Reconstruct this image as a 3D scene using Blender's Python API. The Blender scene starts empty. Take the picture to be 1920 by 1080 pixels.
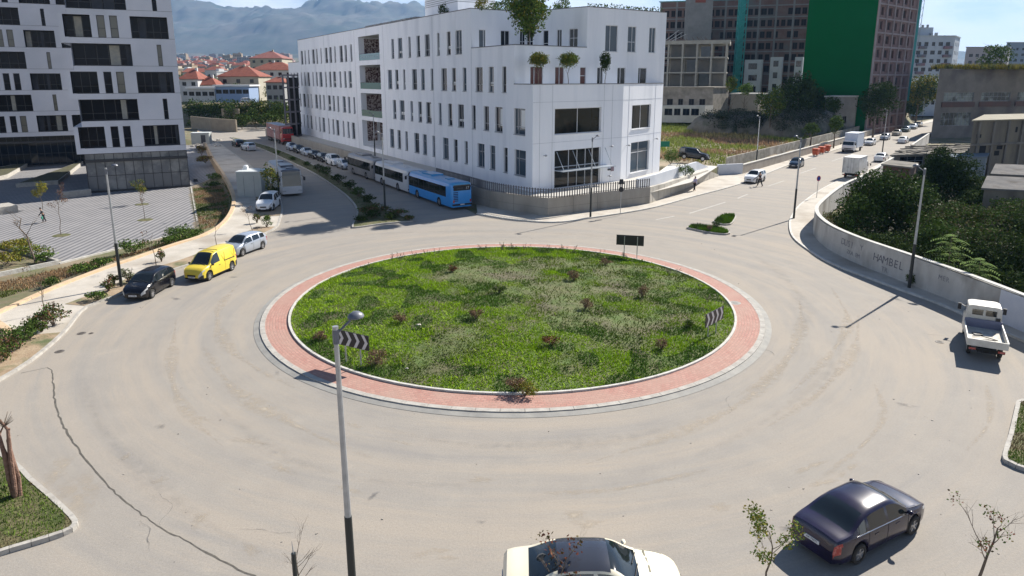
import bpy, math, random
import numpy as np
from mathutils import Vector, Matrix
from mathutils.geometry import tessellate_polygon
R = math.radians
S = bpy.context.scene
COL = S.collection
rnd = random.Random(7)
rng = np.random.default_rng(11)

# ---------------------------------------------------------------- camera, sky, sun, exposure
FPX, CYP, HYP, CAMH = 1280.0, 440.0, 148.0, 13.7
PITCH = math.atan((CYP - HYP) / FPX)
cd = bpy.data.cameras.new('camera'); cam = bpy.data.objects.new('camera', cd); COL.objects.link(cam)
cd.lens = 24.0; cd.sensor_width = 36.0; cd.sensor_fit = 'HORIZONTAL'; cd.shift_y = -100.0 / 1920.0
cd.clip_start = 0.3; cd.clip_end = 60000
cam.location = (0, 0, CAMH); cam.rotation_euler = (R(90) - PITCH, 0, 0)
S.camera = cam
SUN_EL, SUN_AZ = R(37.5), math.atan2(0.69, 0.725)      # direction to the sun, measured from +X
sund = Vector((math.cos(SUN_EL) * math.cos(SUN_AZ), math.cos(SUN_EL) * math.sin(SUN_AZ), math.sin(SUN_EL)))
ld = bpy.data.lights.new('sun', 'SUN'); ld.energy = 5.0; ld.angle = R(0.53); ld.color = (1.0, 0.94, 0.85)
lo = bpy.data.objects.new('sun', ld); COL.objects.link(lo); lo.rotation_euler = sund.to_track_quat('Z', 'Y').to_euler()
lo.location = (0, 0, 60)
S.view_settings.view_transform = 'Standard'; S.view_settings.look = 'None'
S.view_settings.exposure = 1.08; S.view_settings.gamma = 1.0

W = bpy.data.worlds.new('World'); S.world = W; W.use_nodes = True
nt = W.node_tree; nt.nodes.clear()
def NN(t, **k):
    n = nt.nodes.new(t)
    for a, b in k.items(): setattr(n, a, b)
    return n
wo = NN('ShaderNodeOutputWorld'); bg = NN('ShaderNodeBackground'); bg.inputs[1].default_value = 0.054
sky = NN('ShaderNodeTexSky', sky_type='NISHITA'); sky.sun_disc = False; sky.sun_elevation = SUN_EL
sky.sun_rotation = math.pi / 2 - SUN_AZ; sky.altitude = 100; sky.air_density = 0.7; sky.dust_density = 0.25; sky.ozone_density = 3.0
tc = NN('ShaderNodeTexCoord'); mp = NN('ShaderNodeMapping'); mp.inputs['Scale'].default_value = (1, 1, 3.2)
n1 = NN('ShaderNodeTexNoise'); n1.inputs['Scale'].default_value = 3.1; n1.inputs['Detail'].default_value = 9; n1.inputs['Roughness'].default_value = 0.58
cr = NN('ShaderNodeValToRGB'); cr.color_ramp.elements[0].position = 0.34; cr.color_ramp.elements[1].position = 0.54
cc = NN('ShaderNodeValToRGB'); cc.color_ramp.elements[0].position = 0.45; cc.color_ramp.elements[0].color = (12.5, 13, 13.6, 1)
cc.color_ramp.elements[1].position = 0.85; cc.color_ramp.elements[1].color = (5.5, 6.5, 8.0, 1)
mx = NN('ShaderNodeMix', data_type='RGBA')
L = nt.links.new
L(tc.outputs['Generated'], mp.inputs[0]); L(mp.outputs[0], n1.inputs['Vector']); L(n1.outputs[0], cr.inputs[0]); L(n1.outputs[0], cc.inputs[0])
sp_ = NN('ShaderNodeSeparateXYZ'); mr = NN('ShaderNodeMapRange'); mr.inputs[1].default_value = 0.12; mr.inputs[2].default_value = 0.3; mr.inputs[3].default_value = 1.0; mr.inputs[4].default_value = 0.04
L(tc.outputs['Generated'], sp_.inputs[0]); L(sp_.outputs['Z'], mr.inputs[0]); mm = NN('ShaderNodeMath', operation='MULTIPLY'); L(cr.outputs[0], mm.inputs[0]); L(mr.outputs[0], mm.inputs[1])
L(mm.outputs[0], mx.inputs['Factor']); L(sky.outputs[0], mx.inputs['A']); L(cc.outputs[0], mx.inputs['B'])
L(mx.outputs['Result'], bg.inputs[0]); L(bg.outputs[0], wo.inputs[0])

# ---------------------------------------------------------------- picture point -> point of the place
def ray(x, y):
    a = (x - 960) / FPX; b = (CYP - y) / FPX
    return np.array([a, math.cos(PITCH) + b * math.sin(PITCH), -math.sin(PITCH) + b * math.cos(PITCH)])
def G(x, y, z=0.0):
    d = ray(x, y); t = (z - CAMH) / d[2]
    return (float(d[0] * t), float(d[1] * t))
def atY(x, y, Y):
    d = ray(x, y); t = Y / d[1]
    return (float(d[0] * t), Y, float(CAMH + d[2] * t))
def onplane(x, y, A, B):
    A = np.array(A, float); B = np.array(B, float); u = (B - A) / np.linalg.norm(B - A)
    d = ray(x, y); t, s = np.linalg.solve(np.array([[d[0], -u[0]], [d[1], -u[1]]]), A)
    return float(s), float(CAMH + d[2] * t)

# ---------------------------------------------------------------- materials
MATS = {}
def mat(name, c1, c2=None, scale=3.0, rough=0.7, bump=0.0, metal=0.0, spec=0.5, detail=6, c3=None, scale2=None, attr=None, coat=0.0, bscale=None, contrast=(0.35, 0.65), stretch=None, trans=0.0):
    if name in MATS: return MATS[name]
    m = bpy.data.materials.new(name); m.use_nodes = True; t = m.node_tree; b = t.nodes['Principled BSDF']
    b.inputs['Roughness'].default_value = rough; b.inputs['Metallic'].default_value = metal
    b.inputs['Specular IOR Level'].default_value = spec; b.inputs['Coat Weight'].default_value = coat
    b.inputs['Coat Roughness'].default_value = 0.05
    b.inputs['Base Color'].default_value = (*c1, 1)
    m.diffuse_color = (*c1, 1)
    new, ln = t.nodes.new, t.links.new
    co = new('ShaderNodeTexCoord'); out = co.outputs['Object']
    if stretch:
        mp = new('ShaderNodeMapping'); mp.inputs['Scale'].default_value = stretch; ln(out, mp.inputs[0]); out = mp.outputs[0]
    last = None
    if c2 is not None:
        n = new('ShaderNodeTexNoise'); n.inputs['Scale'].default_value = scale; n.inputs['Detail'].default_value = detail
        n.inputs['Roughness'].default_value = 0.62
        ln(out, n.inputs['Vector']); r = new('ShaderNodeValToRGB')
        r.color_ramp.elements[0].position = contrast[0]; r.color_ramp.elements[1].position = contrast[1]
        r.color_ramp.elements[0].color = (*c1, 1); r.color_ramp.elements[1].color = (*c2, 1)
        ln(n.outputs[0], r.inputs[0]); last = r.outputs[0]
        if c3 is not None:
            n2 = new('ShaderNodeTexNoise'); n2.inputs['Scale'].default_value = scale2 or scale * .2; n2.inputs['Detail'].default_value = 4
            ln(out, n2.inputs['Vector']); r2 = new('ShaderNodeValToRGB'); r2.color_ramp.elements[0].position = .5; r2.color_ramp.elements[1].position = .68
            ln(n2.outputs[0], r2.inputs[0]); x = new('ShaderNodeMix'); x.data_type = 'RGBA'
            ln(r2.outputs[0], x.inputs['Factor']); ln(last, x.inputs['A']); x.inputs['B'].default_value = (*c3, 1); last = x.outputs['Result']
    if attr:
        a = new('ShaderNodeAttribute'); a.attribute_name = attr
        if last is None: last = a.outputs['Color']
        else:
            x = new('ShaderNodeMix'); x.data_type = 'RGBA'; x.blend_type = 'MULTIPLY'; x.inputs['Factor'].default_value = 1
            ln(last, x.inputs['A']); ln(a.outputs['Color'], x.inputs['B']); last = x.outputs['Result']
    if last is not None: ln(last, b.inputs['Base Color'])
    if bump:
        n = new('ShaderNodeTexNoise'); n.inputs['Scale'].default_value = bscale or scale * 3; n.inputs['Detail'].default_value = 5
        ln(out, n.inputs['Vector']); bp = new('ShaderNodeBump'); bp.inputs['Strength'].default_value = bump; bp.inputs['Distance'].default_value = 0.05
        ln(n.outputs[0], bp.inputs['Height']); ln(bp.outputs[0], b.inputs['Normal'])
    if trans:   # thin leaves let some light through
        tr = new('ShaderNodeBsdfTranslucent'); ms = new('ShaderNodeMixShader'); ms.inputs[0].default_value = trans
        if last is not None: ln(last, tr.inputs[0])
        else: tr.inputs[0].default_value = (*c1, 1)
        ln(b.outputs[0], ms.inputs[1]); ln(tr.outputs[0], ms.inputs[2]); ln(ms.outputs[0], t.nodes['Material Output'].inputs[0])
    MATS[name] = m; return m

# ---------------------------------------------------------------- mesh helpers
class MB:
    def __init__(s): s.v = []; s.f = []; s.m = []
    def add(s, vs, fs, mi=0):
        o = len(s.v); s.v += [tuple(v) for v in vs]; s.f += [tuple(i + o for i in f) for f in fs]; s.m += [mi] * len(fs); return s
    def box(s, c, d, rz=0.0, mi=0, taper=1.0):
        cs, sn = math.cos(rz), math.sin(rz); vs = []
        for z in (-1, 1):
            k = taper if z > 0 else 1.0
            for x, y in ((-1, -1), (1, -1), (1, 1), (-1, 1)):
                X, Y = x * d[0] / 2 * k, y * d[1] / 2 * k
                vs.append((c[0] + X * cs - Y * sn, c[1] + X * sn + Y * cs, c[2] + z * d[2] / 2))
        return s.add(vs, [(3, 2, 1, 0), (4, 5, 6, 7), (0, 1, 5, 4), (1, 2, 6, 5), (2, 3, 7, 6), (3, 0, 4, 7)], mi)
    def bar(s, p, q, w, h=None, mi=0, up=(0, 0, 1)):
        h = h or w; p, q = Vector(p), Vector(q); d = (q - p).normalized(); a = d.cross(Vector(up))
        if a.length < 1e-3: a = d.cross(Vector((1, 0, 0)))
        a.normalize(); b = a.cross(d).normalized(); vs = []
        for P in (p, q):
            for i, j in ((-1, -1), (1, -1), (1, 1), (-1, 1)): vs.append(P + a * (i * w / 2) + b * (j * h / 2))
        return s.add(vs, [(3, 2, 1, 0), (4, 5, 6, 7), (0, 1, 5, 4), (1, 2, 6, 5), (2, 3, 7, 6), (3, 0, 4, 7)], mi)
    def tube(s, path, rad, n=8, mi=0, cap=True):
        P = [Vector(p) for p in path]; rad = rad if isinstance(rad, (list, tuple)) else [rad] * len(P)
        vs = []; fs = []; ref = Vector((0.3, 0.2, 1)).normalized()
        for i, p in enumerate(P):
            d = (P[min(i + 1, len(P) - 1)] - P[max(i - 1, 0)]).normalized()
            a = d.cross(ref)
            if a.length < 0.05: a = d.cross(Vector((1, 0, 0)))
            a.normalize(); b = d.cross(a)
            for k in range(n):
                t = 2 * math.pi * k / n; vs.append(p + (a * math.cos(t) + b * math.sin(t)) * rad[i])
        for i in range(len(P) - 1):
            for k in range(n): fs.append((i * n + k, i * n + (k + 1) % n, (i + 1) * n + (k + 1) % n, (i + 1) * n + k))
        if cap: fs.append(tuple(range(n - 1, -1, -1))); fs.append(tuple((len(P) - 1) * n + k for k in range(n)))
        return s.add(vs, fs, mi)
    def lathe(s, prof, c=(0, 0, 0), n=16, mi=0, axis='z'):
        vs = []; fs = []
        for r, z in prof:
            for k in range(n):
                t = 2 * math.pi * k / n; x, y = r * math.cos(t), r * math.sin(t)
                if axis == 'z': vs.append((c[0] + x, c[1] + y, c[2] + z))
                else: vs.append((c[0] + x, c[1] + z, c[2] + y))
        for i in range(len(prof) - 1):
            for k in range(n): fs.append((i * n + k, i * n + (k + 1) % n, (i + 1) * n + (k + 1) % n, (i + 1) * n + k))
        if axis != 'z': fs = [f[::-1] for f in fs]
        return s.add(vs, fs, mi)
    def ell(s, c, r, n=12, m=7, mi=0):
        vs = [(c[0], c[1], c[2] - r[2])]; fs = []
        for i in range(1, m):
            a = -math.pi / 2 + math.pi * i / m
            for k in range(n):
                t = 2 * math.pi * k / n
                vs.append((c[0] + r[0] * math.cos(a) * math.cos(t), c[1] + r[1] * math.cos(a) * math.sin(t), c[2] + r[2] * math.sin(a)))
        vs.append((c[0], c[1], c[2] + r[2]))
        for k in range(n): fs.append((0, 1 + (k + 1) % n, 1 + k)); fs.append((len(vs) - 1, 1 + (m - 2) * n + k, 1 + (m - 2) * n + (k + 1) % n))
        for i in range(m - 2):
            for k in range(n): fs.append((1 + i * n + k, 1 + i * n + (k + 1) % n, 1 + (i + 1) * n + (k + 1) % n, 1 + (i + 1) * n + k))
        return s.add(vs, fs, mi)
    def prism(s, poly, z0, z1, mi=0, bottom=False, top=True):
        n = len(poly); ar = sum(poly[i][0] * poly[(i + 1) % n][1] - poly[(i + 1) % n][0] * poly[i][1] for i in range(n))
        if ar < 0: poly = poly[::-1]
        vs = [(p[0], p[1], z0) for p in poly] + [(p[0], p[1], z1) for p in poly]
        fs = [(i, (i + 1) % n, n + (i + 1) % n, n + i) for i in range(n)]
        if top or bottom:
            tri = tessellate_polygon([[Vector((p[0], p[1], 0)) for p in poly]])
            for t in tri:
                a, b, c = [poly[i] for i in t]
                if (b[0] - a[0]) * (c[1] - a[1]) - (b[1] - a[1]) * (c[0] - a[0]) < 0: t = t[::-1]
                if top: fs.append(tuple(n + i for i in t))
                if bottom: fs.append(tuple(t[::-1]))
        return s.add(vs, fs, mi)
    def sheet(s, poly, z, mi=0):
        n = len(poly); tri = tessellate_polygon([[Vector((p[0], p[1], 0)) for p in poly]]); fs = []
        for t in tri:
            a, b, c = [poly[i] for i in t]
            fs.append(tuple(t) if (b[0] - a[0]) * (c[1] - a[1]) - (b[1] - a[1]) * (c[0] - a[0]) > 0 else tuple(t[::-1]))
        return s.add([(p[0], p[1], z) for p in poly], fs, mi)
    def build(s, name, mats, parent=None, smooth=False, loc=None, rz=0.0, angle=35):
        me = bpy.data.meshes.new(name); me.from_pydata(s.v, [], s.f)
        for m in (mats if isinstance(mats, (list, tuple)) else [mats]): me.materials.append(m)
        if any(s.m): me.polygons.foreach_set('material_index', s.m)
        if smooth:
            me.polygons.foreach_set('use_smooth', [True] * len(s.f)); me.set_sharp_from_angle(angle=R(angle))
        me.update(); o = bpy.data.objects.new(name, me); COL.objects.link(o)
        if parent is not None: o.parent = parent
        if loc is not None: o.location = loc
        o.rotation_euler[2] = rz
        return o
def tag(o, label=None, cat=None, group=None, kind=None):
    if label: o['label'] = label
    if cat: o['category'] = cat
    if group: o['group'] = group
    if kind: o['kind'] = kind
    return o
def thing(name, label, cat, loc=(0, 0, 0), rz=0.0, group=None):
    o = bpy.data.objects.new(name, None); COL.objects.link(o); o.location = loc; o.rotation_euler = (0, 0, rz)
    o.empty_display_size = 0.3
    return tag(o, label, cat, group)
def kids(o, al=[None]):
    return [c for c in list(o.children)]
def dup(o, loc=None, rz=None, label=None, parent=None, scale=None):
    c = o.copy(); COL.objects.link(c)
    if parent is not None: c.parent = parent
    if loc is not None: c.location = loc
    if rz is not None: c.rotation_euler[2] = rz
    if label: c['label'] = label
    if scale: c.scale = scale if isinstance(scale, tuple) else (scale,) * 3
    for ch in o.children: dup(ch, parent=c)
    return c
def npmesh(name, V, Fq, m, parent=None, tint=None, smooth=False):
    me = bpy.data.meshes.new(name); k = Fq.shape[1]
    me.vertices.add(len(V)); me.vertices.foreach_set('co', np.ascontiguousarray(V, np.float32).ravel())
    me.loops.add(Fq.size); me.loops.foreach_set('vertex_index', Fq.astype(np.int32).ravel())
    me.polygons.add(len(Fq)); me.polygons.foreach_set('loop_start', np.arange(0, Fq.size, k, dtype=np.int32))
    me.polygons.foreach_set('loop_total', np.full(len(Fq), k, np.int32))
    if smooth: me.polygons.foreach_set('use_smooth', np.ones(len(Fq), bool))
    me.update(calc_edges=True); me.materials.append(m)
    if tint is not None:
        a = me.color_attributes.new('tint', 'FLOAT_COLOR', 'POINT')
        a.data.foreach_set('color', np.ascontiguousarray(np.c_[tint, np.ones(len(tint))], np.float32).ravel())
    o = bpy.data.objects.new(name, me); COL.objects.link(o)
    if parent is not None: o.parent = parent
    return o
def pathlen(P):
    out = [0.0]
    for a, b in zip(P, P[1:]): out.append(out[-1] + math.hypot(b[0] - a[0], b[1] - a[1]))
    return out
def smoothpath(P, step=1.0):
    """Catmull-Rom through 2-D points, resampled"""
    P = [np.array(p[:2], float) for p in P]; Q = [2 * P[0] - P[1]] + P + [2 * P[-1] - P[-2]]; out = []
    for i in range(1, len(Q) - 2):
        a, b, c, d = Q[i - 1:i + 3]; n = max(2, int(np.linalg.norm(c - b) / step))
        for k in range(n):
            t = k / n
            out.append(0.5 * ((2 * b) + (c - a) * t + (2 * a - 5 * b + 4 * c - d) * t * t + (3 * b - a - 3 * c + d) * t ** 3))
    out.append(P[-1]); return [(float(p[0]), float(p[1])) for p in out]
def offset(P, d):
    out = []
    for i, p in enumerate(P):
        a = P[max(i - 1, 0)]; b = P[min(i + 1, len(P) - 1)]; t = np.array(b) - np.array(a); t /= np.linalg.norm(t) + 1e-9
        out.append((p[0] - t[1] * d, p[1] + t[0] * d))
    return out
def ribbon(mb, A, B, z, mi=0, za=None):
    """flat strip between polylines A and B (same length)"""
    n = len(A); vs = [(p[0], p[1], z) for p in A] + [(p[0], p[1], z) for p in B]; fs = []
    for i in range(n - 1):
        f = (i, i + 1, n + i + 1, n + i); a, b, c = vs[f[0]], vs[f[1]], vs[f[2]]
        if (b[0] - a[0]) * (c[1] - a[1]) - (b[1] - a[1]) * (c[0] - a[0]) < 0: f = f[::-1]
        fs.append(f)
    return mb.add(vs, fs, mi)
def wallpath(mb, P, w, z0, z1, mi=0, gap=0.0, step=None):
    """solid wall of width w to the left of polyline P; stones of the path's own steps"""
    Q = offset(P, w); top = z1 if isinstance(z1, (list, tuple)) else [z1] * len(P)
    for i in range(len(P) - 1):
        a, b, c, d = P[i], P[i + 1], Q[i + 1], Q[i]
        if gap:
            k = gap / max(0.05, math.hypot(b[0] - a[0], b[1] - a[1]))
            b = (b[0] + (a[0] - b[0]) * k, b[1] + (a[1] - b[1]) * k); c = (c[0] + (d[0] - c[0]) * k, c[1] + (d[1] - c[1]) * k)
        vs = [(a[0], a[1], z0), (b[0], b[1], z0), (c[0], c[1], z0), (d[0], d[1], z0), (a[0], a[1], top[i]), (b[0], b[1], top[i + 1]), (c[0], c[1], top[i + 1]), (d[0], d[1], top[i])]
        fs = [(4, 5, 6, 7), (0, 1, 5, 4), (2, 3, 7, 6)]
        if gap or i == len(P) - 2: fs.append((1, 2, 6, 5))
        if gap or i == 0: fs.append((3, 0, 4, 7))
        mb.add(vs, fs, mi)
    return mb
# ---------------------------------------------------------------- leaves
def leaves(blobs, size, dens, cols, seed=1, drop=0.25, flat=0.0, hollow=0.55):
    """leaf quads through ellipsoid blobs; blobs: (cx,cy,cz,rx,ry,rz); cols: list of rgb"""
    g = np.random.default_rng(seed); Vs = []; Ts = []
    for bi, (cx, cy, cz, rx, ry, rz) in enumerate(blobs):
        n = int(dens * (rx * ry * rz) ** (2 / 3) * 12 / (size * size) * 0.75) + 12
        d = g.normal(size=(n, 3)); d /= np.linalg.norm(d, axis=1)[:, None]
        rr = (hollow + (1 - hollow) * g.random(n) ** 0.6)
        ph = g.random(3) * 6.28; fr = 2.6 + g.random(3) * 2
        lump = 1 + 0.16 * np.sin(d[:, 0] * fr[0] * 1.7 + ph[0]) * np.sin(d[:, 1] * fr[1] * 1.7 + ph[1]) + 0.13 * np.sin(d[:, 2] * fr[2] * 2 + ph[2]) + 0.08 * g.normal(size=n)
        keep = (np.sin(d[:, 0] * 6 + ph[1]) * np.sin(d[:, 1] * 5.3 + ph[2]) * np.sin(d[:, 2] * 6.1 + ph[0])) > -0.55 + drop * 0.6
        keep |= g.random(n) > drop * 1.6
        c = np.c_[cx + d[:, 0] * rx * rr * lump, cy + d[:, 1] * ry * rr * lump, cz + d[:, 2] * rz * rr * lump][keep]; n = len(c)
        if not n: continue
        nd = d[keep] * 0.7 + g.normal(size=(n, 3)) * 0.7; nd[:, 2] += flat; nd /= np.linalg.norm(nd, axis=1)[:, None]
        a = np.cross(nd, g.normal(size=(n, 3))); a /= np.linalg.norm(a, axis=1)[:, None] + 1e-9; b = np.cross(nd, a)
        sz = size * (0.55 + 0.8 * g.random(n))[:, None]
        q = np.stack([c - a * sz * .5, c + b * sz * .32, c + a * sz * .5, c - b * sz * .32], 1)
        Vs.append(q.reshape(-1, 3)); ci = g.integers(0, len(cols), n); col = np.array(cols)[ci] * (0.75 + 0.5 * g.random(n))[:, None]
        Ts.append(np.repeat(col, 4, 0))
    V = np.concatenate(Vs); T = np.concatenate(Ts); F = np.arange(len(V)).reshape(-1, 4)
    return V, F, T
LEAF = mat('leaf', (1, 1, 1), attr='tint', rough=0.85, spec=0.06, trans=0.14)
BARK = mat('bark', (0.10, 0.075, 0.055), (0.19, 0.15, 0.11), scale=9, rough=0.9, bump=0.5)
DKG = [(0.035, 0.06, 0.015), (0.025, 0.045, 0.012), (0.05, 0.075, 0.02)]
MDG = [(0.06, 0.10, 0.02), (0.045, 0.085, 0.018), (0.08, 0.115, 0.03)]
LTG = [(0.10, 0.17, 0.03), (0.13, 0.19, 0.04), (0.08, 0.14, 0.03)]
YLG = [(0.20, 0.19, 0.03), (0.15, 0.17, 0.03), (0.26, 0.21, 0.04)]
DRY = [(0.20, 0.13, 0.08), (0.15, 0.09, 0.06), (0.24, 0.17, 0.11)]
RED = [(0.16, 0.05, 0.03), (0.10, 0.08, 0.03), (0.20, 0.09, 0.05)]
def branchy(base, top, r, nb, seed, spread=0.5, sub=3, tiptwig=True):
    """trunk + limbs as one mesh"""
    q = random.Random(seed); mb = MB(); b = Vector(base); t = Vector(top); H = (t - b).length
    path = [b.lerp(t, k / 5) + Vector((q.uniform(-1, 1), q.uniform(-1, 1), 0)) * H * 0.012 * k for k in range(6)]
    mb.tube(path, [r * (1 - 0.13 * k) for k in range(6)], 7); tips = []
    for i in range(nb):
        f = 0.45 + 0.55 * (i + 1) / nb; k = min(4, int(f * 5)); s = path[k].lerp(path[k + 1], f * 5 - k if f < 1 else 1)
        a = q.uniform(0, 6.28) + i * 2.4; ln = H * spread * q.uniform(0.55, 1.0)
        e = s + Vector((math.cos(a) * ln * .6, math.sin(a) * ln * .6, ln * q.uniform(.5, .9)))
        m = s.lerp(e, .5) + Vector((0, 0, -ln * .06)); rr = r * (1 - f * .6) * .55
        mb.tube([s, m, e], [rr, rr * .7, rr * .25], 5); tips.append(e)
        for j in range(sub):
            s2 = m.lerp(e, q.uniform(0, .8)); a2 = a + q.uniform(-1.1, 1.1); l2 = ln * q.uniform(.3, .6)
            e2 = s2 + Vector((math.cos(a2) * l2 * .6, math.sin(a2) * l2 * .6, l2 * q.uniform(.3, .9)))
            mb.tube([s2, s2.lerp(e2, .5) + Vector((q.uniform(-.05, .05), q.uniform(-.05, .05), 0)) * l2, e2], [rr * .5, rr * .3, rr * .12], 4); tips.append(e2)
            for k2 in range(2 if tiptwig else 0):
                e3 = e2 + Vector((q.uniform(-1, 1), q.uniform(-1, 1), q.uniform(-.1, 1))) * l2 * .45
                mb.tube([s2.lerp(e2, .6 + .3 * k2), e3], [rr * .22, rr * .08], 3)
    return mb, tips
def tree(name, label, loc, blobs, trunk_h, trunk_r, leafsize, dens, cols, seed, cat='tree', group=None, scale=1.0, rz=0.0, nb=5, drop=0.25, hollow=0.55):
    t = thing(name, label, cat, loc, rz, group)
    zt = max(b[2] for b in blobs)
    mb, _ = branchy((0, 0, -0.1), (blobs[0][0] * .5, blobs[0][1] * .5, max(trunk_h, zt * .7)), trunk_r, nb, seed, .35, 2, False)
    mb.build('trunk', BARK, t, smooth=True)
    V, F, T = leaves(blobs, leafsize, dens, cols, seed, drop, hollow=hollow)
    npmesh('crown', V, F, LEAF, t, T)
    return t
def ballblobs(r, rz, n, seed, z, rb=0.5):
    q = random.Random(seed); out = [(0, 0, z, r * .72, r * .72, rz * .75)]
    for i in range(n):
        a = q.uniform(0, 6.28); e = q.uniform(-.6, 1.2); k = q.uniform(.5, .75)
        out.append((math.cos(a) * math.cos(e) * r * k, math.sin(a) * math.cos(e) * r * k, z + math.sin(e) * rz * k, r * rb * q.uniform(.7, 1.1), r * rb * q.uniform(.7, 1.1), rz * rb * q.uniform(.6, 1)))
    return out
def bush(name, label, loc, r, h, cols, seed, leafsize=0.14, dens=1.0, cat='shrub', group=None, n=6, drop=.2):
    t = thing(name, label, cat, loc, 0, group)
    mb = MB(); q = random.Random(seed)
    for i in range(6):
        a = i * 1.05 + q.random(); mb.tube([(0, 0, -.05), (math.cos(a) * r * .35, math.sin(a) * r * .35, h * .45), (math.cos(a) * r * .7, math.sin(a) * r * .7, h * .8)], [.03, .02, .006], 4)
    mb.build('stem', BARK, t)
    bl = ballblobs(r, h * .5, n, seed, h * .5, .5)
    V, F, T = leaves(bl, leafsize, dens, cols, seed, drop, hollow=.4); V[:, 2] = np.maximum(V[:, 2], 0.01)
    npmesh('foliage', V, F, LEAF, t, T); return t
# ================================================================ GROUND, ROAD, KERBS
IC = (0.03, 41.3)                                                    # centre of the roundabout
def inpoly(X, Y, P):
    c = np.zeros(X.shape, bool); n = len(P)
    for i in range(n):
        (x1, y1), (x2, y2) = P[i], P[(i + 1) % n]
        if y1 == y2: continue
        k = ((y1 > Y) != (y2 > Y)) & (X < (x2 - x1) * (Y - y1) / (y2 - y1) + x1); c ^= k
    return c
def polydist(X, Y, P, closed=True):
    D = np.full(X.shape, 1e9); n = len(P)
    for i in range(n if closed else n - 1):
        a = np.array(P[i]); b = np.array(P[(i + 1) % n]); d = b - a; L2 = (d ** 2).sum() + 1e-9
        t = np.clip(((X - a[0]) * d[0] + (Y - a[1]) * d[1]) / L2, 0, 1)
        D = np.minimum(D, np.hypot(X - a[0] - t * d[0], Y - a[1] - t * d[1]))
    return D
PZ = -1.2
coping = smoothpath([(-75, 24)] + [G(*p) for p in ((-160, 668), (0, 592), (110, 542), (200, 507), (250, 490), (300, 472), (345, 457), (380, 446), (415, 427), (435, 404), (442, 380), (437, 355), (420, 325), (400, 295), (385, 265), (372, 246))], 1.0)
plaza_poly = [G(357, 351, PZ), G(371, 430, PZ), G(110, 494, PZ), G(0, 464, PZ), G(-250, 395, PZ), (-140, 100), (-140, 150), (-60, 160), (-45, 118)]
pit = [c for c in coping if c[1] < 130] + [(-60, 160), (-140, 160), (-150, 60), (-90, 20)]
lotwall = [(22.5, 97.0), (29.8, 99.5)] + [G(*p) for p in ((1392, 327), (1460, 307), (1560, 277), (1640, 252), (1700, 236))]
lot = lotwall + [(150, 262), (150, 330), (-10, 330), (-10, 150), (12, 112)]
yard = [G(*p) for p in ((1740, 262), (1640, 342), (1578, 378), (1535, 415), (1528, 437), (1550, 466), (1600, 492), (1700, 532), (1800, 572), (1940, 630))] + [(40, 20), (260, 20), (260, 320), (150, 262)]
GX = np.unique(np.concatenate([np.arange(-160, 160, 2.0), -np.geomspace(160, 20000, 40), np.geomspace(160, 20000, 40), np.arange(-60, -20, 0.5)]))
GY = np.unique(np.concatenate([np.arange(-40, 340, 2.0), np.geomspace(340, 24000, 40), [-200, -2000], np.arange(38, 112, 0.5)]))
def hfun(X, Y):
    Z = np.full(X.shape, -0.06)
    k = inpoly(X, Y, pit); d = polydist(X, Y, pit); pl = inpoly(X, Y, plaza_poly)
    Z = np.where(k, np.where(d < 0.6, -0.5, -0.75 - np.clip((d - .6) / 7, 0, 1) * 0.5), Z); Z = np.where(pl, PZ - 0.05, Z)
    k = inpoly(X, Y, lot); d = polydist(X, Y, lotwall, False); k &= d > 1.6
    Z = np.where(k, 0.9 + 3.4 * (1 - np.exp(-np.maximum(d - 3, 0) / 42)) + 0.15 * np.sin(X * .5) * np.sin(Y * .37), Z)
    k = inpoly(X, Y, yard); Z = np.where(k, -0.5, Z)
    k = (X < -48) & (Y > 200); Z = np.where(k, 6.6 * np.clip((Y - 203) / 22, 0, 1) + 0.3 * np.sin(X * .3), Z)
    far = np.hypot(X, Y); Z = np.where(far > 700, Z - 0.1, Z)
    return Z
XX, YY = np.meshgrid(GX, GY); ZZ = hfun(XX, YY)
nx, ny = len(GX), len(GY); idx = np.arange(nx * ny).reshape(ny, nx)
Fg = np.stack([idx[:-1, :-1], idx[:-1, 1:], idx[1:, 1:], idx[1:, :-1]], -1).reshape(-1, 4)
M_GROUND = mat('ground_soil', (0.20, 0.15, 0.10), (0.10, 0.12, 0.045), scale=0.45, rough=0.95, bump=0.6, c3=(0.27, 0.215, 0.15), scale2=0.12, detail=10, bscale=2.5)
gr = npmesh('ground', np.c_[XX.ravel(), YY.ravel(), ZZ.ravel()], Fg, M_GROUND, smooth=True); tag(gr, kind='structure')

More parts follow.
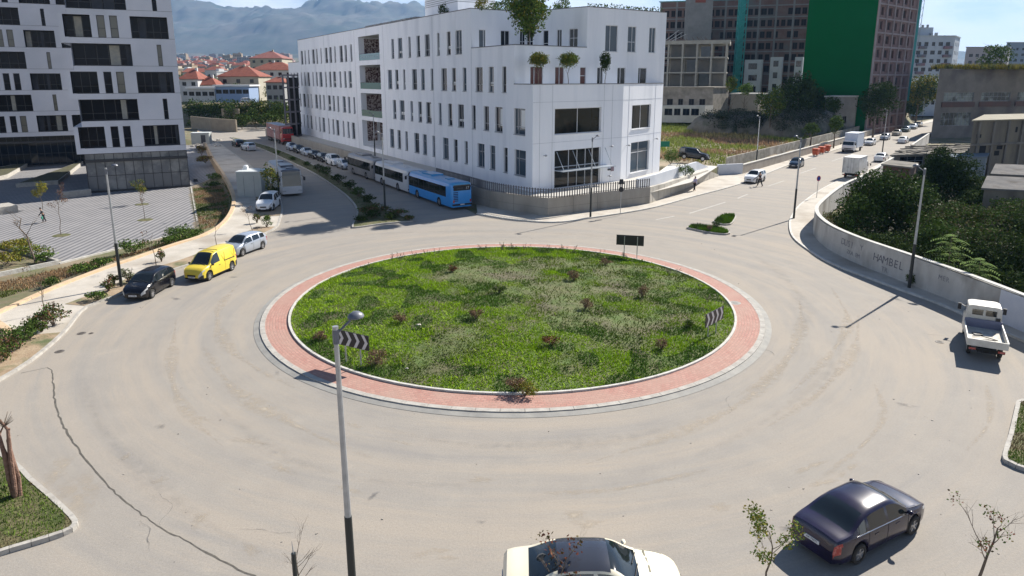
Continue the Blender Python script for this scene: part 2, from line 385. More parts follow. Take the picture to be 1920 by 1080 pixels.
# ---- asphalt: worn grey lanes under dust dragged round in arcs by the traffic
def asphalt():
    m = bpy.data.materials.new('asphalt'); m.use_nodes = True; t = m.node_tree; b = t.nodes['Principled BSDF']; new, ln = t.nodes.new, t.links.new
    co = new('ShaderNodeTexCoord'); sub = new('ShaderNodeVectorMath'); sub.operation = 'SUBTRACT'; sub.inputs[1].default_value = (IC[0], IC[1], 0); ln(co.outputs['Object'], sub.inputs[0])
    ln_ = new('ShaderNodeVectorMath'); ln_.operation = 'LENGTH'; ln(sub.outputs[0], ln_.inputs[0])
    nrm = new('ShaderNodeVectorMath'); nrm.operation = 'NORMALIZE'; ln(sub.outputs[0], nrm.inputs[0])
    s1 = new('ShaderNodeVectorMath'); s1.operation = 'SCALE'; s1.inputs['Scale'].default_value = 1.6; ln(nrm.outputs[0], s1.inputs[0])
    cx = new('ShaderNodeCombineXYZ'); ln(ln_.outputs['Value'], cx.inputs['Z'])
    ad = new('ShaderNodeVectorMath'); ad.operation = 'ADD'; ln(s1.outputs[0], ad.inputs[0]); ln(cx.outputs[0], ad.inputs[1])
    def noise(vec, sc, det=6, ro=.6):
        n = new('ShaderNodeTexNoise'); n.inputs['Scale'].default_value = sc; n.inputs['Detail'].default_value = det; n.inputs['Roughness'].default_value = ro; ln(vec, n.inputs['Vector']); return n.outputs[0]
    def ramp(v, p0, p1, c0, c1):
        r = new('ShaderNodeValToRGB'); r.color_ramp.elements[0].position = p0; r.color_ramp.elements[1].position = p1
        r.color_ramp.elements[0].color = (*c0, 1) if not isinstance(c0, float) else (c0, c0, c0, 1); r.color_ramp.elements[1].color = (*c1, 1) if not isinstance(c1, float) else (c1, c1, c1, 1); ln(v, r.inputs[0]); return r.outputs[0]
    def mix(f, a, c, bt='MIX'):
        x = new('ShaderNodeMix'); x.data_type = 'RGBA'; x.blend_type = bt
        if isinstance(f, float): x.inputs['Factor'].default_value = f
        else: ln(f, x.inputs['Factor'])
        for s, k in ((a, 'A'), (c, 'B')):
            if isinstance(s, tuple): x.inputs[k].default_value = (*s, 1)
            else: ln(s, x.inputs[k])
        return x.outputs['Result']
    rings = noise(ad.outputs[0], 0.8, 9, .72); big = noise(co.outputs['Object'], 0.07, 5); mid = noise(co.outputs['Object'], 0.6, 8, .7); fine = noise(co.outputs['Object'], 14, 3, .7); grit = noise(co.outputs['Object'], 60, 2, .8)
    base = ramp(mid, .3, .7, (0.295, 0.272, 0.243), (0.34, 0.313, 0.275))
    dust = ramp(rings, .46, .60, 0.0, .85)
    dm = new('ShaderNodeMath'); dm.operation = 'MULTIPLY'; ln(dust, dm.inputs[0]); ln(ramp(big, .3, .6, 0.25, 1.0), dm.inputs[1])
    c = mix(dm.outputs[0], base, (0.385, 0.335, 0.275))
    c = mix(ramp(mid, .62, .74, 0.0, .6), c, (0.42, 0.36, 0.29))
    dk = ramp(rings, .34, .44, 0.35, 0.0); c = mix(dk, c, (0.225, 0.22, 0.22))
    c = mix(ramp(fine, .25, .75, 0.0, .35), c, (0.14, 0.13, 0.12))
    c = mix(.5, c, ramp(grit, .2, .8, (0.62, .62, .62), (1.3, 1.3, 1.3)), 'MULTIPLY')
    ln(c, b.inputs['Base Color']); b.inputs['Roughness'].default_value = 0.88; b.inputs['Specular IOR Level'].default_value = 0.25
    bp = new('ShaderNodeBump'); bp.inputs['Strength'].default_value = .35; bp.inputs['Distance'].default_value = .02; ln(fine, bp.inputs['Height']); ln(bp.outputs[0], b.inputs['Normal'])
    return m
ASPH = asphalt()
kerbL = [G(*p) for p in ((-120, 790), (0, 716), (60, 679), (122, 626), (165, 577), (232, 553), (300, 517), (380, 490), (440, 466), (492, 442), (520, 427), (527, 410), (531, 394), (526, 375), (515, 358), (500, 340), (478, 318), (455, 300), (420, 275), (390, 255), (372, 243))]
kerbL = smoothpath(kerbL, 1.0)
kerbR_out = smoothpath([G(*p) for p in ((893, 402), (960, 413), (1040, 418), (1107, 410), (1218, 392), (1300, 370), (1390, 345), (1480, 310), (1560, 284), (1650, 255), (1740, 231), (1800, 217))], 1.0)
kerbY = smoothpath([G(*p) for p in ((1728, 262), (1650, 308), (1560, 345), (1505, 380), (1484, 405), (1479, 425), (1487, 448), (1520, 474), (1560, 497), (1640, 528), (1700, 550), (1760, 572), (1850, 612), (1940, 652), (2040, 700))], 1.0)
road_poly = [(-75, 30)] + kerbL + [G(330, 232), G(560, 232), G(700, 300), G(893, 402)] + kerbR_out + [G(1760, 243)] + kerbY + [(75, 24), (75, -30), (-75, -30)]
MB().sheet(road_poly, 0.0).build('road', ASPH); tag(bpy.data.objects['road'], kind='structure')

M_KERB = mat('kerb_stone', (0.32, 0.30, 0.27), (0.43, 0.41, 0.37), scale=2.5, rough=0.9, bump=0.3)
M_KERBW = mat('kerb_white', (0.58, 0.57, 0.53), (0.44, 0.42, 0.38), scale=2.5, rough=0.85, bump=0.3)
M_PAVE = mat('pavement', (0.42, 0.385, 0.33), (0.50, 0.46, 0.40), scale=0.8, rough=0.92, bump=0.3, c3=(0.33, 0.29, 0.24), scale2=.25, bscale=20)
M_TAN = mat('coping_tan', (0.50, 0.36, 0.22), (0.58, 0.44, 0.29), scale=2, rough=0.9, bump=.2)
def kerbline(P, w=0.16, h=0.13, m=M_KERB, name='kerb'):
    o = wallpath(MB(), P, w, -0.05, h, gap=0.015).build(name, m); return tag(o, kind='structure')
kerbline(kerbL, 0.18); kerbline(kerbR_out, 0.18, m=M_KERBW); kerbline(kerbY[::-1], -0.18, m=M_KERBW)
# left pavement with soil strip behind the kerb
cop_near = [c for c in coping]
pvL = [p for p in offset(kerbL, 0.18)] + coping[::-1]
MB().sheet(pvL, 0.10).build('pavement', M_PAVE); tag(bpy.data.objects['pavement'], kind='structure')
M_SOIL = mat('soil_strip', (0.27, 0.19, 0.12), (0.36, 0.28, 0.19), scale=1.5, rough=.95, bump=.7, c3=(0.10, 0.12, 0.05), scale2=.7, detail=10, bscale=9)
def strip(P, w0, w1, z, name, m):
    o = ribbon(MB(), offset(P, w0), offset(P, w1), z).build(name, m); return tag(o, kind='structure')
def sub(P, xa, xb, ya=-1e9, yb=1e9): return [p for p in P if xa <= p[0] <= xb and ya <= p[1] <= yb]
def between(P, a, b):
    a = np.array(a); b = np.array(b); Q = np.array(P); i = int(np.argmin(((Q - a) ** 2).sum(1))); j = int(np.argmin(((Q - b) ** 2).sum(1)))
    return P[min(i, j):max(i, j) + 1]
strip(between(kerbL, G(-120, 790), G(122, 626)), .18, 2.3, .115, 'planting_strip', M_SOIL)
strip(between(kerbL, G(170, 573), G(440, 466)), .18, 1.7, .115, 'planting_strip', M_SOIL)
strip(between(kerbL, G(492, 442), G(520, 427)), .18, 2.0, .115, 'planting_strip', M_SOIL)
strip(between(kerbL, G(527, 408), G(520, 362)), .18, 2.6, .115, 'planting_strip', M_SOIL)
o = wallpath(MB(), coping, 0.38, -1.3, 0.22).build('coping_wall', M_TAN); tag(o, 'low curved tan coping wall between pavement and striped plaza', 'wall')
# plaza floor: grey slabs in long diagonal stripes
def plaza_mat():
    m = bpy.data.materials.new('plaza_stripes'); m.use_nodes = True; t = m.node_tree; b = t.nodes['Principled BSDF']; new, ln = t.nodes.new, t.links.new
    co = new('ShaderNodeTexCoord'); mp = new('ShaderNodeMapping'); mp.inputs['Rotation'].default_value = (0, 0, -R(PLAZA_ROT)); ln(co.outputs['Object'], mp.inputs[0])
    w = new('ShaderNodeTexWave'); w.wave_type = 'BANDS'; w.bands_direction = 'Y'; w.inputs['Scale'].default_value = 0.314 / PLAZA_PER; w.inputs['Distortion'].default_value = 0.0
    ln(mp.outputs[0], w.inputs['Vector']); r = new('ShaderNodeValToRGB'); r.color_ramp.interpolation = 'EASE'; r.color_ramp.elements[0].position = .30; r.color_ramp.elements[1].position = .52
    r.color_ramp.elements[0].color = (0.14, 0.145, 0.16, 1); r.color_ramp.elements[1].color = (0.31, 0.305, 0.31, 1); ln(w.outputs[0], r.inputs[0])
    n = new('ShaderNodeTexNoise'); n.inputs['Scale'].default_value = .6; n.inputs['Detail'].default_value = 8; ln(co.outputs['Object'], n.inputs['Vector'])
    r2 = new('ShaderNodeValToRGB'); r2.color_ramp.elements[0].color = (.7, .7, .7, 1); r2.color_ramp.elements[1].color = (1.15, 1.12, 1.08, 1); ln(n.outputs[0], r2.inputs[0])
    br = new('ShaderNodeTexBrick'); br.inputs['Scale'].default_value = 1.6; br.inputs['Mortar Size'].default_value = .018; br.inputs['Color1'].default_value = (1, 1, 1, 1); br.inputs['Color2'].default_value = (.93, .93, .94, 1); br.inputs['Mortar'].default_value = (.86, .86, .86, 1); ln(mp.outputs[0], br.inputs['Vector'])
    x = new('ShaderNodeMix'); x.data_type = 'RGBA'; x.blend_type = 'MULTIPLY'; x.inputs['Factor'].default_value = 1; ln(r.outputs[0], x.inputs['A']); ln(r2.outputs[0], x.inputs['B'])
    y = new('ShaderNodeMix'); y.data_type = 'RGBA'; y.blend_type = 'MULTIPLY'; y.inputs['Factor'].default_value = 1; ln(x.outputs['Result'], y.inputs['A']); ln(br.outputs[0], y.inputs['B'])
    ln(y.outputs['Result'], b.inputs['Base Color']); b.inputs['Roughness'].default_value = .8; return m
PLAZA_ROT, PLAZA_PER = 0, 1.0
_a, _b = G(140, 440, PZ), G(205, 413.5, PZ); PLAZA_ROT = math.degrees(math.atan2(_b[1] - _a[1], _b[0] - _a[0]))
_c, _d = np.array(G(200, 440, PZ)), np.array(G(200, 476, PZ)); _u = np.array([math.cos(R(PLAZA_ROT)), math.sin(R(PLAZA_ROT))]); PLAZA_PER = abs(_u[0] * (_c - _d)[1] - _u[1] * (_c - _d)[0]) / 6.2
MB().sheet(plaza_poly, PZ).build('plaza', plaza_mat()); tag(bpy.data.objects['plaza'], kind='structure')
edge = [plaza_poly[0], plaza_poly[1], plaza_poly[2], plaza_poly[3], plaza_poly[4]]
o = wallpath(MB(), edge[:3], 0.18, PZ - .2, PZ + 0.1).build('plaza_edging', M_KERBW); tag(o, kind='structure')
o = wallpath(MB(), edge[2:], -0.2, PZ - .2, PZ + 0.25).build('plaza_edging', M_KERB); tag(o, kind='structure')
bedw = [G(110, 494, PZ), G(0, 517, PZ), G(-120, 542, PZ)]
o = wallpath(MB(), bedw, 0.15, PZ - .2, PZ + 0.3).build('plaza_edging', M_KERBW); tag(o, kind='structure')

# ---- roundabout island
M_BRICK = None
def brick_mat():
    m = bpy.data.materials.new('red_pavers'); m.use_nodes = True; t = m.node_tree; b = t.nodes['Principled BSDF']; new, ln = t.nodes.new, t.links.new
    uv = new('ShaderNodeUVMap'); uv.uv_map = 'UVMap'
    br = new('ShaderNodeTexBrick'); br.inputs['Scale'].default_value = 1; br.inputs['Brick Width'].default_value = .26; br.inputs['Row Height'].default_value = .155; br.inputs['Mortar Size'].default_value = .014
    br.inputs['Color1'].default_value = (0.36, 0.155, 0.125, 1); br.inputs['Color2'].default_value = (0.46, 0.24, 0.195, 1); br.inputs['Mortar'].default_value = (0.26, 0.16, 0.13, 1); ln(uv.outputs[0], br.inputs['Vector'])
    n = new('ShaderNodeTexNoise'); n.inputs['Scale'].default_value = .7; n.inputs['Detail'].default_value = 8; co = new('ShaderNodeTexCoord'); ln(co.outputs['Object'], n.inputs['Vector'])
    r = new('ShaderNodeValToRGB'); r.color_ramp.elements[0].position = .38; r.color_ramp.elements[1].position = .75; r.color_ramp.elements[0].color = (0, 0, 0, 1); r.color_ramp.elements[0].color = (.22, .22, .22, 1); r.color_ramp.elements[1].color = (.85, .85, .85, 1); ln(n.outputs[0], r.inputs[0])
    x = new('ShaderNodeMix'); x.data_type = 'RGBA'; ln(r.outputs[0], x.inputs['Factor']); ln(br.outputs[0], x.inputs['A']); x.inputs['B'].default_value = (0.37, 0.25, 0.20, 1)
    ln(x.outputs['Result'], b.inputs['Base Color']); b.inputs['Roughness'].default_value = .9
    bp = new('ShaderNodeBump'); bp.inputs['Strength'].default_value = .5; bp.inputs['Distance'].default_value = .01; ln(br.outputs['Fac'], bp.inputs['Height']); bp.invert = True; ln(bp.outputs[0], b.inputs['Normal'])
    return m
def ringband(name, r0, r1, z0, z1, m, n=180, uv=False):
    mb = MB(); vs = []; fs = []
    for k in range(n):
        a = 2 * math.pi * k / n; vs += [(IC[0] + r0 * math.cos(a), IC[1] + r0 * math.sin(a), z0), (IC[0] + r1 * math.cos(a), IC[1] + r1 * math.sin(a), z1)]
    for k in range(n):
        a, b = 2 * k, 2 * ((k + 1) % n); fs.append((a, a + 1, b + 1, b))
    o = mb.add(vs, fs).build(name, m)
    if uv:
        u = o.data.uv_layers.new(name='UVMap'); 
        for i, p in enumerate(o.data.polygons):
            k = i; rm = (r0 + r1) / 2; L0, L1 = 2 * math.pi * rm * k / n, 2 * math.pi * rm * (k + 1) / n
            for li, c in zip(p.loop_indices, ((L0, r0), (L0, r1), (L1, r1), (L1, r0))): u.data[li].uv = c
    return tag(o, kind='structure')
ringband('paver_ring', 13.55, 14.80, 0.125, 0.105, brick_mat(), uv=True)
def circ(r, n): return [(IC[0] + r * math.cos(2 * math.pi * k / n), IC[1] + r * math.sin(2 * math.pi * k / n)) for k in range(n + 1)]
tag(wallpath(MB(), circ(14.80, 90), -0.28, -0.05, 0.115, gap=0.018).build('kerb', M_KERB), kind='structure')
ringband('gutter_band', 15.08, 15.42, 0.075, 0.012, mat('gutter_concrete', (0.25, 0.245, 0.23), (0.33, 0.32, 0.29), scale=1.2, rough=.9, bump=.2))
tag(wallpath(MB(), circ(13.42, 96), -0.13, -0.05, 0.21, gap=0.012).build('kerb', M_KERBW), kind='structure')
def domez(x, y):
    r = np.hypot(x - IC[0], y - IC[1]); return 0.14 + 0.45 * (1 - (np.minimum(r, 13.42) / 13.42) ** 2) ** 0.8 + (0.05 * np.sin(x * 1.3 + 1) * np.sin(y * 1.1) + 0.04 * np.sin(x * 2.9) * np.sin(y * 3.3 + 2)) * np.clip((13.4 - r) / 2, 0, 1)
rr = np.linspace(0, 13.42, 60); aa = np.linspace(0, 2 * math.pi, 181)[:-1]
Rg, Ag = np.meshgrid(rr, aa, indexing='ij'); Xi = IC[0] + Rg * np.cos(Ag); Yi = IC[1] + Rg * np.sin(Ag)
Vi = np.c_[Xi.ravel(), Yi.ravel(), domez(Xi, Yi).ravel()]; ii = np.arange(60 * 180).reshape(60, 180); jj = np.roll(ii, -1, 1)
Fi = np.stack([ii[:-1], ii[1:], jj[1:], jj[:-1]], -1).reshape(-1, 4)
M_MOUND = mat('island_soil', (0.08, 0.13, 0.025), (0.12, 0.12, 0.05), scale=0.9, rough=.95, bump=.8, c3=(0.115, 0.10, 0.06), scale2=0.35, detail=12, bscale=7)
mo = npmesh('island_mound', Vi, Fi, M_MOUND, smooth=True); tag(mo, kind='structure')
def vnoise(x, y, s, seed):
    g = np.random.default_rng(seed); A = g.random((64, 64)); x = x * s + 20; y = y * s + 20; xi = np.floor(x).astype(int); yi = np.floor(y).astype(int); fx = x - xi; fy = y - yi
    fx = fx * fx * (3 - 2 * fx); fy = fy * fy * (3 - 2 * fy); q = lambda i, j: A[i % 64, j % 64]
    return (q(xi, yi) * (1 - fx) + q(xi + 1, yi) * fx) * (1 - fy) + (q(xi, yi + 1) * (1 - fx) + q(xi + 1, yi + 1) * fx) * fy
def grass(name, n, region, zf, hmin, hmax, colf, seed, wid=0.02, densf=None, lean=.5):
    g = np.random.default_rng(seed); x, y = region(g, n)
    if densf is not None:
        k = g.random(len(x)) < densf(x, y); x, y = x[k], y[k]
    n = len(x); h = (hmin + (hmax - hmin) * g.random(n) ** 2); a = g.random(n) * 6.28; l = lean * h * g.random(n); la = g.random(n) * 6.28
    z = zf(x, y) - .01; w = wid * (0.6 + g.random(n))
    if colf: col, hs = colf(x, y, g); h = h * hs
    V = np.empty((n, 3, 3)); V[:, 0] = np.c_[x - np.cos(a) * w, y - np.sin(a) * w, z]; V[:, 1] = np.c_[x + np.cos(a) * w, y + np.sin(a) * w, z]
    V[:, 2] = np.c_[x + np.cos(la) * l, y + np.sin(la) * l, z + h]
    o = npmesh(name, V.reshape(-1, 3), np.arange(n * 3).reshape(-1, 3), LEAF, tint=np.repeat(col, 3, 0)); return tag(o, 'short weedy green grass covering ' + ('the roundabout island' if seed == 5 else 'the ground'), 'grass', kind='stuff')
def icol(x, y, g):
    n = len(x); b = vnoise(x, y, .33, 3) * .6 + vnoise(x, y, 1.1, 4) * .4; d = np.hypot(x - IC[0] - 0.5, y - IC[1] + 0.5) / 13.4
    green = np.clip((b - .24) * 3 + (d - .55) * 1.5, 0, 1)[:, None]; A = np.array([0.26, 0.40, 0.02]); B = np.array([0.12, 0.155, 0.03]); C = np.array([0.085, 0.17, 0.02])
    dark = (vnoise(x, y, .8, 9) > .56)[:, None]
    col = np.where(dark, C, A) * green + B * (1 - green)
    dry = g.random(n) < .02; col[dry] = (0.27, 0.21, 0.12)
    return col * (0.6 + .8 * g.random(n))[:, None], 0.7 + .8 * vnoise(x, y, .7, 6)
def ireg(g, n):
    r = 13.35 * np.sqrt(g.random(n)); a = g.random(n) * 6.28; return IC[0] + r * np.cos(a), IC[1] + r * np.sin(a)
def idens(x, y):
    b = vnoise(x, y, .33, 3) * .6 + vnoise(x, y, 1.1, 4) * .4; d = np.hypot(x - IC[0] - 0.5, y - IC[1] + 0.5) / 13.4
    return np.clip(.3 + (b - .3) * 2.2 + (d - .5) * 1.3, .16, 1)
grass('grass', 230000, ireg, domez, .03, .15, icol, 5, wid=.026, densf=idens, lean=1.5)
for i, (px, py, r, h, cs) in enumerate(((705, 668, .50, .75, DRY), (752, 596, .42, .5, DRY), (848, 503, .35, .5, RED), (893, 592, .42, .55, DRY), (1076, 520, .45, .7, DRY), (1204, 550, .4, .75, DRY), (1098, 573, .42, .6, DRY), (1034, 640, .42, .5, RED), (1241, 643, .33, .6, DRY), (968, 715, .45, .65, DRY), (937, 545, .42, .45, MDG), (1135, 487, .4, .5, DRY), (598, 622, .4, .45, DRY), (1292, 602, .3, .4, MDG), (985, 722, .5, .6, YLG))):
    x, y = G(px, py + 9, 0.4)
    nm = ['beside the left chevron sign', 'with a dark base left of centre', 'reddish, near the back edge', 'in the middle of the bare patch', 'behind the bare patch', 'tallest of the right side', 'right of the bare patch', 'rusty, in the front half', 'small, left of the right chevron sign', 'beside the yellow flowering one', 'dark green and leafy, behind the bare patch', 'left of the black sign posts', 'at the left edge of the island', 'near the manhole side', 'yellow green and flowering at the front kerb'][i]
    bush('weed_bush', ('dry brown' if cs is DRY else 'red brown' if cs is RED else 'green') + ' weed bush on the island, ' + nm, (x, y, float(domez(np.array(x), np.array(y)))), r * 1.15, h * 1.1, cs, 40 + i, .075, 1.3, 'bush', 'weed bushes growing on the island', 5, .1)
q = np.random.default_rng(77)
tallw = MB()
for k in range(34):
    a = R(20 + 140 * q.random() ** 1.3) if k < 26 else q.random() * 6.28; r_ = 11.6 + 1.6 * q.random(); x, y = IC[0] + r_ * math.cos(a), IC[1] + r_ * math.sin(a); z = float(domez(np.array(x), np.array(y)))
    for j in range(5):
        h = .2 + .45 * q.random() ** 1.6; tx, ty = q.normal(0, .12, 2); tallw.tube([(x + tx * .4, y + ty * .4, z), (x + tx, y + ty, z + h * .6), (x + tx * 1.6, y + ty * 1.4, z + h)], [.012, .009, .004], 3)
        for m_ in range(3):
            zz = z + h * (.5 + .16 * m_); tallw.bar((x + tx * 1.2, y + ty * 1.1, zz), (x + tx * 1.2 + q.normal(0, .06), y + ty * 1.1 + q.normal(0, .06), zz + .07), .02)
tag(tallw.build('tall_weeds', mat('dry_stalk', (0.17, 0.13, 0.08), (0.10, 0.11, 0.05), scale=3)), 'thin dry weed stalks along the rear edge of the island', 'weeds', kind='stuff')
M_ROCK = mat('pale_rock', (0.60, 0.57, 0.52), (0.42, 0.39, 0.34), scale=6, rough=.9, bump=.5)
def rock(name, label, px, py, s, seed, z=0.3, m=M_ROCK, cat='rock', grp=None):
    x, y = G(px, py, z); mb = MB(); mb.ell((0, 0, 0), (s, s * .7, s * .55), 8, 5); g = random.Random(seed)
    mb.v = [(v[0] * g.uniform(.75, 1.2), v[1] * g.uniform(.75, 1.2), v[2] * g.uniform(.75, 1.2)) for v in mb.v]
    return tag(mb.build(name, m, loc=(x, y, z)), label, cat, grp)
rock('broken_block', 'pale broken block lying in the grass left of the island centre', 785, 611, .20, 1, .45)
rock('white_litter', 'white scrap of litter near the island left edge', 583, 580, .08, 2, .25, cat='litter')
rock('white_litter', 'white scrap of litter in the grass near the front kerb', 763, 691, .08, 3, .28, cat='litter')
rock('white_litter', 'white scrap of litter near the centre of the island', 907, 523, .11, 4, .5, cat='litter')
# small planted traffic islands
def isl(name, P, m, h=.14, step=.7):
    P = smoothpath(P + [P[0]], step); o = wallpath(MB(), P, KS * .16, -.05, h, gap=.012).build('kerb', M_KERB); tag(o, kind='structure')
    o = MB().sheet(P[:-1], h - .02).build(name, m); tag(o, kind='structure'); return P
KS = 1
M_TURF = mat('turf_soil', (0.06, 0.08, 0.02), (0.14, 0.12, 0.06), scale=1.4, rough=.95, bump=.6, bscale=9)
def polyreg(P):
    A = np.array(P)
    def f(g, n):
        x = g.uniform(A[:, 0].min(), A[:, 0].max(), n * 3); y = g.uniform(A[:, 1].min(), A[:, 1].max(), n * 3); k = inpoly(x, y, [tuple(p) for p in P]) & (polydist(x, y, [tuple(p) for p in P]) > .15)
        return x[k][:n], y[k][:n]
    return f
def gcol(c, c2, f=.3):
    def h(x, y, g):
        n = len(x); col = np.where((vnoise(x, y, .8, 5) > .5)[:, None], np.array(c), np.array(c2)) * (0.6 + .8 * g.random(n))[:, None]; return col, np.ones(n)
    return h
flat = lambda z: (lambda x, y: np.full(x.shape, z))
med = [G(*p) for p in ((775, 416), (720, 421), (668, 428), (660, 424), (669, 398), (655, 374), (625, 350), (585, 324), (540, 302), (490, 280), (440, 262), (436, 258), (500, 274), (560, 297), (610, 322), (650, 345), (690, 372), (712, 390), (745, 402))]
KS = -1 if sum(med[i][0] * med[(i + 1) % len(med)][1] - med[(i + 1) % len(med)][0] * med[i][1] for i in range(len(med))) < 0 else 1
isl('median_bed', med, M_TURF)
tri1 = [G(*p) for p in ((1287, 429), (1300, 424), (1345, 428), (1368, 436), (1362, 441), (1325, 437))]; tri2 = [G(*p) for p in ((1336, 417), (1352, 406), (1378, 405), (1379, 412), (1370, 422), (1352, 422))]
for i, T in enumerate((tri1, tri2)):
    KS = -1 if sum(T[k][0] * T[(k + 1) % len(T)][1] - T[(k + 1) % len(T)][0] * T[k][1] for k in range(len(T))) < 0 else 1
    P = isl('refuge_bed', T, M_TURF, step=.5)
    o = grass('grass', 5000, polyreg(P), flat(.12), .1, .35, gcol((0.10, 0.19, 0.02), (0.06, 0.11, 0.02)), 60 + i, .03); o['label'] = 'green grass on the small refuge island, ' + ('nearer patch' if i == 0 else 'farther patch')
for (px, py, r, h, c, l) in ((1342, 424, .5, .7, MDG, 'round grey green shrub between the two refuge patches'), (1330, 430, .3, .6, DRY, 'thin dry shrub on the near refuge island')):
    bush('refuge_shrub', l, (*G(px, py + 6), .12), r, h, c, px, .09, 1)
PBL = [G(*p) for p in ((-60, 1075), (-20, 1050), (60, 1025), (120, 1006), (146, 990), (140, 972), (95, 930), (62, 902), (30, 870), (-20, 845), (-90, 830), (-160, 900))]
PBR = [G(*p) for p in ((1905, 757), (1935, 752), (2030, 770), (2060, 850), (2000, 900), (1925, 886), (1890, 872), (1878, 860), (1890, 820))]
for i, T in enumerate((PBL, PBR)):
    KS = -1 if sum(T[k][0] * T[(k + 1) % len(T)][1] - T[(k + 1) % len(T)][0] * T[k][1] for k in range(len(T))) < 0 else 1
    P = isl('corner_bed', T, M_TURF, .16, .8)
    o = grass('grass', 11000, polyreg(P), flat(.13), .04, .15, gcol((0.12, 0.19, 0.03), (0.20, 0.16, 0.09)), 70 + i, .016); o['label'] = 'patchy grass on the ' + ('left foreground corner bed' if i == 0 else 'right foreground corner bed')
# pavements on the right
pvR = kerbR_out + [G(1800, 214), G(1720, 236), G(1640, 260), G(1560, 287), G(1470, 313), G(1400, 335), (29.9, 98.0), (28.5, 96.5), G(1218, 383), G(1027, 407), G(893, 386)]
pvR = offset(kerbR_out, .18) + [G(1800, 212)] + lotwall[::-1][:5] + [(29.9, 98.0), (15.43, 75.38), (3.64, 68.1), (-3.97, 74.7)]
MB().sheet(pvR, .10).build('pavement', M_PAVE); tag(bpy.data.objects[-1] if False else bpy.data.objects['pavement.001'], kind='structure')
wallR = smoothpath([G(*p) for p in ((1738, 268), (1640, 342), (1578, 378), (1535, 415), (1524, 437), (1545, 464), (1600, 494), (1700, 534), (1800, 574), (1940, 636), (2060, 690))], .8)
MB().sheet([p for p in offset(kerbY[::-1], -.18)] + wallR, .10).build('pavement', M_PAVE); tag(bpy.data.objects['pavement.002'], kind='structure')
# worn lane markings
M_PAINT = mat('worn_road_paint', (0.47, 0.455, 0.43), (0.34, 0.32, 0.28), scale=3.5, rough=.8, contrast=(.45, .6))
mk = MB()
for a, b, w in (((1293, 400), (1360, 379), .16), ((1383, 372), (1402, 364), .16), ((1440, 349), (1470, 339), .14), ((1230, 412), (1265, 405), .14), ((1500, 325), (1530, 315), .14), ((1560, 302), (1590, 292), .14)):
    A = np.array(G(*a)); B = np.array(G(*b)); t = (B - A) / np.linalg.norm(B - A); nrm = np.array([-t[1], t[0]]) * w / 2
    mk.add([(*(A - nrm), .005), (*(B - nrm), .005), (*(B + nrm), .005), (*(A + nrm), .005)], [(0, 1, 2, 3)])
tag(mk.build('lane_marking', M_PAINT), kind='structure')
# long joint where a newer asphalt layer ends
crk = smoothpath([G(*p) for p in ((40, 700), (78, 692), (95, 694), (100, 745), (112, 790), (150, 850), (210, 920), (300, 990), (345, 1012), (400, 1045), (500, 1095))], .25)
g = random.Random(3); crk = [(x + g.uniform(-.03, .03), y + g.uniform(-.03, .03)) for x, y in crk]
w = [.035 + .03 * abs(math.sin(i * .05)) + g.uniform(-.01, .02) for i in range(len(crk))]
A_ = [offset(crk, 0)[i] for i in range(len(crk))]; Bo = offset(crk, 1.0); B_ = [(a[0] + (b[0] - a[0]) * k, a[1] + (b[1] - a[1]) * k) for a, b, k in zip(crk, Bo, w)]
tag(ribbon(MB(), A_, B_, .004).build('asphalt_joint', mat('tar_crack', (0.06, 0.055, 0.05), (0.12, 0.11, 0.09), scale=5, rough=.9)), kind='structure')
# drain covers
def cover(label, px, py, r, z, sq=False, m=None):
    x, y = G(px, py, z); t = thing('drain_cover', label, 'drain cover', (x, y, z)); m = m or mat('cast_iron', (0.10, 0.09, 0.085), (0.16, 0.14, 0.12), scale=8, rough=.7)
    f = MB(); f.lathe([(r, 0.0), (r, .012), (r * .86, .012), (r * .86, .004)], n=24); f.build('frame', M_KERB if z > .05 else m, t)
    l = MB(); l.lathe([(0.001, .010), (r * .84, .010), (r * .84, 0)], n=20)
    for k in range(-3, 4): l.box((0, k * r * .2, .012), (r * 1.2 * math.cos(k * .33), r * .06, .008))
    l.build('lid', m, t); return t
cover('round iron manhole in the red pavers at the right edge of the island', 1378, 568, .36, .115, m=mat('manhole_grey', (0.28, 0.27, 0.25), (0.36, .34, .31), scale=7))
for px, py, l in ((153, 625, 'dark round iron cover in the road left of the black hatchback'), (171, 625, 'tiny dark cover beside another at the left kerb'), (112, 659, 'dark iron cover in the road near the left kerb corner'), (1762, 641, 'small dark cover in the road left of the flatbed truck'), (1376, 443, 'dark iron cover by the refuge island tip')):
    cover(l, px, py, .22 if 'tiny' not in l else .12, .005)
# sand drifts lying on the asphalt
M_SAND = mat('drift_sand', (0.43, 0.35, 0.25), (0.48, 0.40, 0.30), scale=2, rough=.95, bump=.3)

def fadem(name, c1, c2, sc):
    m = mat(name, c1, c2, scale=sc, rough=.95); t = m.node_tree; b_ = t.nodes['Principled BSDF']; at = t.nodes.new('ShaderNodeAttribute'); at.attribute_name = 'cover'; co = t.nodes.new('ShaderNodeTexCoord'); n = t.nodes.new('ShaderNodeTexNoise'); n.inputs['Scale'].default_value = 2.2; n.inputs['Detail'].default_value = 5; t.links.new(co.outputs['Object'], n.inputs['Vector'])
    mu = t.nodes.new('ShaderNodeMath'); mu.operation = 'MULTIPLY'; mu.use_clamp = True; t.links.new(at.outputs['Fac'], mu.inputs[0]); r = t.nodes.new('ShaderNodeValToRGB'); r.color_ramp.elements[0].position = .34; r.color_ramp.elements[1].position = .72; t.links.new(n.outputs[0], r.inputs[0]); t.links.new(r.outputs[0], mu.inputs[1]); t.links.new(mu.outputs[0], b_.inputs['Alpha']); return m
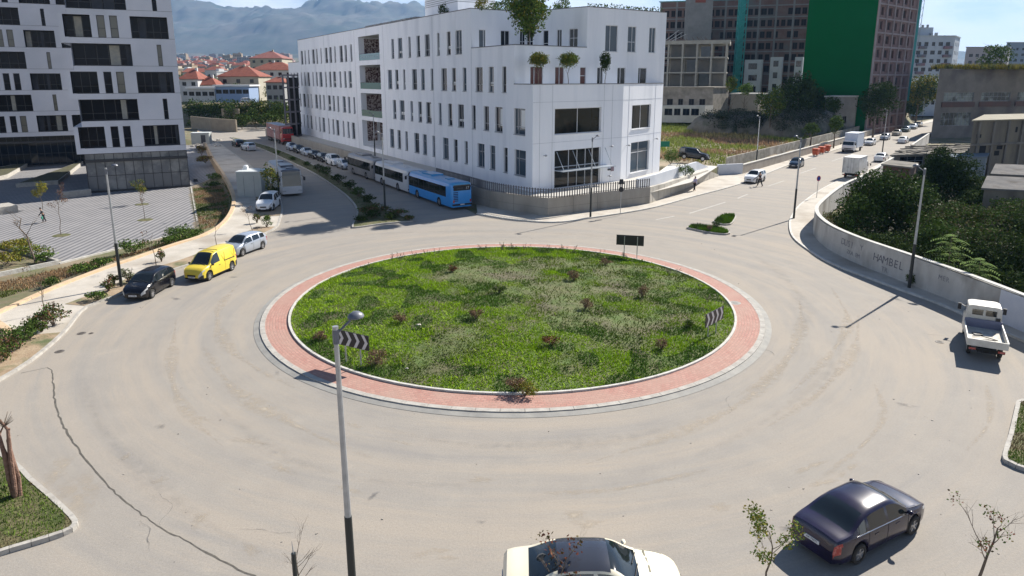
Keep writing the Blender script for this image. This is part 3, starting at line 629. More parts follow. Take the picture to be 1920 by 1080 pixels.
class Fade:
    def __init__(s): s.m = MB(); s.c = []
    def blob(s, x, y, L_, W_, an, seed, z):
        g = random.Random(seed); n = 22; P = []
        for k in range(n): a = 2 * math.pi * k / n; r = 1 + .35 * math.sin(a * 2 + seed) + .2 * math.sin(a * 5 + seed * 2) + g.uniform(-.12, .12); u, v = math.cos(a) * L_ * r, math.sin(a) * W_ * r; P.append((x + u * math.cos(an) - v * math.sin(an), y + u * math.sin(an) + v * math.cos(an), z))
        s.m.add([(x, y, z)] + P, [(0, 1 + k, 1 + (k + 1) % n) for k in range(n)]); s.c += [1.0] + [0.0] * n
    def band(s, P, w, z, k0=1.0, seed=0):
        n = len(P); O = offset(P, 1.0); W_ = [w * (.25 + math.sin(math.pi * (k + .5) / n)) * (0.8 + .4 * math.sin(k * .35 + seed)) for k in range(n)]; vs = []
        for f in (-1, 0, 1): vs += [(p[0] + (o[0] - p[0]) * f * q_, p[1] + (o[1] - p[1]) * f * q_, z) for p, o, q_ in zip(P, O, W_)]
        s.m.add(vs, [(k + j * n, k + 1 + j * n, k + 1 + (j + 1) * n, k + (j + 1) * n) for k in range(n - 1) for j in (0, 1)]); s.c += [0.0] * n + [k0 * math.sin(math.pi * (k + .5) / n) ** .5 for k in range(n)] + [0.0] * n
    def build(s, name, m):
        o = s.m.build(name, m); a = o.data.color_attributes.new('cover', 'FLOAT_COLOR', 'POINT'); a.data.foreach_set('color', [v for c in s.c for v in (c, c, c, 1)]); return tag(o, kind='structure')
fd = Fade()
for i, (px, py, L_, W_) in enumerate(((464, 827, .8, .22), (530, 878, .6, .3), (384, 786, .4, .2), (375, 975, .35, .4), (240, 855, .3, .2), (300, 900, .3, .2), (807, 1036, .6, .2), (838, 1046, .3, .15), (655, 918, .5, .2), (755, 830, .4, .15), (665, 798, .5, .15), (1078, 968, .6, .3), (1108, 982, .5, .2), (1520, 875, .8, .2), (1545, 905, .6, .2), (1590, 880, .7, .2), (470, 1030, .4, .2), (1350, 950, .5, .2), (900, 900, .6, .2))):
    x, y = G(px, py); fd.blob(x, y, L_, W_, math.atan2(y - IC[1], x - IC[0]) + math.pi / 2 + random.Random(i).uniform(-.25, .25), i, .0035)
for i, (pts_, w_) in enumerate(((((1640, 720), (1655, 760), (1648, 800), (1600, 850), (1530, 905)), .2), (((1850, 722), (1857, 765), (1850, 800), (1812, 845)), .2), (((1020, 925), (1130, 920), (1220, 905), (1330, 880)), .25), (((330, 600), (322, 700), (350, 770), (420, 840)), .3), (((1100, 870), (1300, 800), (1420, 735), (1500, 650)), .35), (((1480, 740), (1560, 660), (1590, 600), (1560, 540)), .3), (((1440, 800), (1530, 740), (1600, 660), (1610, 590)), .3), (((560, 730), (480, 690), (420, 640), (410, 580), (450, 530)), .35), (((700, 860), (560, 800), (440, 730), (380, 650)), .4), (((1500, 560), (1500, 620), (1460, 690), (1380, 745)), .35))):
    fd.band(smoothpath([G(*p) for p in pts_], .4), w_, .0045 + i * .0004, .9, i)
fd.blob(*G(150, 925), .75, 1.5, R(12), 3, .003); fd.blob(*G(110, 880), .5, .9, R(20), 5, .0032)
fd.build('sand_drift', fadem('drift_sand2', (0.40, 0.35, 0.28), (0.47, 0.41, 0.33), 3))
fo = Fade(); 
for i, (pts_, w_) in enumerate(((((150, 700), (190, 800), (280, 900), (420, 1000), (600, 1080)), .5), (((1300, 860), (1450, 780), (1560, 690), (1590, 600)), .45), (((700, 800), (900, 835), (1150, 825), (1350, 770)), .5), (((560, 450), (760, 436), (1000, 436), (1260, 452)), .6), (((1400, 470), (1470, 520), (1510, 590), (1490, 680)), .7), (((400, 755), (520, 850), (700, 900), (900, 912)), .35))):
    fo.band(smoothpath([G(*p) for p in pts_], .5), w_, .0095 + i * .0004, .16, i)
for i, (px, py, s_) in enumerate(((1480, 990, .35), (700, 930, .25), (520, 700, .3), (1700, 760, .4), (900, 980, .2), (300, 800, .3), (1330, 430, .5), (1560, 450, .5), (1680, 560, .5), (330, 560, .5), (440, 520, .4))): fo.blob(*G(px, py), s_, s_ * .6, i, i, .0125)
fo.build('worn_track', fadem('tyre_worn', (0.15, 0.148, 0.15), (0.20, 0.195, 0.19), 2))
fs = Fade(); g = random.Random(31)
for i in range(10):
    px, py = g.uniform(250, 1800), g.uniform(520, 1070); x, y = G(px, py)
    if math.hypot(x - IC[0], y - IC[1]) < 16.5: continue
    P = [(x, y)]; an = g.uniform(0, 6.28)
    for k in range(14): an += g.uniform(-.5, .5); P.append((P[-1][0] + math.cos(an) * .16, P[-1][1] + math.sin(an) * .16))
    fs.band(P, .016, .0145, 1.6, i)
fs.build('hairline_crack', fadem('crack_dark', (0.13, 0.125, 0.12), (0.18, .17, .16), 8))
gm = MB(); gg = np.random.default_rng(88)
for k in range(420):
    a = gg.random() * 6.28; r_ = 15.6 + 14 * gg.random() ** .8; x, y = IC[0] + r_ * math.cos(a), IC[1] + r_ * math.sin(a)
    if y < 14 or y > 60: continue
    s = .008 + .022 * gg.random() ** 3; gm.box((x, y, s * .4), (s * 2, s * 1.5, s), gg.random() * 3)
tag(gm.build('road_grit', mat('grit_grey', (0.22, .2, .18), (0.4, .36, .3), scale=2)), 'scattered grit and small stones lying on the asphalt', 'grit', kind='stuff')

MB().sheet(offset(wallR, .2)[::-1] + [(30, 24), (120, 24), (150, 120), (96, 152)], -.44).build('yard_floor', mat('yard_shade', (0.045, 0.04, 0.028), (0.09, 0.08, 0.05), scale=1.2, rough=.95, bump=.6, c3=(0.05, 0.065, 0.02), scale2=.5)); tag(bpy.data.objects['yard_floor'], kind='structure')  # near-black sheet paints the yard's deep shade onto its soil
# ================================================================ BUILDINGS
def part(mb, name, m, t, smooth=False, parent=None):
    ox, oy, oz = t.location; mb.v = [(v[0] - ox, v[1] - oy, v[2] - oz) for v in mb.v]
    return mb.build(name, m, parent or t, smooth)
def dirn(A, B):
    d = np.array(B[:2], float) - np.array(A[:2], float); L = float(np.linalg.norm(d)); return d / L, L
def facade(mb, A, B, z0, z1, ops, depth=.25, mi=0):
    """wall from A to B (outside on the right-hand side) with real openings and reveals"""
    d, L = dirn(A, B); n = np.array([d[1], -d[0]])
    ops = [(max(0, a), min(L, b), max(z0, c), min(z1, e)) for a, b, c, e in ops if b > 0 and a < L]
    ss = sorted({0.0, L} | {o[0] for o in ops} | {o[1] for o in ops}); P = lambda s, z, k=0: (A[0] + d[0] * s - n[0] * k, A[1] + d[1] * s - n[1] * k, z)
    for a, b in zip(ss, ss[1:]):
        if b - a < 1e-6: continue
        m = (a + b) / 2; z = z0
        for o in sorted((o for o in ops if o[0] < m < o[1]), key=lambda o: o[2]):
            if o[2] > z: mb.add([P(a, z), P(b, z), P(b, o[2]), P(a, o[2])], [(0, 1, 2, 3)], mi)
            z = max(z, o[3])
        if z < z1: mb.add([P(a, z), P(b, z), P(b, z1), P(a, z1)], [(0, 1, 2, 3)], mi)
    for a, b, c, e in ops:
        v = [P(a, c), P(b, c), P(b, e), P(a, e), P(a, c, depth), P(b, c, depth), P(b, e, depth), P(a, e, depth)]
        mb.add(v, [(0, 4, 5, 1), (1, 5, 6, 2), (2, 6, 7, 3), (3, 7, 4, 0)], mi)
def winmb(f, p, A, B, o, depth=.25, vb=(), hb=(), fw=.06, sill=0.0):
    d, L = dirn(A, B); n = np.array([d[1], -d[0]]); a, b, c, e = o; k = depth
    P = lambda s, z, q: (A[0] + d[0] * s - n[0] * q, A[1] + d[1] * s - n[1] * q, z)
    for s in (a + fw / 2, b - fw / 2): f.bar(P(s, c, k - .04), P(s, e, k - .04), fw, .07, up=(n[0], n[1], 0))
    for z in (c + fw / 2, e - fw / 2): f.bar(P(a + fw, z, k - .04), P(b - fw, z, k - .04), .07, fw)
    for v in vb: s = a + (b - a) * v; f.bar(P(s, c + fw, k - .043), P(s, e - fw, k - .043), fw, .06, up=(n[0], n[1], 0))
    for h in hb: z = c + (e - c) * h; f.bar(P(a + fw, z, k - .038), P(b - fw, z, k - .038), .055, fw)
    if sill: f.bar(P(a - .05, c - .02, k / 2 - .06), P(b + .05, c - .02, k / 2 - .06), k + .12, .045)
    if p is not None: p.add([P(a, c, k - .02), P(b, c, k - .02), P(b, e, k - .02), P(a, e, k - .02)], [(0, 1, 2, 3)])
def glassm(name, c, rough=.04, c2=None):
    return mat(name, c, c2, scale=.25, rough=rough, spec=.35, contrast=(.45, .55)) if c2 else mat(name, c, rough=rough, spec=.35)
GL_D = glassm('glass_dark', (0.008, 0.012, 0.018)); GL_B = glassm('glass_blue', (0.05, 0.075, 0.10)); GL_I = glassm('glass_interior', (0.012, 0.014, 0.013), .05, (0.04, 0.032, 0.025)); GL_R = glassm('glass_red_room', (0.07, 0.012, 0.012), .08)
M_WHITE = mat('white_render', (0.78, 0.80, 0.84), (0.84, 0.85, 0.88), scale=.8, rough=.75, bump=.04, c3=(0.70, 0.72, 0.76), scale2=.45, bscale=40, stretch=(1, 1, .14))
M_FRAME = mat('window_frame_grey', (0.30, 0.31, 0.33), rough=.5); M_FRW = mat('window_frame_white', (0.62, 0.63, 0.65), rough=.5); M_FRD = mat('window_frame_dark', (0.03, 0.03, 0.035), rough=.4)
M_PANE_LIGHT = mat('painted_pane_light', (0.75, 0.75, 0.73), rough=.6)
M_COPE = mat('roof_coping_dark', (0.10, 0.10, 0.11), (0.14, 0.14, 0.15), scale=3, rough=.6)
M_CONC = mat('concrete', (0.30, 0.285, 0.25), (0.38, 0.36, 0.32), scale=.9, rough=.92, bump=.3, c3=(0.20, 0.185, 0.165), scale2=.35, stretch=(1, 1, .35), bscale=12)

# ---------------- white office building at the corner
C1, C2, C3 = (2.27, 75.57), (13.52, 84.6), (20.17, 93.14); LD = np.array([-0.518, 0.855]); LN = np.array([-0.855, -0.518])
def LP(s, k=0): return (C1[0] + LD[0] * s + LN[0] * k, C1[1] + LD[1] * s + LN[1] * k)
FAR = 107.0; Lend = LP(FAR); Ltop = LP(97); BACK = (C3[0] + LD[0] * 105, C3[1] + LD[1] * 105); BACK4 = (C3[0] + LD[0] * 95, C3[1] + LD[1] * 95)
E3 = LP(3.94); A4 = LP(14.16); I4 = (1.72, 92.2); B4 = (9.05, 85.6); TB = 0.9
wb = thing('office_building', 'large white corner office building with planted roof terraces and rows of narrow windows', 'building', (C1[0], C1[1], 0))
def sx(px, py): return onplane(px, py, C1, LP(100))[0]
rows_near = {4: ([(148, 25), (240, 32), (335, 55), (455, 28), (567, 42), (680, 62), (820, 30), (952, 50)], 700, 6.75, 78), 3: ([(210, 50), (297, 38), (390, 26), (520, 60), (625, 46), (740, 30), (895, 70), (1018, 52)], 700, 6.75, 148),
             2: ([(180, 22), (270, 38), (365, 58), (485, 30), (590, 45), (700, 66), (843, 35), (970, 52)], 700, 6.75, 210), 1: ([(240, 50), (330, 40), (422, 30), (550, 60), (652, 50), (765, 34), (915, 70), (1040, 48)], 700, 6.75, 275)}
rows_near2 = {4: [(132, 80)], 3: [(208, 45), (392, 90), (545, 65), (710, 52)], 2: [(160, 75), (325, 44), (483, 66), (640, 95), (905, 142)], 1: [(228, 38), (415, 88), (562, 66), (727, 50), (912, 142)]}
rows_far = {4: [(127, 20), (157, 12), (190, 12), (233, 22), (265, 14), (305, 12), (353, 26), (392, 22), (433, 14), (490, 28), (533, 20), (583, 16)], 3: [(33, 10), (60, 12), (89, 18), (125, 10), (156, 12), (188, 22), (231, 12), (265, 14), (302, 26), (348, 14), (388, 20), (428, 26), (482, 16), (527, 20), (572, 28)],
            2: [(58, 18), (88, 12), (116, 12), (152, 22), (184, 14), (217, 12), (261, 24), (295, 16), (331, 14), (380, 26), (420, 18), (460, 16), (516, 28), (561, 20), (608, 16)], 1: [(60, 8), (86, 10), (114, 16), (151, 10), (182, 12), (214, 20), (257, 10), (292, 12), (327, 24), (375, 12), (415, 16), (455, 26), (508, 14), (553, 18), (599, 28)]}
WZ = {1: 2.87, 2: 7.52, 3: 12.15, 4: 16.8}; wins = []
for r_, (lst, x0, sc, y) in rows_near.items():
    for xc, w in lst:
        a, b = sx(x0 + (xc - w / 2) / sc, y), sx(x0 + (xc + w / 2) / sc, y); wins.append((r_, b, a))
    for xc, w in rows_near2[r_]:
        a, b = sx(840 + (xc - w / 2) / 6.75, y), sx(840 + (xc + w / 2) / 6.75, y); wins.append((r_, b, a))
for r_, lst in rows_far.items():
    for xc, w in lst:
        y = {4: 105, 3: 148, 2: 190, 1: 230}[r_]; a, b = sx(540 + (xc - w / 2) / 4.911, y), sx(540 + (xc + w / 2) / 4.911, y); wins.append((r_, b, a))
wins = [(r_, a, b) for r_, a, b in wins if 0.3 < a < b < FAR - .5 and not (b > 43.5 and a < 58.5)]
OPL = [(FAR - b, FAR - a, WZ[r_], WZ[r_] + 2.95) for r_, a, b in wins]
BALC = [(FAR - 56.2, FAR - 46.0, z0, z1) for z0, z1 in ((2.0, 6.6), (7.3, 11.3), (12.0, 16.0), (16.8, 20.8))]
wl = MB()
lowops = [o for o in OPL if o[3] < 11.5] + BALC[:2]; midops = [o for o in OPL if 11.5 < o[3] < 16] ; topops = [o for o in OPL if o[3] > 16]
facade(wl, Lend, C1, TB, 12.0, lowops, .3)
fr_ops = [(3.25, 10.7, 7.55, 10.45), (3.3, 10.8, 1.35, 5.75)]; facade(wl, C1, C2, TB, 12.1, fr_ops, .35)
rt_ops = [(2.4, 7.5, 7.5, 10.5), (2.45, 7.55, 1.95, 5.85)]; facade(wl, C2, C3, TB, 12.1, rt_ops, .3)
low_poly = [C1, C2, C3, BACK, Lend]
def bandwall(P, z0, z1, t=.25): wallpath(wl, P, t, z0, z1)
bandwall([C1, C2, C3], 12.1, 13.1)
# level 3 and level 4 walls
facade(wl, Lend, C1, 12.0, 13.1, [(a, b, c, min(e, 13.1)) for a, b, c, e in midops] + [BALC[2]], .3)
facade(wl, Lend, E3, 13.1, 17.4, [(a, b, max(c, 13.1), e) for a, b, c, e in midops if b < FAR - 3.94] + [(BALC[2][0], BALC[2][1], 13.1, 16.0), (BALC[3][0], BALC[3][1], 16.8, 17.4)] + [(a, b, c, 17.4) for a, b, c, e in topops], .3)
facade(wl, Ltop, A4, 17.4, 22.1, [(a - 10, b - 10, 17.4, e) for a, b, c, e in topops] + [(BALC[3][0] - 10, BALC[3][1] - 10, 17.4, 20.8)], .3)
l3L = dirn(E3, B4)[1]; l4R = dirn(B4, C3)[1]
def on(A, B, x0, x1, y): return onplane(x0, y, A, B)[0], onplane(x1, y, A, B)[0]
o3a = [(*on(E3, B4, a, b, 130), 12.2, 15.1) for a, b in ((994.5, 1018.5), (1041, 1058), (1088, 1099))]
o3b = [(*on(B4, C3, a, b, 130), 12.2, 15.1) for a, b in ((1120, 1131), (1158, 1173), (1197, 1213))] + [(*on(B4, C3, a, b, 75), 17.0, 20.15) for a, b in ((1135, 1158), (1177, 1192.5), (1217, 1229))]
facade(wl, E3, B4, 12.1, 17.4, o3a, .2); facade(wl, B4, C3, 12.1, 22.1, o3b, .2)
o4a = [(*on(A4, I4, a, b, 70), 16.5, 19.7) for a, b in ((898, 911), (939, 955.5), (975, 985))]; o4b = [(*on(I4, B4, a, b, 70), 16.5, 19.7) for a, b in ((987, 999), (1018, 1028), (1044, 1053), (1067, 1083))]
facade(wl, A4, I4, 16.4, 22.1, o4a, .2); facade(wl, I4, B4, 16.4, 22.1, o4b, .2)
for A, B, z0, z1 in ((C3, BACK, 0, 13.1), (C3, BACK4, 13.1, 22.1), (BACK, Lend, 0, 17.4), (BACK4, Ltop, 13.1, 22.1)): facade(wl, A, B, z0, z1, [])
wl.sheet([C1, C2, C3, B4, E3], 12.1); wl.sheet([E3, B4, I4, A4], 16.4); wl.sheet([Ltop, A4, I4, B4, C3, BACK4], 21.6); wl.sheet([Lend, Ltop, BACK4, BACK], 16.9)
part(wl, 'wall', M_WHITE, wb)
cp = MB()
for P, z in (([C1, C2, C3], 13.1), ([E3, C1], 13.1), ([A4, E3], 17.4), ([E3, B4], 17.4), ([Ltop, A4, I4, B4, C3], 22.1), ([Lend, Ltop], 17.4)): wallpath(cp, offset(P, -.05), .36, z, z + .09)
part(cp, 'coping', M_COPE, wb)
pl = MB(); wallpath(pl, [LP(FAR, .04), LP(0, .04)], .05, 0.0, 1.25); part(pl, 'plinth', mat('plinth_dark', (0.16, 0.165, 0.18), (0.20, 0.20, 0.21), scale=1), wb)
sm = MB()
for s in (14.16, 25.5, 44.2, 58.3, 77.0): a = LP(s, .012); sm.bar((*a, 1.3), (*a, 22.0 if s != 14.16 else 17.3), .05, .02, up=(LN[0], LN[1], 0))
for z in (11.2,):
    for A, B in ((C1, C2), (C2, C3)):
        d, L = dirn(A, B); n = np.array([d[1], -d[0]]) * .008; sm.bar((A[0] + n[0], A[1] + n[1], z), (B[0] + n[0], B[1] + n[1], z), .02, .03)
for A, B, fs in ((C1, C2, (.07, .20, .77, .87)), (C2, C3, (.14, .80))):
    d, L = dirn(A, B); n = np.array([d[1], -d[0]]) * .008
    for f in fs: sm.bar((A[0] + d[0] * L * f + n[0], A[1] + d[1] * L * f + n[1], 1.3), (A[0] + d[0] * L * f + n[0], A[1] + d[1] * L * f + n[1], 13), .03, .02, up=(n[0], n[1], 0))
    for z in (6.7,): sm.bar((A[0] + n[0], A[1] + n[1], z), (B[0] + n[0], B[1] + n[1], z), .02, .03)
part(sm, 'panel_joint', mat('joint_grey', (0.42, 0.44, 0.48)), wb)
wins.sort(key=lambda w: w[1]); stuffw, stuffp = MB(), MB(); q = random.Random(4); cnt = 0
for r_, a, b in wins:
    o = (FAR - b, FAR - a, WZ[r_], WZ[r_] + 2.95); w = b - a; vb = (.5,) if w > 1.25 else (); vb = (.3,) if w > 2.2 else vb; f = MB() if cnt < 76 else stuffw; p = MB() if cnt < 76 else stuffp
    winmb(f, p, Lend, C1, o, .26, vb, (.66,) if r_ == 1 else (.3,), .07, .03 if cnt < 76 else 0)
    if cnt < 76:
        F = part(f, 'window', M_FRAME, wb); part(p, 'pane', GL_B if q.random() < .25 else GL_D, wb, parent=F)
        if r_ > 1 and q.random() < .6:      # white strip painting reflections and lit interior into the pane
            d, L = dirn(Lend, C1); n = np.array([d[1], -d[0]]); P = lambda s, z: (Lend[0] + d[0] * s - n[0] * .232, Lend[1] + d[1] * s - n[1] * .232, z); zb = o[2] + .75; k = q.uniform(.25, .45); s0, s1 = o[0] + .1, o[1] - .1
            if q.random() < .3: s0, zt = o[0] + (o[1] - o[0]) * .5, o[3] - .2
            else: zt = zb + k
            part(MB().add([P(s0, zb), P(s1, zb), P(s1, zt), P(s0, zt)], [(0, 1, 2, 3)]), 'pane_light', M_PANE_LIGHT, wb, parent=F)
    cnt += 1
if stuffw.v:
    F = part(stuffw, 'far_windows', M_FRAME, wb); F['kind'] = 'stuff'; part(stuffp, 'pane', GL_D, wb, parent=F)
def wins_on(A, B, ops, depth, specs, m=M_FRW, g=None):
    for o, (vb, hb, gm) in zip(ops, specs):
        f, p = MB(), MB(); winmb(f, p, A, B, o, depth, vb, hb, .07, .04); F = part(f, 'window', m, wb); part(p, 'pane', gm, wb, parent=F)
wins_on(C1, C2, fr_ops, .3, [((.5,), (), GL_I), ((.32, .5, .68), (.47, .56), GL_I)]); wins_on(C2, C3, rt_ops, .26, [((.5,), (), GL_D), ((.45,), (.66,), GL_B)])
wins_on(E3, B4, o3a, .16, [((.32,), (), GL_R), ((.5,), (.15,), GL_R), ((), (.65,), GL_R)]); wins_on(B4, C3, o3b, .16, [((.6,), (), GL_D), ((.4,), (), GL_D), ((.25,), (), GL_D), ((.4,), (), GL_B), ((.55,), (.4,), GL_B), ((.5,), (), GL_B)])
wins_on(A4, I4, o4a, .16, [((.7,), (), GL_B), ((.5,), (), GL_D), ((.5,), (.6,), GL_D)]); wins_on(I4, B4, o4b, .16, [((.5,), (.6,), GL_D), ((), (.5,), GL_D), ((.5,), (), GL_D), ((.5,), (.65,), GL_D)])
# canopy over the door, wall lamps, plaque
def FP(A, B, s, z, k): d, L = dirn(A, B); return (A[0] + d[0] * s + d[1] * k, A[1] + d[1] * s - d[0] * k, z)
ca = MB(); ca.add([FP(C1, C2, 3.3, 3.45, 0), FP(C1, C2, 11.9, 3.45, 0), FP(C1, C2, 11.9, 3.45, 1.5), FP(C1, C2, 3.3, 3.45, 1.5), FP(C1, C2, 3.3, 3.53, 0), FP(C1, C2, 11.9, 3.53, 0), FP(C1, C2, 11.9, 3.53, 1.5), FP(C1, C2, 3.3, 3.53, 1.5)], [(3, 2, 1, 0), (4, 5, 6, 7), (3, 7, 6, 2), (0, 4, 7, 3), (2, 6, 5, 1)])
for s in (3.6, 6.1, 8.7, 11.5): ca.bar(FP(C1, C2, s, 3.53, 1.3), FP(C1, C2, s, 5.6, .02), .05)
part(ca, 'canopy', mat('canopy_glass', (0.42, 0.46, 0.50), rough=.15), wb)
for A, B, s, z in ((C1, C2, 12.3, 5.7), (C2, C3, 1.2, 5.6), (C2, C3, 8.9, 5.9), (C1, C2, 12.1, 2.1), (C1, C2, 1.6, 5.3)):
    l = MB(); l.bar(FP(A, B, s, z, 0), FP(A, B, s, z + .1, .35), .06); l.ell(FP(A, B, s, z + .05, .42), (.17, .17, .12), 8, 5); part(l, 'wall_lamp', M_FRAME, wb, True)
part(MB().box(FP(C1, C2, 12.9, 3.0, .02), (.5, .06, .7), math.atan2(C2[1] - C1[1], C2[0] - C1[0])), 'wall_plaque', mat('plaque', (0.25, 0.18, 0.20)), wb)
part(MB().box(FP(C1, C2, 12.3, 2.9, .06), (.45, .12, .2), math.atan2(C2[1] - C1[1], C2[0] - C1[0])), 'door_intercom', M_FRD, wb)
# recessed balconies with patterned screens
M_SCREEN = mat('patterned_screen', (0.07, 0.03, 0.03), (0.42, 0.36, 0.34), scale=3.2, rough=.8, contrast=(.44, .56), detail=10)
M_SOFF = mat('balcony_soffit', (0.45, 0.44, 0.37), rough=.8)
for i, (a, b, z0, z1) in enumerate(BALC):
    inn = MB(); P = lambda s, z, k: FP(Lend, C1, s, z, k); D = -8.5
    v = [P(a, z0, -.3), P(b, z0, -.3), P(b, z1, -.3), P(a, z1, -.3), P(a, z0, D), P(b, z0, D), P(b, z1, D), P(a, z1, D)]
    inn.add(v, [(0, 1, 5, 4), (1, 2, 6, 5), (3, 0, 4, 7), (4, 5, 6, 7)]); part(inn, 'balcony', M_WHITE, wb)
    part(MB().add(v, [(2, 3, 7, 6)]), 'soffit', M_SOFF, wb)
    gl = MB(); gl.add([P(a, z0 + .02, -.05), P(b, z0 + .02, -.05), P(b, z0 + 1.1, -.05), P(a, z0 + 1.1, -.05)], [(0, 1, 2, 3)])
    if i: part(gl, 'balustrade', mat('teal_glass', (0.07, 0.16, 0.16), rough=.12, spec=.8), wb)
    for k0, k1 in (((1.0, 5.0),) if i else ((.9, 2.7), (3.3, 5.4))):
        part(MB().box(P(a + .14, (z0 + z1) / 2 + .25, -(k0 + k1) / 2), (.12, k1 - k0, (z1 - z0) - 1.1), math.atan2(-LD[1], -LD[0])), 'screen_panel', M_SCREEN, wb)
    part(MB().box(P(a + .1, z0 + 1.5, -6.9), (.1, 2.0, 3.0), math.atan2(-LD[1], -LD[0])), 'balcony_door', GL_D, wb)
# rooftop room with louvres and row of small units
rr_ = thing('rooftop_room', 'small white louvred plant room standing on the office roof', 'building', (*LP(31, -7), 21.6)); x, y = LP(31, -7); az = math.atan2(-LD[1], -LD[0])
b = MB(); b.box((x, y, 23.6), (11, 6, 4.0), az); part(b, 'wall', M_WHITE, rr_); b = MB(); b.box((x, y, 25.75), (11.8, 6.8, .3), az); part(b, 'roof', M_FRAME, rr_)
b = MB()
for k in range(4): b.box((x, y, 24.2 + k * .28), (11.06, 6.06, .07), az)
b.box((x + 1, y, 23.6), (.5, 6.1, .9), az); part(b, 'louvre', mat('louvre_grey', (0.25, 0.26, 0.28)), rr_)
for k in range(13):
    s = 27 + k * 1.7; x, y = LP(s + 6, -1.0); b = MB(); b.box((0, 0, .35), (1.2, .8, .7)); b.box((0, 0, .74), (1.24, .84, .06)); b.box((-.4, 0, -.0), (.1, .7, .1)); b.box((.4, 0, 0), (.1, .7, .1)); tag(b.build('roof_vent_unit', mat('vent_grey', (0.22, 0.23, 0.24), (0.3, 0.3, 0.31), scale=2), loc=(x, y, 21.75), rz=az), 'small grey unit in the row along the far roof edge of the office', 'roof unit', 'row of grey units on the office roof')
# terrace, retaining wall, fence
M_RET = mat('retaining_concrete', (0.30, 0.28, 0.245), (0.36, 0.335, 0.295), scale=.8, rough=.92, bump=.2, c3=(0.22, 0.205, 0.18), scale2=.4, stretch=(1, 1, .4))
RW = [LP(112, 5.4), LP(60, 5.4), LP(0, 5.4), (3.64, 68.1), (15.43, 75.38)]
M_TERR = mat('terrace_paving', (0.45, 0.43, 0.39), (0.52, 0.50, 0.46), scale=1, rough=.9)
tr = MB(); tr.sheet(RW + [(22.6, 84.0), (30.0, 99.0), (24.0, 103.0), C3, C2, C1, Lend], 1.32); tag(tr.build('terrace', M_TERR), kind='structure')
rw = thing('retaining_wall', 'long concrete retaining wall with joints below the white office building', 'wall', (3.64, 68.1, 0))
m = MB(); wallpath(m, RW, .35, -.05, 1.93); part(m, 'wall', M_RET, rw)
m = MB()
for i in range(len(RW) - 1):
    d, L_ = dirn(RW[i], RW[i + 1]); n = np.array([d[1], -d[0]])
    for k in range(1, int(L_ / 3.2)): p = np.array(RW[i]) + d * k * 3.2 + n * .004; m.bar((*p, 0.1), (*p, 1.9), .035, .01, up=(n[0], n[1], 0))
    p = np.array(RW[i]) + n * .004; m.bar((p[0], p[1], .9), (p[0] + d[0] * L_, p[1] + d[1] * L_, .9), .01, .02)
part(m, 'joint', mat('joint_dark', (0.12, 0.115, 0.11)), rw)
fe = thing('metal_fence', 'low metal fence of upright bars on the retaining wall by the office entrance', 'fence', (3.64, 68.1, 1.93))
fp = smoothpath([LP(14, 5.2), LP(5, 5.2), LP(0, 5.2), (3.7, 68.35), (9.5, 71.9), (15.3, 75.5)], .32); m = MB()
for p in fp: m.box((p[0], p[1], 2.42), (.05, .12, .95), .7)
part(m, 'bars', mat('fence_metal', (0.13, 0.13, 0.14), rough=.5, metal=.3), fe)
m = MB()
for z in (2.05, 2.78): m.tube([(p[0], p[1], z) for p in fp], .03, 4)
part(m, 'rail', MATS['fence_metal'], fe)
pts = [(15.43, 75.38), (18.2, 79.5), (22.5, 86.5), (26.8, 93.3), (29.6, 97.2)]; tp = [1.95, 1.8, 1.65, 1.5, .35]
rp = thing('ramp_wall', 'concrete ramp wall with a gabled end beside the pavement', 'wall', (15.43, 75.38, 0))
m = MB(); wallpath(m, pts, .3, -.05, tp); part(m, 'wall', mat('ramp_concrete', (0.44, 0.41, 0.35), (0.50, 0.47, 0.41), scale=.8, rough=.9, bump=.2, c3=(0.37, 0.34, 0.29), scale2=.4, stretch=(1, 1, .4)), rp)
m = MB()
for a in np.arange(.04, 1, .085):
    k = a * 4; i = min(3, int(k)); p = np.array(pts[i]) * (1 - k + i) + np.array(pts[i + 1]) * (k - i); zt = tp[i] * (1 - k + i) + tp[i + 1] * (k - i); m.bar((p[0] + .005, p[1] - .004, .05), (p[0] + .005, p[1] - .004, zt - .1), .03, .012, up=(.8, -.6, 0))
part(m, 'joint', mat('joint_brown', (0.22, 0.2, 0.17)), rp)
m = MB(); pp = [(15.2, 76.6), (18.6, 82.2), (22.0, 88.4), (26.0, 94.6), (29.0, 98.6)]
m = MB(); wallpath(m, offset(pts, 1.5), .25, .9, [2.75, 2.65, 2.6, 2.55, 1.3]); tag(m.build('parapet_wall', mat('pale_blue_render', (0.50, 0.53, 0.58), (0.56, 0.58, 0.62), scale=.6, rough=.8)), 'pale blue grey parapet wall rising and falling behind the ramp', 'wall')
m = MB(); wallpath(m, [(29.9, 98.6), lotwall[2]], .3, -.05, 1.6); tag(m.build('low_wall', MATS['pale_blue_render']), 'short pale wall section between the ramp and the brown roadside wall', 'wall')
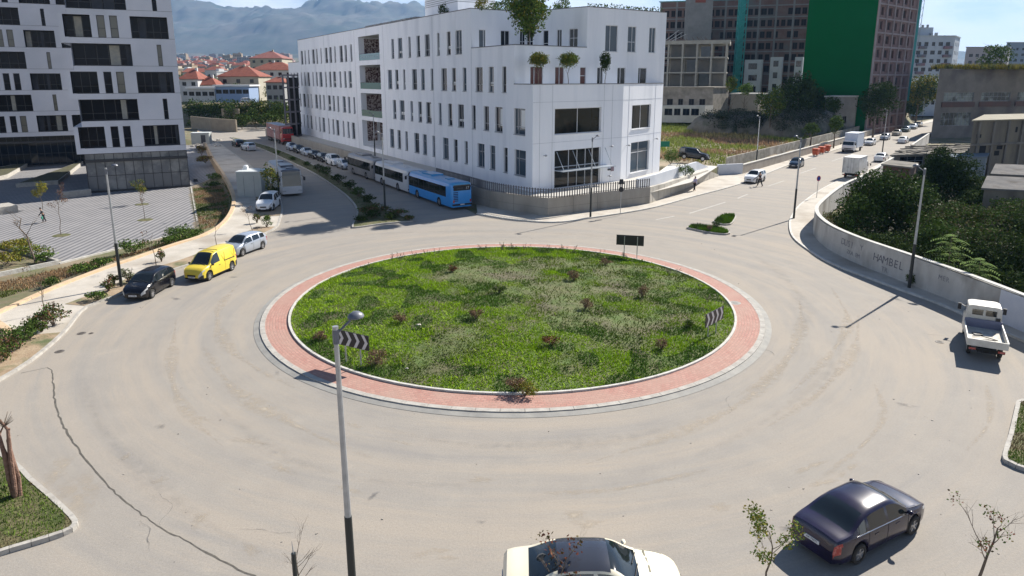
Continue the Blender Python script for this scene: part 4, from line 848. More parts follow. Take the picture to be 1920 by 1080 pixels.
# roadside walls in front of the vacant lot
m = MB(); wallpath(m, lotwall[2:6], .3, -.05, [1.35, 1.35, 1.4, 1.4]); t = m.build('roadside_wall', mat('brown_wall', (0.25, 0.22, 0.19), (0.31, 0.28, 0.24), scale=.8, rough=.95, bump=.3)); tag(t, 'long grey brown roadside wall behind the dark parked hatchback', 'wall')
m = MB(); wallpath(m, offset(lotwall[2:6], -.04), .38, 1.35, 1.47); c_ = m.build('coping', M_KERBW, t)
lw = offset(smoothpath(lotwall[2:6], 3.6), 2.4); m = MB(); wallpath(m, lw, .22, .8, 2.35, gap=.06); tag(m.build('old_block_wall', mat('weathered_wall', (0.36, 0.33, 0.28), (0.20, 0.18, 0.15), scale=1.3, rough=.95, bump=.4, c3=(0.44, 0.41, 0.36), scale2=.5)), 'weathered concrete slab wall stained black, edging the overgrown lot', 'wall')
# name board on the lower terrace
sgx, sgy, _ = atY(998, 160, 77.6)
sb = thing('name_board', 'narrow dark name board hung on the terrace edge below the round trees', 'sign', (sgx + .6, 77.85, 12.85)); az2 = math.atan2(C2[1] - C1[1], C2[0] - C1[0])
MB().box((0, -.15, 0), (2.7, .12, .42), az2).build('board', mat('board_dark_blue', (0.02, 0.045, 0.09), rough=.4), sb)
def text(s, size, name, m, parent=None, loc=(0, 0, 0), rot=(R(90), 0, 0), ext=.004, align='CENTER', sc=(1, 1, 1)):
    c = bpy.data.curves.new(name, 'FONT'); c.body = s; c.size = size; c.extrude = ext; c.align_x = align; c.align_y = 'CENTER'
    o = bpy.data.objects.new(name, c); COL.objects.link(o); dg = bpy.context.evaluated_depsgraph_get(); me = bpy.data.meshes.new_from_object(o.evaluated_get(dg)); bpy.data.objects.remove(o)
    me.materials.clear(); me.materials.append(m); o = bpy.data.objects.new(name, me); COL.objects.link(o); o.parent = parent; o.location = loc; o.rotation_euler = rot; o.scale = sc; return o
M_LET = mat('letter_pale', (0.30, 0.42, 0.48)); M_BLK = mat('black_paint', (0.015, 0.015, 0.018), rough=.6)
text('SHOQERIA', .36, 'lettering', M_LET, sb, (.05, -.24, 0), (R(90), 0, az2), sc=(1.15, 1, 1))

# ---------------- apartment blocks on the left
M_PAN = mat('apartment_panel', (0.60, 0.61, 0.66), (0.66, 0.66, 0.70), scale=.4, rough=.7, c3=(0.55, 0.56, 0.6), scale2=.12)
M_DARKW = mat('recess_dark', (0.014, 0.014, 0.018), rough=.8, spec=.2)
M_SHUT = mat('screen_grey', (0.06, 0.065, 0.08), (0.035, 0.04, 0.05), scale=.5); GL_L = mat('loggia_glass', (0.006, 0.008, 0.014), rough=.08, spec=.12)
def apartment(label, O, u, W_, zb, nfl, rep, glassw, flip, seed, maxw):
    """O: base corner at the viewer's right; u: unit vector to the viewer's left; W_: length"""
    t = thing('apartment_block', label, 'building', (O[0], O[1], zb)); u = np.array(u); nin = np.array([u[1], -u[0]]); nin = nin if nin[1] > 0 else -nin
    A = lambda s, k=0: (O[0] + u[0] * s + nin[0] * k, O[1] + u[1] * s + nin[1] * k)
    q = random.Random(seed); w = MB(); dk = MB(); Z0 = 4.0; PI_ = 3.55; cntw = 0; sw, sp = MB(), MB()
    Lw = W_ + .8; DP = 24 if rep == 1 else 14
    for f in range(nfl):
        z = Z0 + PI_ * f; odd = (f % 2 == 0); Lf = Lw if odd else Lw - 1.0; a, b = A(Lf), A(0)
        ops = []; items = []
        for k in range(rep):
            o = k * 13.0
            if odd: items += [('b', o + .7, o + 5.1, 1.6), ('n', o + 6.55, o + 7.45, .3), ('n', o + 8.0, o + 8.9, .3), ('b', o + 9.6, min(o + 12.9, Lf - .5), 1.6)]
            else: items += [('n', o + 1.75, o + 2.3, .3), ('b', o + 5.35, min(o + 11.6, Lf - .01), 1.6)]
        items = [i for i in items if i[2] < Lf]
        zA, zB = z + .75, z + PI_ - .02
        if not odd and rep == 1: items[-1] = ('b', 5.35, Lf, 1.6)
        ops = [(Lf - i[2], Lf - i[1], zA, zB) for i in items]
        facade(w, a, b, z, z + PI_, ops, .3)
        for kind, s0, s1, dep in items:
            if kind == 'b':     # loggia with a glazed back wall
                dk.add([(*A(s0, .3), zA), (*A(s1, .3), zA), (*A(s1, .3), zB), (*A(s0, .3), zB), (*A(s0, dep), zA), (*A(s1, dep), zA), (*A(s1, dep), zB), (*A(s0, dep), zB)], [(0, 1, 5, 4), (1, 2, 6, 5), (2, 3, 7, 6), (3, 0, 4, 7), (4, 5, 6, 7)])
                big = cntw < maxw; fb, pb = (MB(), MB()) if big else (sw, sp); n = 5 if s1 - s0 > 4 else 3
                winmb(fb, pb, A(s1, dep - .35), A(s0, dep - .35), (0.02, s1 - s0 - .02, zA + .02, zB - .05), .2, [k / n for k in range(1, n)], (.33,), .07)
                rl = MB(); rl.bar((*A(s0, .12), zA + .55), (*A(s1, .12), zA + .55), .05, .05)
                if big: F = part(fb, 'window', M_FRD, t); part(pb, 'pane', GL_L, t, parent=F)
                for k in range(n):
                    if q.random() < .3 and big:
                        sa = s0 + (s1 - s0) * k / n; sb_ = sa + (s1 - s0) / n * q.choice((.5, .9)); part(MB().add([(*A(sb_, dep - .22), zA + .1), (*A(sa + .06, dep - .22), zA + .1), (*A(sa + .06, dep - .22), zB - .15), (*A(sb_, dep - .22), zB - .15)], [(0, 1, 2, 3)]), 'curtain', M_SHUT if q.random() < .75 else mat('curtain_pale', (0.42, 0.40, 0.34), (0.30, 0.3, 0.28), scale=2), t, parent=F)
            else:
                big = cntw < maxw; fb, pb = (MB(), MB()) if big else (sw, sp)
                winmb(fb, pb, A(s1), A(s0), (0, s1 - s0, zA, zB - .02), .25, (), (.42,), .06)
                if big: F = part(fb, 'window', M_FRD, t); part(pb, 'pane', GL_L if q.random() < .7 else glassm('glass_pale', (0.16, 0.155, 0.13), .1), t, parent=F)
            cntw += 1
        # floor slab edge lip, underside of the overhang
        w.add([(*A(Lf), z), (*A(0), z), (*A(0, DP), z), (*A(Lf, DP), z)], [(3, 2, 1, 0)]); w.add([(*A(Lf), z + PI_), (*A(0), z + PI_), (*A(0, DP), z + PI_), (*A(Lf, DP), z + PI_)], [(0, 1, 2, 3)])
        facade(w, A(0), A(0, DP), z, z + PI_, []); facade(w, A(Lf, DP), A(Lf), z, z + PI_, []); facade(w, A(0, DP), A(Lf, DP), z, z + PI_, [])
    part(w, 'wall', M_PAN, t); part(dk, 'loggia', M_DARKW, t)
    jm = MB()
    for f in range(nfl): zz = Z0 + PI_ * f + .73; jm.bar((*A(Lw - 1, -.006), zz), (*A(0, -.006), zz), .012, .03)
    part(jm, 'panel_joint', M_DARKW, t)
    if sw.v: F = part(sw, 'upper_windows', M_FRD, t); F['kind'] = 'stuff'; part(sp, 'pane', GL_L, t, parent=F)
    # glazed ground floor
    W2 = W_ ; g = MB(); p = MB(); N = int(W2 / 1.03); winmb(g, p, A(W2, .05), A(0, .05), (0, W2, zb, Z0), .12, [k / N for k in range(1, N)], (.42, .84), .07)
    g.bar((*A(W2, -.0), 3.0), (*A(-.05, -.0), 3.0), .25, .32); g.bar((*A(W2, 0), zb + .12), (*A(-.05, 0), zb + .12), .25, .25)
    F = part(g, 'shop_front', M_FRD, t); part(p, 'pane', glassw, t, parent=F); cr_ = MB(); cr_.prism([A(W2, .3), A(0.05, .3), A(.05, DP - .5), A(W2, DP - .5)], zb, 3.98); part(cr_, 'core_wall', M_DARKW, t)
    return t
R0 = G(357, 350, PZ); apartment('near white apartment block with staggered loggias above a glazed shop front', R0, (-0.891, -0.4537), 12.3, PZ, 9, 1, glassm('shop_glass', (0.16, 0.165, 0.17), .12, (0.27, 0.27, 0.26)), 0, 3, 60)
apartment('farther apartment block in deep shade behind the glazed one', (-66.0, 127.6), (-0.891, -0.4537), 52.0, PZ, 9, 4, GL_D, 0, 5, 60)
# raised beds in front of it
for i, P in enumerate(([G(30, 352, PZ), G(110, 346, PZ), G(160, 305, PZ), G(115, 322, PZ)], [G(-30, 345, PZ), G(15, 334, PZ), G(60, 308, PZ), G(-60, 330, PZ)])):
    m = MB(); c = sum(np.array(p) for p in P) / 4; m.prism(P, PZ, PZ + .55); t = tag(m.build('raised_bed', M_KERB), ('shaded raised planting bed between the striped plaza and the far block', 'shaded raised bed at the left edge below the far block')[i], 'planter')
    tag(MB().sheet([tuple(c + (np.array(p) - c) * .93) for p in P], PZ + .56).build('bed_soil', mat('dark_soil', (0.05, 0.045, 0.03), (0.09, 0.09, 0.04), scale=2, rough=.95), t))
m = MB(); a, b = G(120, 372, PZ), G(172, 366, PZ); wallpath(m, [a, b], .8, PZ, PZ + .8); tag(m.build('step_block', M_KERB), 'grey concrete step block at the left foot of the glass shop front', 'wall')
m = MB(); a, b = G(-20, 405, PZ), G(35, 398, PZ); wallpath(m, [a, b], 3, PZ, PZ + .8); tag(m.build('step_block', M_KERB), 'low grey block in shade at the left edge of the plaza', 'wall')
# ================================================================ VEHICLES
def pchip(P):
    X = [p[0] for p in P]; Y = [p[1] for p in P]; n = len(X); h = [X[i + 1] - X[i] for i in range(n - 1)]; d = [(Y[i + 1] - Y[i]) / h[i] for i in range(n - 1)]; m = [0.0] * n; m[0], m[-1] = d[0], d[-1]
    for i in range(1, n - 1): m[i] = 0 if d[i - 1] * d[i] <= 0 else 2 * d[i - 1] * d[i] / (d[i - 1] + d[i])
    def f(x):
        x = min(max(x, X[0]), X[-1]); i = 0
        while i < n - 2 and x > X[i + 1]: i += 1
        t = (x - X[i]) / h[i]
        return (2 * t ** 3 - 3 * t ** 2 + 1) * Y[i] + (t ** 3 - 2 * t ** 2 + t) * h[i] * m[i] + (-2 * t ** 3 + 3 * t ** 2) * Y[i + 1] + (t ** 3 - t ** 2) * h[i] * m[i + 1]
    return f
GLC = mat('car_glass', (0.010, 0.014, 0.016), rough=.04, spec=.8)
RUB = mat('tyre_rubber', (0.02, 0.02, 0.02), (0.035, 0.033, 0.03), scale=20, rough=.9); RIM = mat('alloy', (0.42, 0.42, 0.43), rough=.35, metal=.7); BLKP = mat('black_plastic', (0.02, 0.02, 0.022), rough=.55)
HLT = mat('headlight_glass', (0.55, 0.57, 0.58), (0.30, 0.31, 0.33), scale=9, rough=.1, spec=.9); TLT = mat('tail_light_red', (0.30, 0.012, 0.012), (0.42, 0.10, 0.09), scale=9, contrast=(.5, .6), rough=.15, spec=.8); TLW = mat('tail_light_white', (0.6, 0.55, 0.5), rough=.15)
PLT = mat('plate_white', (0.62, 0.63, 0.64), rough=.5); CHR = mat('chrome_trim', (0.6, 0.6, 0.6), rough=.2, metal=.9); UND = mat('underbody', (0.012, 0.012, 0.012), rough=.9)
def paint(name, c, c2=None, rough=.28, metal=.0, coat=.35):
    return mat('paint_' + name, c, c2, scale=1.2, rough=rough, metal=metal, coat=coat, contrast=(.4, .7)) if c2 else mat('paint_' + name, c, rough=rough, metal=metal, coat=coat)
def wheel(t, x, y, r, w, spokes=5, rim=RIM, steer=0.0):
    s = 1 if y > 0 else -1; W_ = bpy.data.objects.new('wheel', None); mb = MB()
    mb.lathe([(r * .62, -w / 2), (r * .9, -w / 2), (r, -w * .34), (r, w * .34), (r * .9, w / 2), (r * .62, w / 2)], n=22, axis='y')
    ty = mb.build('wheel', RUB, t, True); ty.location = (x, y, r); ty.rotation_euler = (0, 0, steer)
    m = MB(); o = s * w * .40
    prof = [(r * .64, o * .2), (r * .64, o), (r * .58, o), (r * .56, o * .55), (0.001, o * .5)]
    m.lathe(prof if s > 0 else prof, n=20, axis='y'); m.lathe([(r * .16, o * .5), (r * .14, o * 1.02), (.001, o * 1.05)], n=10, axis='y')
    for k in range(spokes):
        a = 2 * math.pi * k / spokes + .3; m.bar((math.cos(a) * r * .1, o * .9, math.sin(a) * r * .1), (math.cos(a) * r * .6, o * .95, math.sin(a) * r * .6), r * .13, r * .08, up=(0, 1, 0))
    m.build('rim', rim, ty, True); return ty
SC = {'sedan': dict(L=4.55, W=1.77, H=1.43, wb=2.65, fo=.88, wr=.315, top=[(-2.275, .62), (-2.25, .86), (-2.15, 0.97), (-1.62, 1.04), (-1.0, 1.33), (-.55, 1.42), (.1, 1.43), (.42, 1.385), (1.13, .985), (1.75, .88), (2.1, .76), (2.25, .62), (2.275, .5)], xd=-1.62, xrr=-.92, xrf=.36, xc=1.12, belt=[(-2.3, .88), (-1.5, .93), (0, .9), (1.2, .87), (2.3, .72)], pil=[(-.98, -.86), (-.06, .04)], clip=(-1.35, .95)),
      'hatch': dict(L=4.1, W=1.72, H=1.47, wb=2.5, fo=.82, wr=.30, top=[(-2.05, .6), (-2.03, .85), (-1.97, 1.0), (-1.7, 1.3), (-1.45, 1.40), (-.8, 1.46), (0, 1.47), (.35, 1.43), (1.15, .99), (1.6, .88), (1.9, .74), (2.03, .6), (2.05, .5)], xd=-1.96, xrr=-1.55, xrf=.3, xc=1.12, belt=[(-2.1, .96), (-1.2, .95), (0, .91), (1.2, .88), (2.1, .7)], pil=[(-1.05, -.95), (-.12, -.02)], clip=(-1.62, .95)),
      'suv': dict(L=4.7, W=1.85, H=1.72, wb=2.75, fo=.9, wr=.36, top=[(-2.35, .7), (-2.33, 1.05), (-2.27, 1.15), (-2.08, 1.55), (-1.9, 1.66), (-1.0, 1.72), (.1, 1.71), (.4, 1.65), (1.1, 1.17), (1.8, 1.06), (2.2, .92), (2.33, .7), (2.35, .6)], xd=-2.24, xrr=-2.0, xrf=.33, xc=1.08, belt=[(-2.4, 1.13), (-1.2, 1.10), (0, 1.07), (1.2, 1.05), (2.4, .85)], pil=[(-1.2, -1.08), (-.2, -.1)], clip=(-2.0, .95)),
      'van': dict(L=4.2, W=1.73, H=1.83, wb=2.57, fo=.82, wr=.31, top=[(-2.1, .7), (-2.09, 1.5), (-2.05, 1.72), (-1.9, 1.80), (-.9, 1.83), (.1, 1.80), (.45, 1.73), (1.22, 1.06), (1.7, .95), (1.95, .8), (2.07, .62), (2.1, .5)], xd=-2.1, xrr=-2.1, xrf=.42, xc=1.2, belt=[(-2.2, 1.10), (0, 1.05), (1.2, .98), (2.2, .76)], pil=[(-2.2, .02)], clip=(-3, .98))}
def bodyloft(sp, opts):
    L_, W_, wb, fo, wr = sp['L'], sp['W'], sp['wb'], sp['fo'], sp['wr']; xf = L_ / 2 - fo; xr = xf - wb; ra = wr + .055
    top = pchip(sp['top']); belt = pchip(sp['belt']); hb = sp['H']
    plan = pchip([(-L_ / 2, .80), (-L_ / 2 + .12, .89), (-L_ / 2 + .5, .965), (-L_ / 4, .995), (L_ / 8, 1.0), (L_ / 2 - .75, .975), (L_ / 2 - .28, .88), (L_ / 2 - .06, .73), (L_ / 2, .62)])
    xs = set(np.linspace(-L_ / 2, L_ / 2, 45)) | {sp['xd'], sp['xrr'], sp['xrf'], sp['xc'], -L_ / 2 + .02, L_ / 2 - .02, -L_ / 2 + .26, L_ / 2 - .42, L_ / 2 - .2}
    for a, b in sp['pil']: xs |= {a, b}
    xs |= set(sp['clip'])
    for c in (xf, xr):
        for k in range(9): xs.add(c + ra * math.cos(math.pi * k / 8))
    xs = sorted(x for x in xs if -L_ / 2 - 1e-6 <= x <= L_ / 2 + 1e-6); xs = [x for i, x in enumerate(xs) if i == 0 or x - xs[i - 1] > .004]
    secs = []
    for x in xs:
        zt = top(x); zbelt = min(belt(x), zt - .03); g = max(0, min(1, (zt - zbelt) / (hb - zbelt))); zb = .20 if abs(x) < L_ / 2 - .25 else .26
        for c in (xf, xr):
            if abs(x - c) < ra: zb = max(zb, wr + math.sqrt(ra * ra - (x - c) ** 2))
        zb = min(zb, zbelt - .08); w = W_ / 2 * plan(x); tw = w * (.92 - .21 * g) * sp.get('tw', 1); cr = .035 + .02 * g
        wbl = w * .965; zw0 = zbelt + .05 * g; zw1 = zt - .085 * g
        def gy(z): return wbl + (tw - wbl) * ((z - zbelt) / max(.01, zt - zbelt)) ** 1.15 if zt > zbelt else wbl
        secs.append([(w * .93, zb), (w * .99, min(zb + .10, zbelt - .06)), (w, (zb + zbelt) * .5), (w * .992, zbelt - .09), (wbl, zbelt), (gy(zw0), zw0), (gy(zw1), zw1), (tw, zt - .03 * g - .012), (tw - .09, zt - .004), (tw * .5, zt + cr * .7), (0, zt + cr)])
    n = len(secs[0]); V = []; regs = {}
    for x, s in zip(xs, secs):
        for y, z in s: V.append((x, y, z))
        for y, z in s[:-1]: V.append((x, -y, z))
    st = 2 * n - 1
    def vi(i, j, side): return i * st + (j if side > 0 or j == n - 1 else n + j)
    def region(xm, j, side):
        c0, c1 = sp['clip']
        if j >= 8 and sp['xrf'] < xm < sp['xc']: return 'windscreen'
        if j >= 8 and sp['xd'] < xm < sp['xrr']: return 'rear_window'
        if j >= 7 and sp['xrr'] <= xm <= sp['xrf'] and opts.get('roof'): return 'roof_panel'
        if j == 5 and c0 < xm < c1 and not any(a <= xm <= b for a, b in sp['pil']):
            k = sum(1 for a, b in sp['pil'] if xm > b); return 'side_window%d%d' % (k, side > 0)
        if j == 3 and xm > L_ / 2 - .42 or (j == 2 and xm > L_ / 2 - .2): return 'headlight%d' % (side > 0)
        if j in (2, 3) and xm < -L_ / 2 + (.26 if j == 3 else .16): return 'tail_light%d' % (side > 0)
        if j == 0 and opts.get('darksill'): return 'bumper'
        if opts.get('darksill') and j <= 1 and (xm > L_ / 2 - .3 or xm < -L_ / 2 + .35): return 'bumper'
        return 'body'
    for i in range(len(xs) - 1):
        xm = (xs[i] + xs[i + 1]) / 2
        for j in range(n - 1):
            for side in (1, -1):
                q4 = [vi(i, j, side), vi(i + 1, j, side), vi(i + 1, j + 1, side), vi(i, j + 1, side)]
                if side > 0: q4 = q4[::-1]
                regs.setdefault(region(xm, j, side), []).append(tuple(q4))
    for i, fl in ((0, 0), (len(xs) - 1, 1)):
        for j in range(n - 1):
            a, b, c, d = vi(i, j, 1), vi(i, j, -1), vi(i, j + 1, -1), vi(i, j + 1, 1)
            f = (a, b, c, d) if c != d else (a, b, c); f = f[::-1] if fl == 0 else f
            regs.setdefault('bumper' if opts.get('darksill') and j <= 1 else 'body', []).append(f[::-1] if False else f)
    return V, regs, xs, secs, xf, xr
def submesh(V, F):
    ids = sorted({i for f in F for i in f}); mp_ = {a: b for b, a in enumerate(ids)}; m = MB(); m.v = [V[i] for i in ids]; m.f = [tuple(mp_[i] for i in f) for f in F]; m.m = [0] * len(F); return m
def car(label, kind, pm, loc, rz, cat='car', roof=None, darksill=False, plate=None, rear_plate=None, detail=2, scale=1.0, steer=0.0, trim=None, grp=None, name=None, rim=RIM, spokes=5, extra=None):
    sp = SC[kind]; t = thing(name or ('parked_car' if cat == 'car' else cat.replace(' ', '_')), label, cat, loc, rz, grp); t.scale = (scale,) * 3
    V, regs, xs, secs, xf, xr = bodyloft(sp, dict(roof=roof, darksill=darksill)); L_, W_ = sp['L'], sp['W']
    for r, F in regs.items():
        nm = r.rstrip('01') if r[:4] in ('side', 'head', 'tail') else r
        m = {'body': pm, 'bumper': BLKP, 'roof_panel': roof, 'headlight': HLT, 'tail_light': TLT}.get(nm, GLC)
        submesh(V, F).build(nm, m, t, True, angle=32)
    MB().box((0, 0, .42), (L_ - .5, W_ - .42, .42)).build('underbody', UND, t)
    for x in (xf, xr):
        for s in (1, -1): wheel(t, x, s * (W_ / 2 - .11), sp['wr'], .2, spokes, rim, steer if x == xf else 0)
    for s in (1, -1):
        mb = MB(); mb.ell((sp['xc'] - .22, s * (W_ / 2 + .07), sp['belt'][2][1] + .1), (.07, .11, .07), 8, 5); mb.bar((sp['xc'] - .2, s * (W_ / 2 - .06), sp['belt'][2][1] + .03), (sp['xc'] - .22, s * (W_ / 2 + .05), sp['belt'][2][1] + .07), .05); mb.build('mirror', BLKP if darksill else pm, t, True)
    gz = .5 if kind != 'suv' else .6; g_ = MB(); g_.box((L_ / 2 - .005, 0, gz), (.05, .62, .14)); g_.box((L_ / 2 - .03, 0, .3), (.06, .9, .08)); g_.build('grille', BLKP, t)
    def pl(x, z, s, rot):
        b = MB().box((x, 0, z), (.02, .5, .11)).build('number_plate', PLT, t)
        if s and detail > 1: text(s, .095, 'plate_lettering', M_BLK, b, (x + (.013 if rot > 0 else -.013), 0, z), (R(90), 0, R(90) * (1 if rot > 0 else -1)), ext=.001, sc=(.95, 1, 1))
    pl(L_ / 2 + .015, .40, plate, 1); pl(-L_ / 2 - .012, .66 if kind in ('sedan', 'hatch') else .85, rear_plate, -1)
    if detail > 1:
        lm = MB()
        for s in (1, -1):
            for x in [a for a in ((sp['pil'][-1][0] + sp['pil'][-1][1]) / 2, sp['xc'] - .12, sp['pil'][0][0] + .08 if sp['pil'][0][0] > -2 else -.5)]:
                i = min(range(len(xs)), key=lambda k: abs(xs[k] - x)); se = secs[i]
                for (y0, z0), (y1, z1) in zip(se[1:4], se[2:5]): lm.bar((x, s * (y0 + .002), z0), (x, s * (y1 + .002), z1), .012, .008, up=(0, 1, 0))
        xa, xb = sp['xc'] + .02, L_ / 2 - .45; top = pchip(sp['top'])
        for s in (1, -1):
            for k in range(5):
                x0, x1 = xa + (xb - xa) * k / 5, xa + (xb - xa) * (k + 1) / 5; i0 = min(range(len(xs)), key=lambda q_: abs(xs[q_] - x0)); i1 = min(range(len(xs)), key=lambda q_: abs(xs[q_] - x1))
                lm.bar((xs[i0], s * secs[i0][7][0] * .985, secs[i0][7][1] + .006), (xs[i1], s * secs[i1][7][0] * .985, secs[i1][7][1] + .006), .012, .008)
        lm.build('door_seam', BLKP, t)
        if trim:
            tm = MB(); i0 = [i for i, x in enumerate(xs) if sp['clip'][0] - .1 <= x <= sp['clip'][1] + .05]
            for s in (1, -1):
                tm.tube([(xs[i], s * (secs[i][4][0] + .006), secs[i][4][1] + .012) for i in i0[::2]], .011, 4)
            tm.build('window_trim', trim, t)
        for s in (1, -1):
            h = MB()
            for x in (.45, -.55) if kind in ('sedan', 'suv') else (.15,): h.box((x, s * (W_ / 2 * .985), sp['belt'][2][1] - .13), (.18, .04, .035))
            h.build('door_handle', pm if trim else BLKP, t)
        wp = MB(); xc = sp['xc']; wp.bar((xc + .02, .1, belt_top(sp, xc) + .05), (xc - .14, -.5, belt_top(sp, xc - .14) + .05), .02); wp.bar((xc + .02, .55, belt_top(sp, xc) + .03), (xc - .14, 0, belt_top(sp, xc - .14) + .065), .02); wp.build('wiper', BLKP, t)
    if extra: extra(t, sp)
    return t
def belt_top(sp, x): return pchip(sp['top'])(x)
def heading(a, b): return math.atan2(b[1] - a[1], b[0] - a[0])
def placed(front, rear, side, sp, ):
    """front/rear wheel contact points on one side (side=+1: left wheels seen) -> centre, heading"""
    f, r = np.array(G(*front)), np.array(G(*rear)); d = (f - r) / np.linalg.norm(f - r); n = np.array([-d[1], d[0]])
    c = (f + r) / 2 - n * side * (sp['W'] / 2 - .11); xf = sp['L'] / 2 - sp['fo']; mid = xf - sp['wb'] / 2; c = c - d * mid
    return (float(c[0]), float(c[1]), 0), math.atan2(d[1], d[0])
# dark violet sedan leaving bottom right: right-hand wheels seen
P_DK = paint('dark_violet', (0.007, 0.005, 0.020), (0.016, 0.010, 0.040), .25)
l, r = placed((1706, 1000), (1605, 1054), -1, SC['sedan'])
car('dark violet sedan driving at the bottom right with its hood to the right', 'sedan', P_DK, l, r, rear_plate='AA 790TI', trim=CHR, spokes=5)
P_CR = paint('cream', (0.78, 0.72, 0.56), (0.74, 0.68, 0.53), .3)
def vents(t, sp):
    m = MB()
    for k in range(5): y = (k - 2) * .3; m.box((1.42 - abs(y) * .06, y, belt_top(sp, 1.42) + .035 - abs(y) * .03), (.045, .24, .012))
    m.build('hood_vent', mat('vent_olive', (0.18, 0.17, 0.12)), t)
l_ = G(1108, 1085, 0.0); a, b = G(945, 1050, 1.0), G(1270, 1060, .8)
car('cream sedan with dark glass roof cut by the bottom edge', 'sedan', P_CR, (2.15, 15.72, 0), heading(a, b) - .02, roof=mat('roof_dark_glass', (0.035, 0.038, 0.05), rough=.16, coat=.6), scale=1.055, extra=vents, trim=CHR)
P_BK = paint('black', (0.005, 0.005, 0.008), None, .22, coat=.2); P_YL = paint('yellow', (0.72, 0.56, 0.05), (0.66, 0.50, 0.045), .35); P_SV = paint('silver', (0.42, 0.46, 0.52), None, .3, .4); P_WH = paint('white', (0.72, 0.73, 0.74), None, .3)
l, r = placed((285, 559), (322, 537), 1, SC['hatch']); car('black hatchback parked at the left kerb in front of the yellow van', 'hatch', P_BK, l, r, plate='AA 417BK', spokes=7)
def vanx(t, sp):
    m = MB()
    for x in (.1, ): m.tube([(x, -.72, 1.86), (x, -.7, 1.92), (x, .7, 1.92), (x, .72, 1.86)], .02, 6)
    m.build('roof_bar', BLKP, t)
    m = MB()
    for s in (1, -1):
        m.box((-1.0, s * .862, 1.02), (1.1, .02, .05)); m.box((-.45, s * .855, 1.3), (.02, .02, .7)); m.box((-1.6, s * .853, 1.3), (.02, .02, .7))
    m.build('slide_rail', BLKP, t)
l, r = placed((392, 526), (435, 507), 1, SC['van']); car('yellow panel van parked between the black and silver hatchbacks', 'van', P_YL, l, r, 'van', darksill=True, plate='AA 206YD', extra=vanx, spokes=8)
l, r = placed((456, 480), (491, 467), 1, SC['hatch']); car('silver hatchback parked behind the yellow van', 'hatch', P_SV, l, r, plate='AA 915SG', spokes=8)
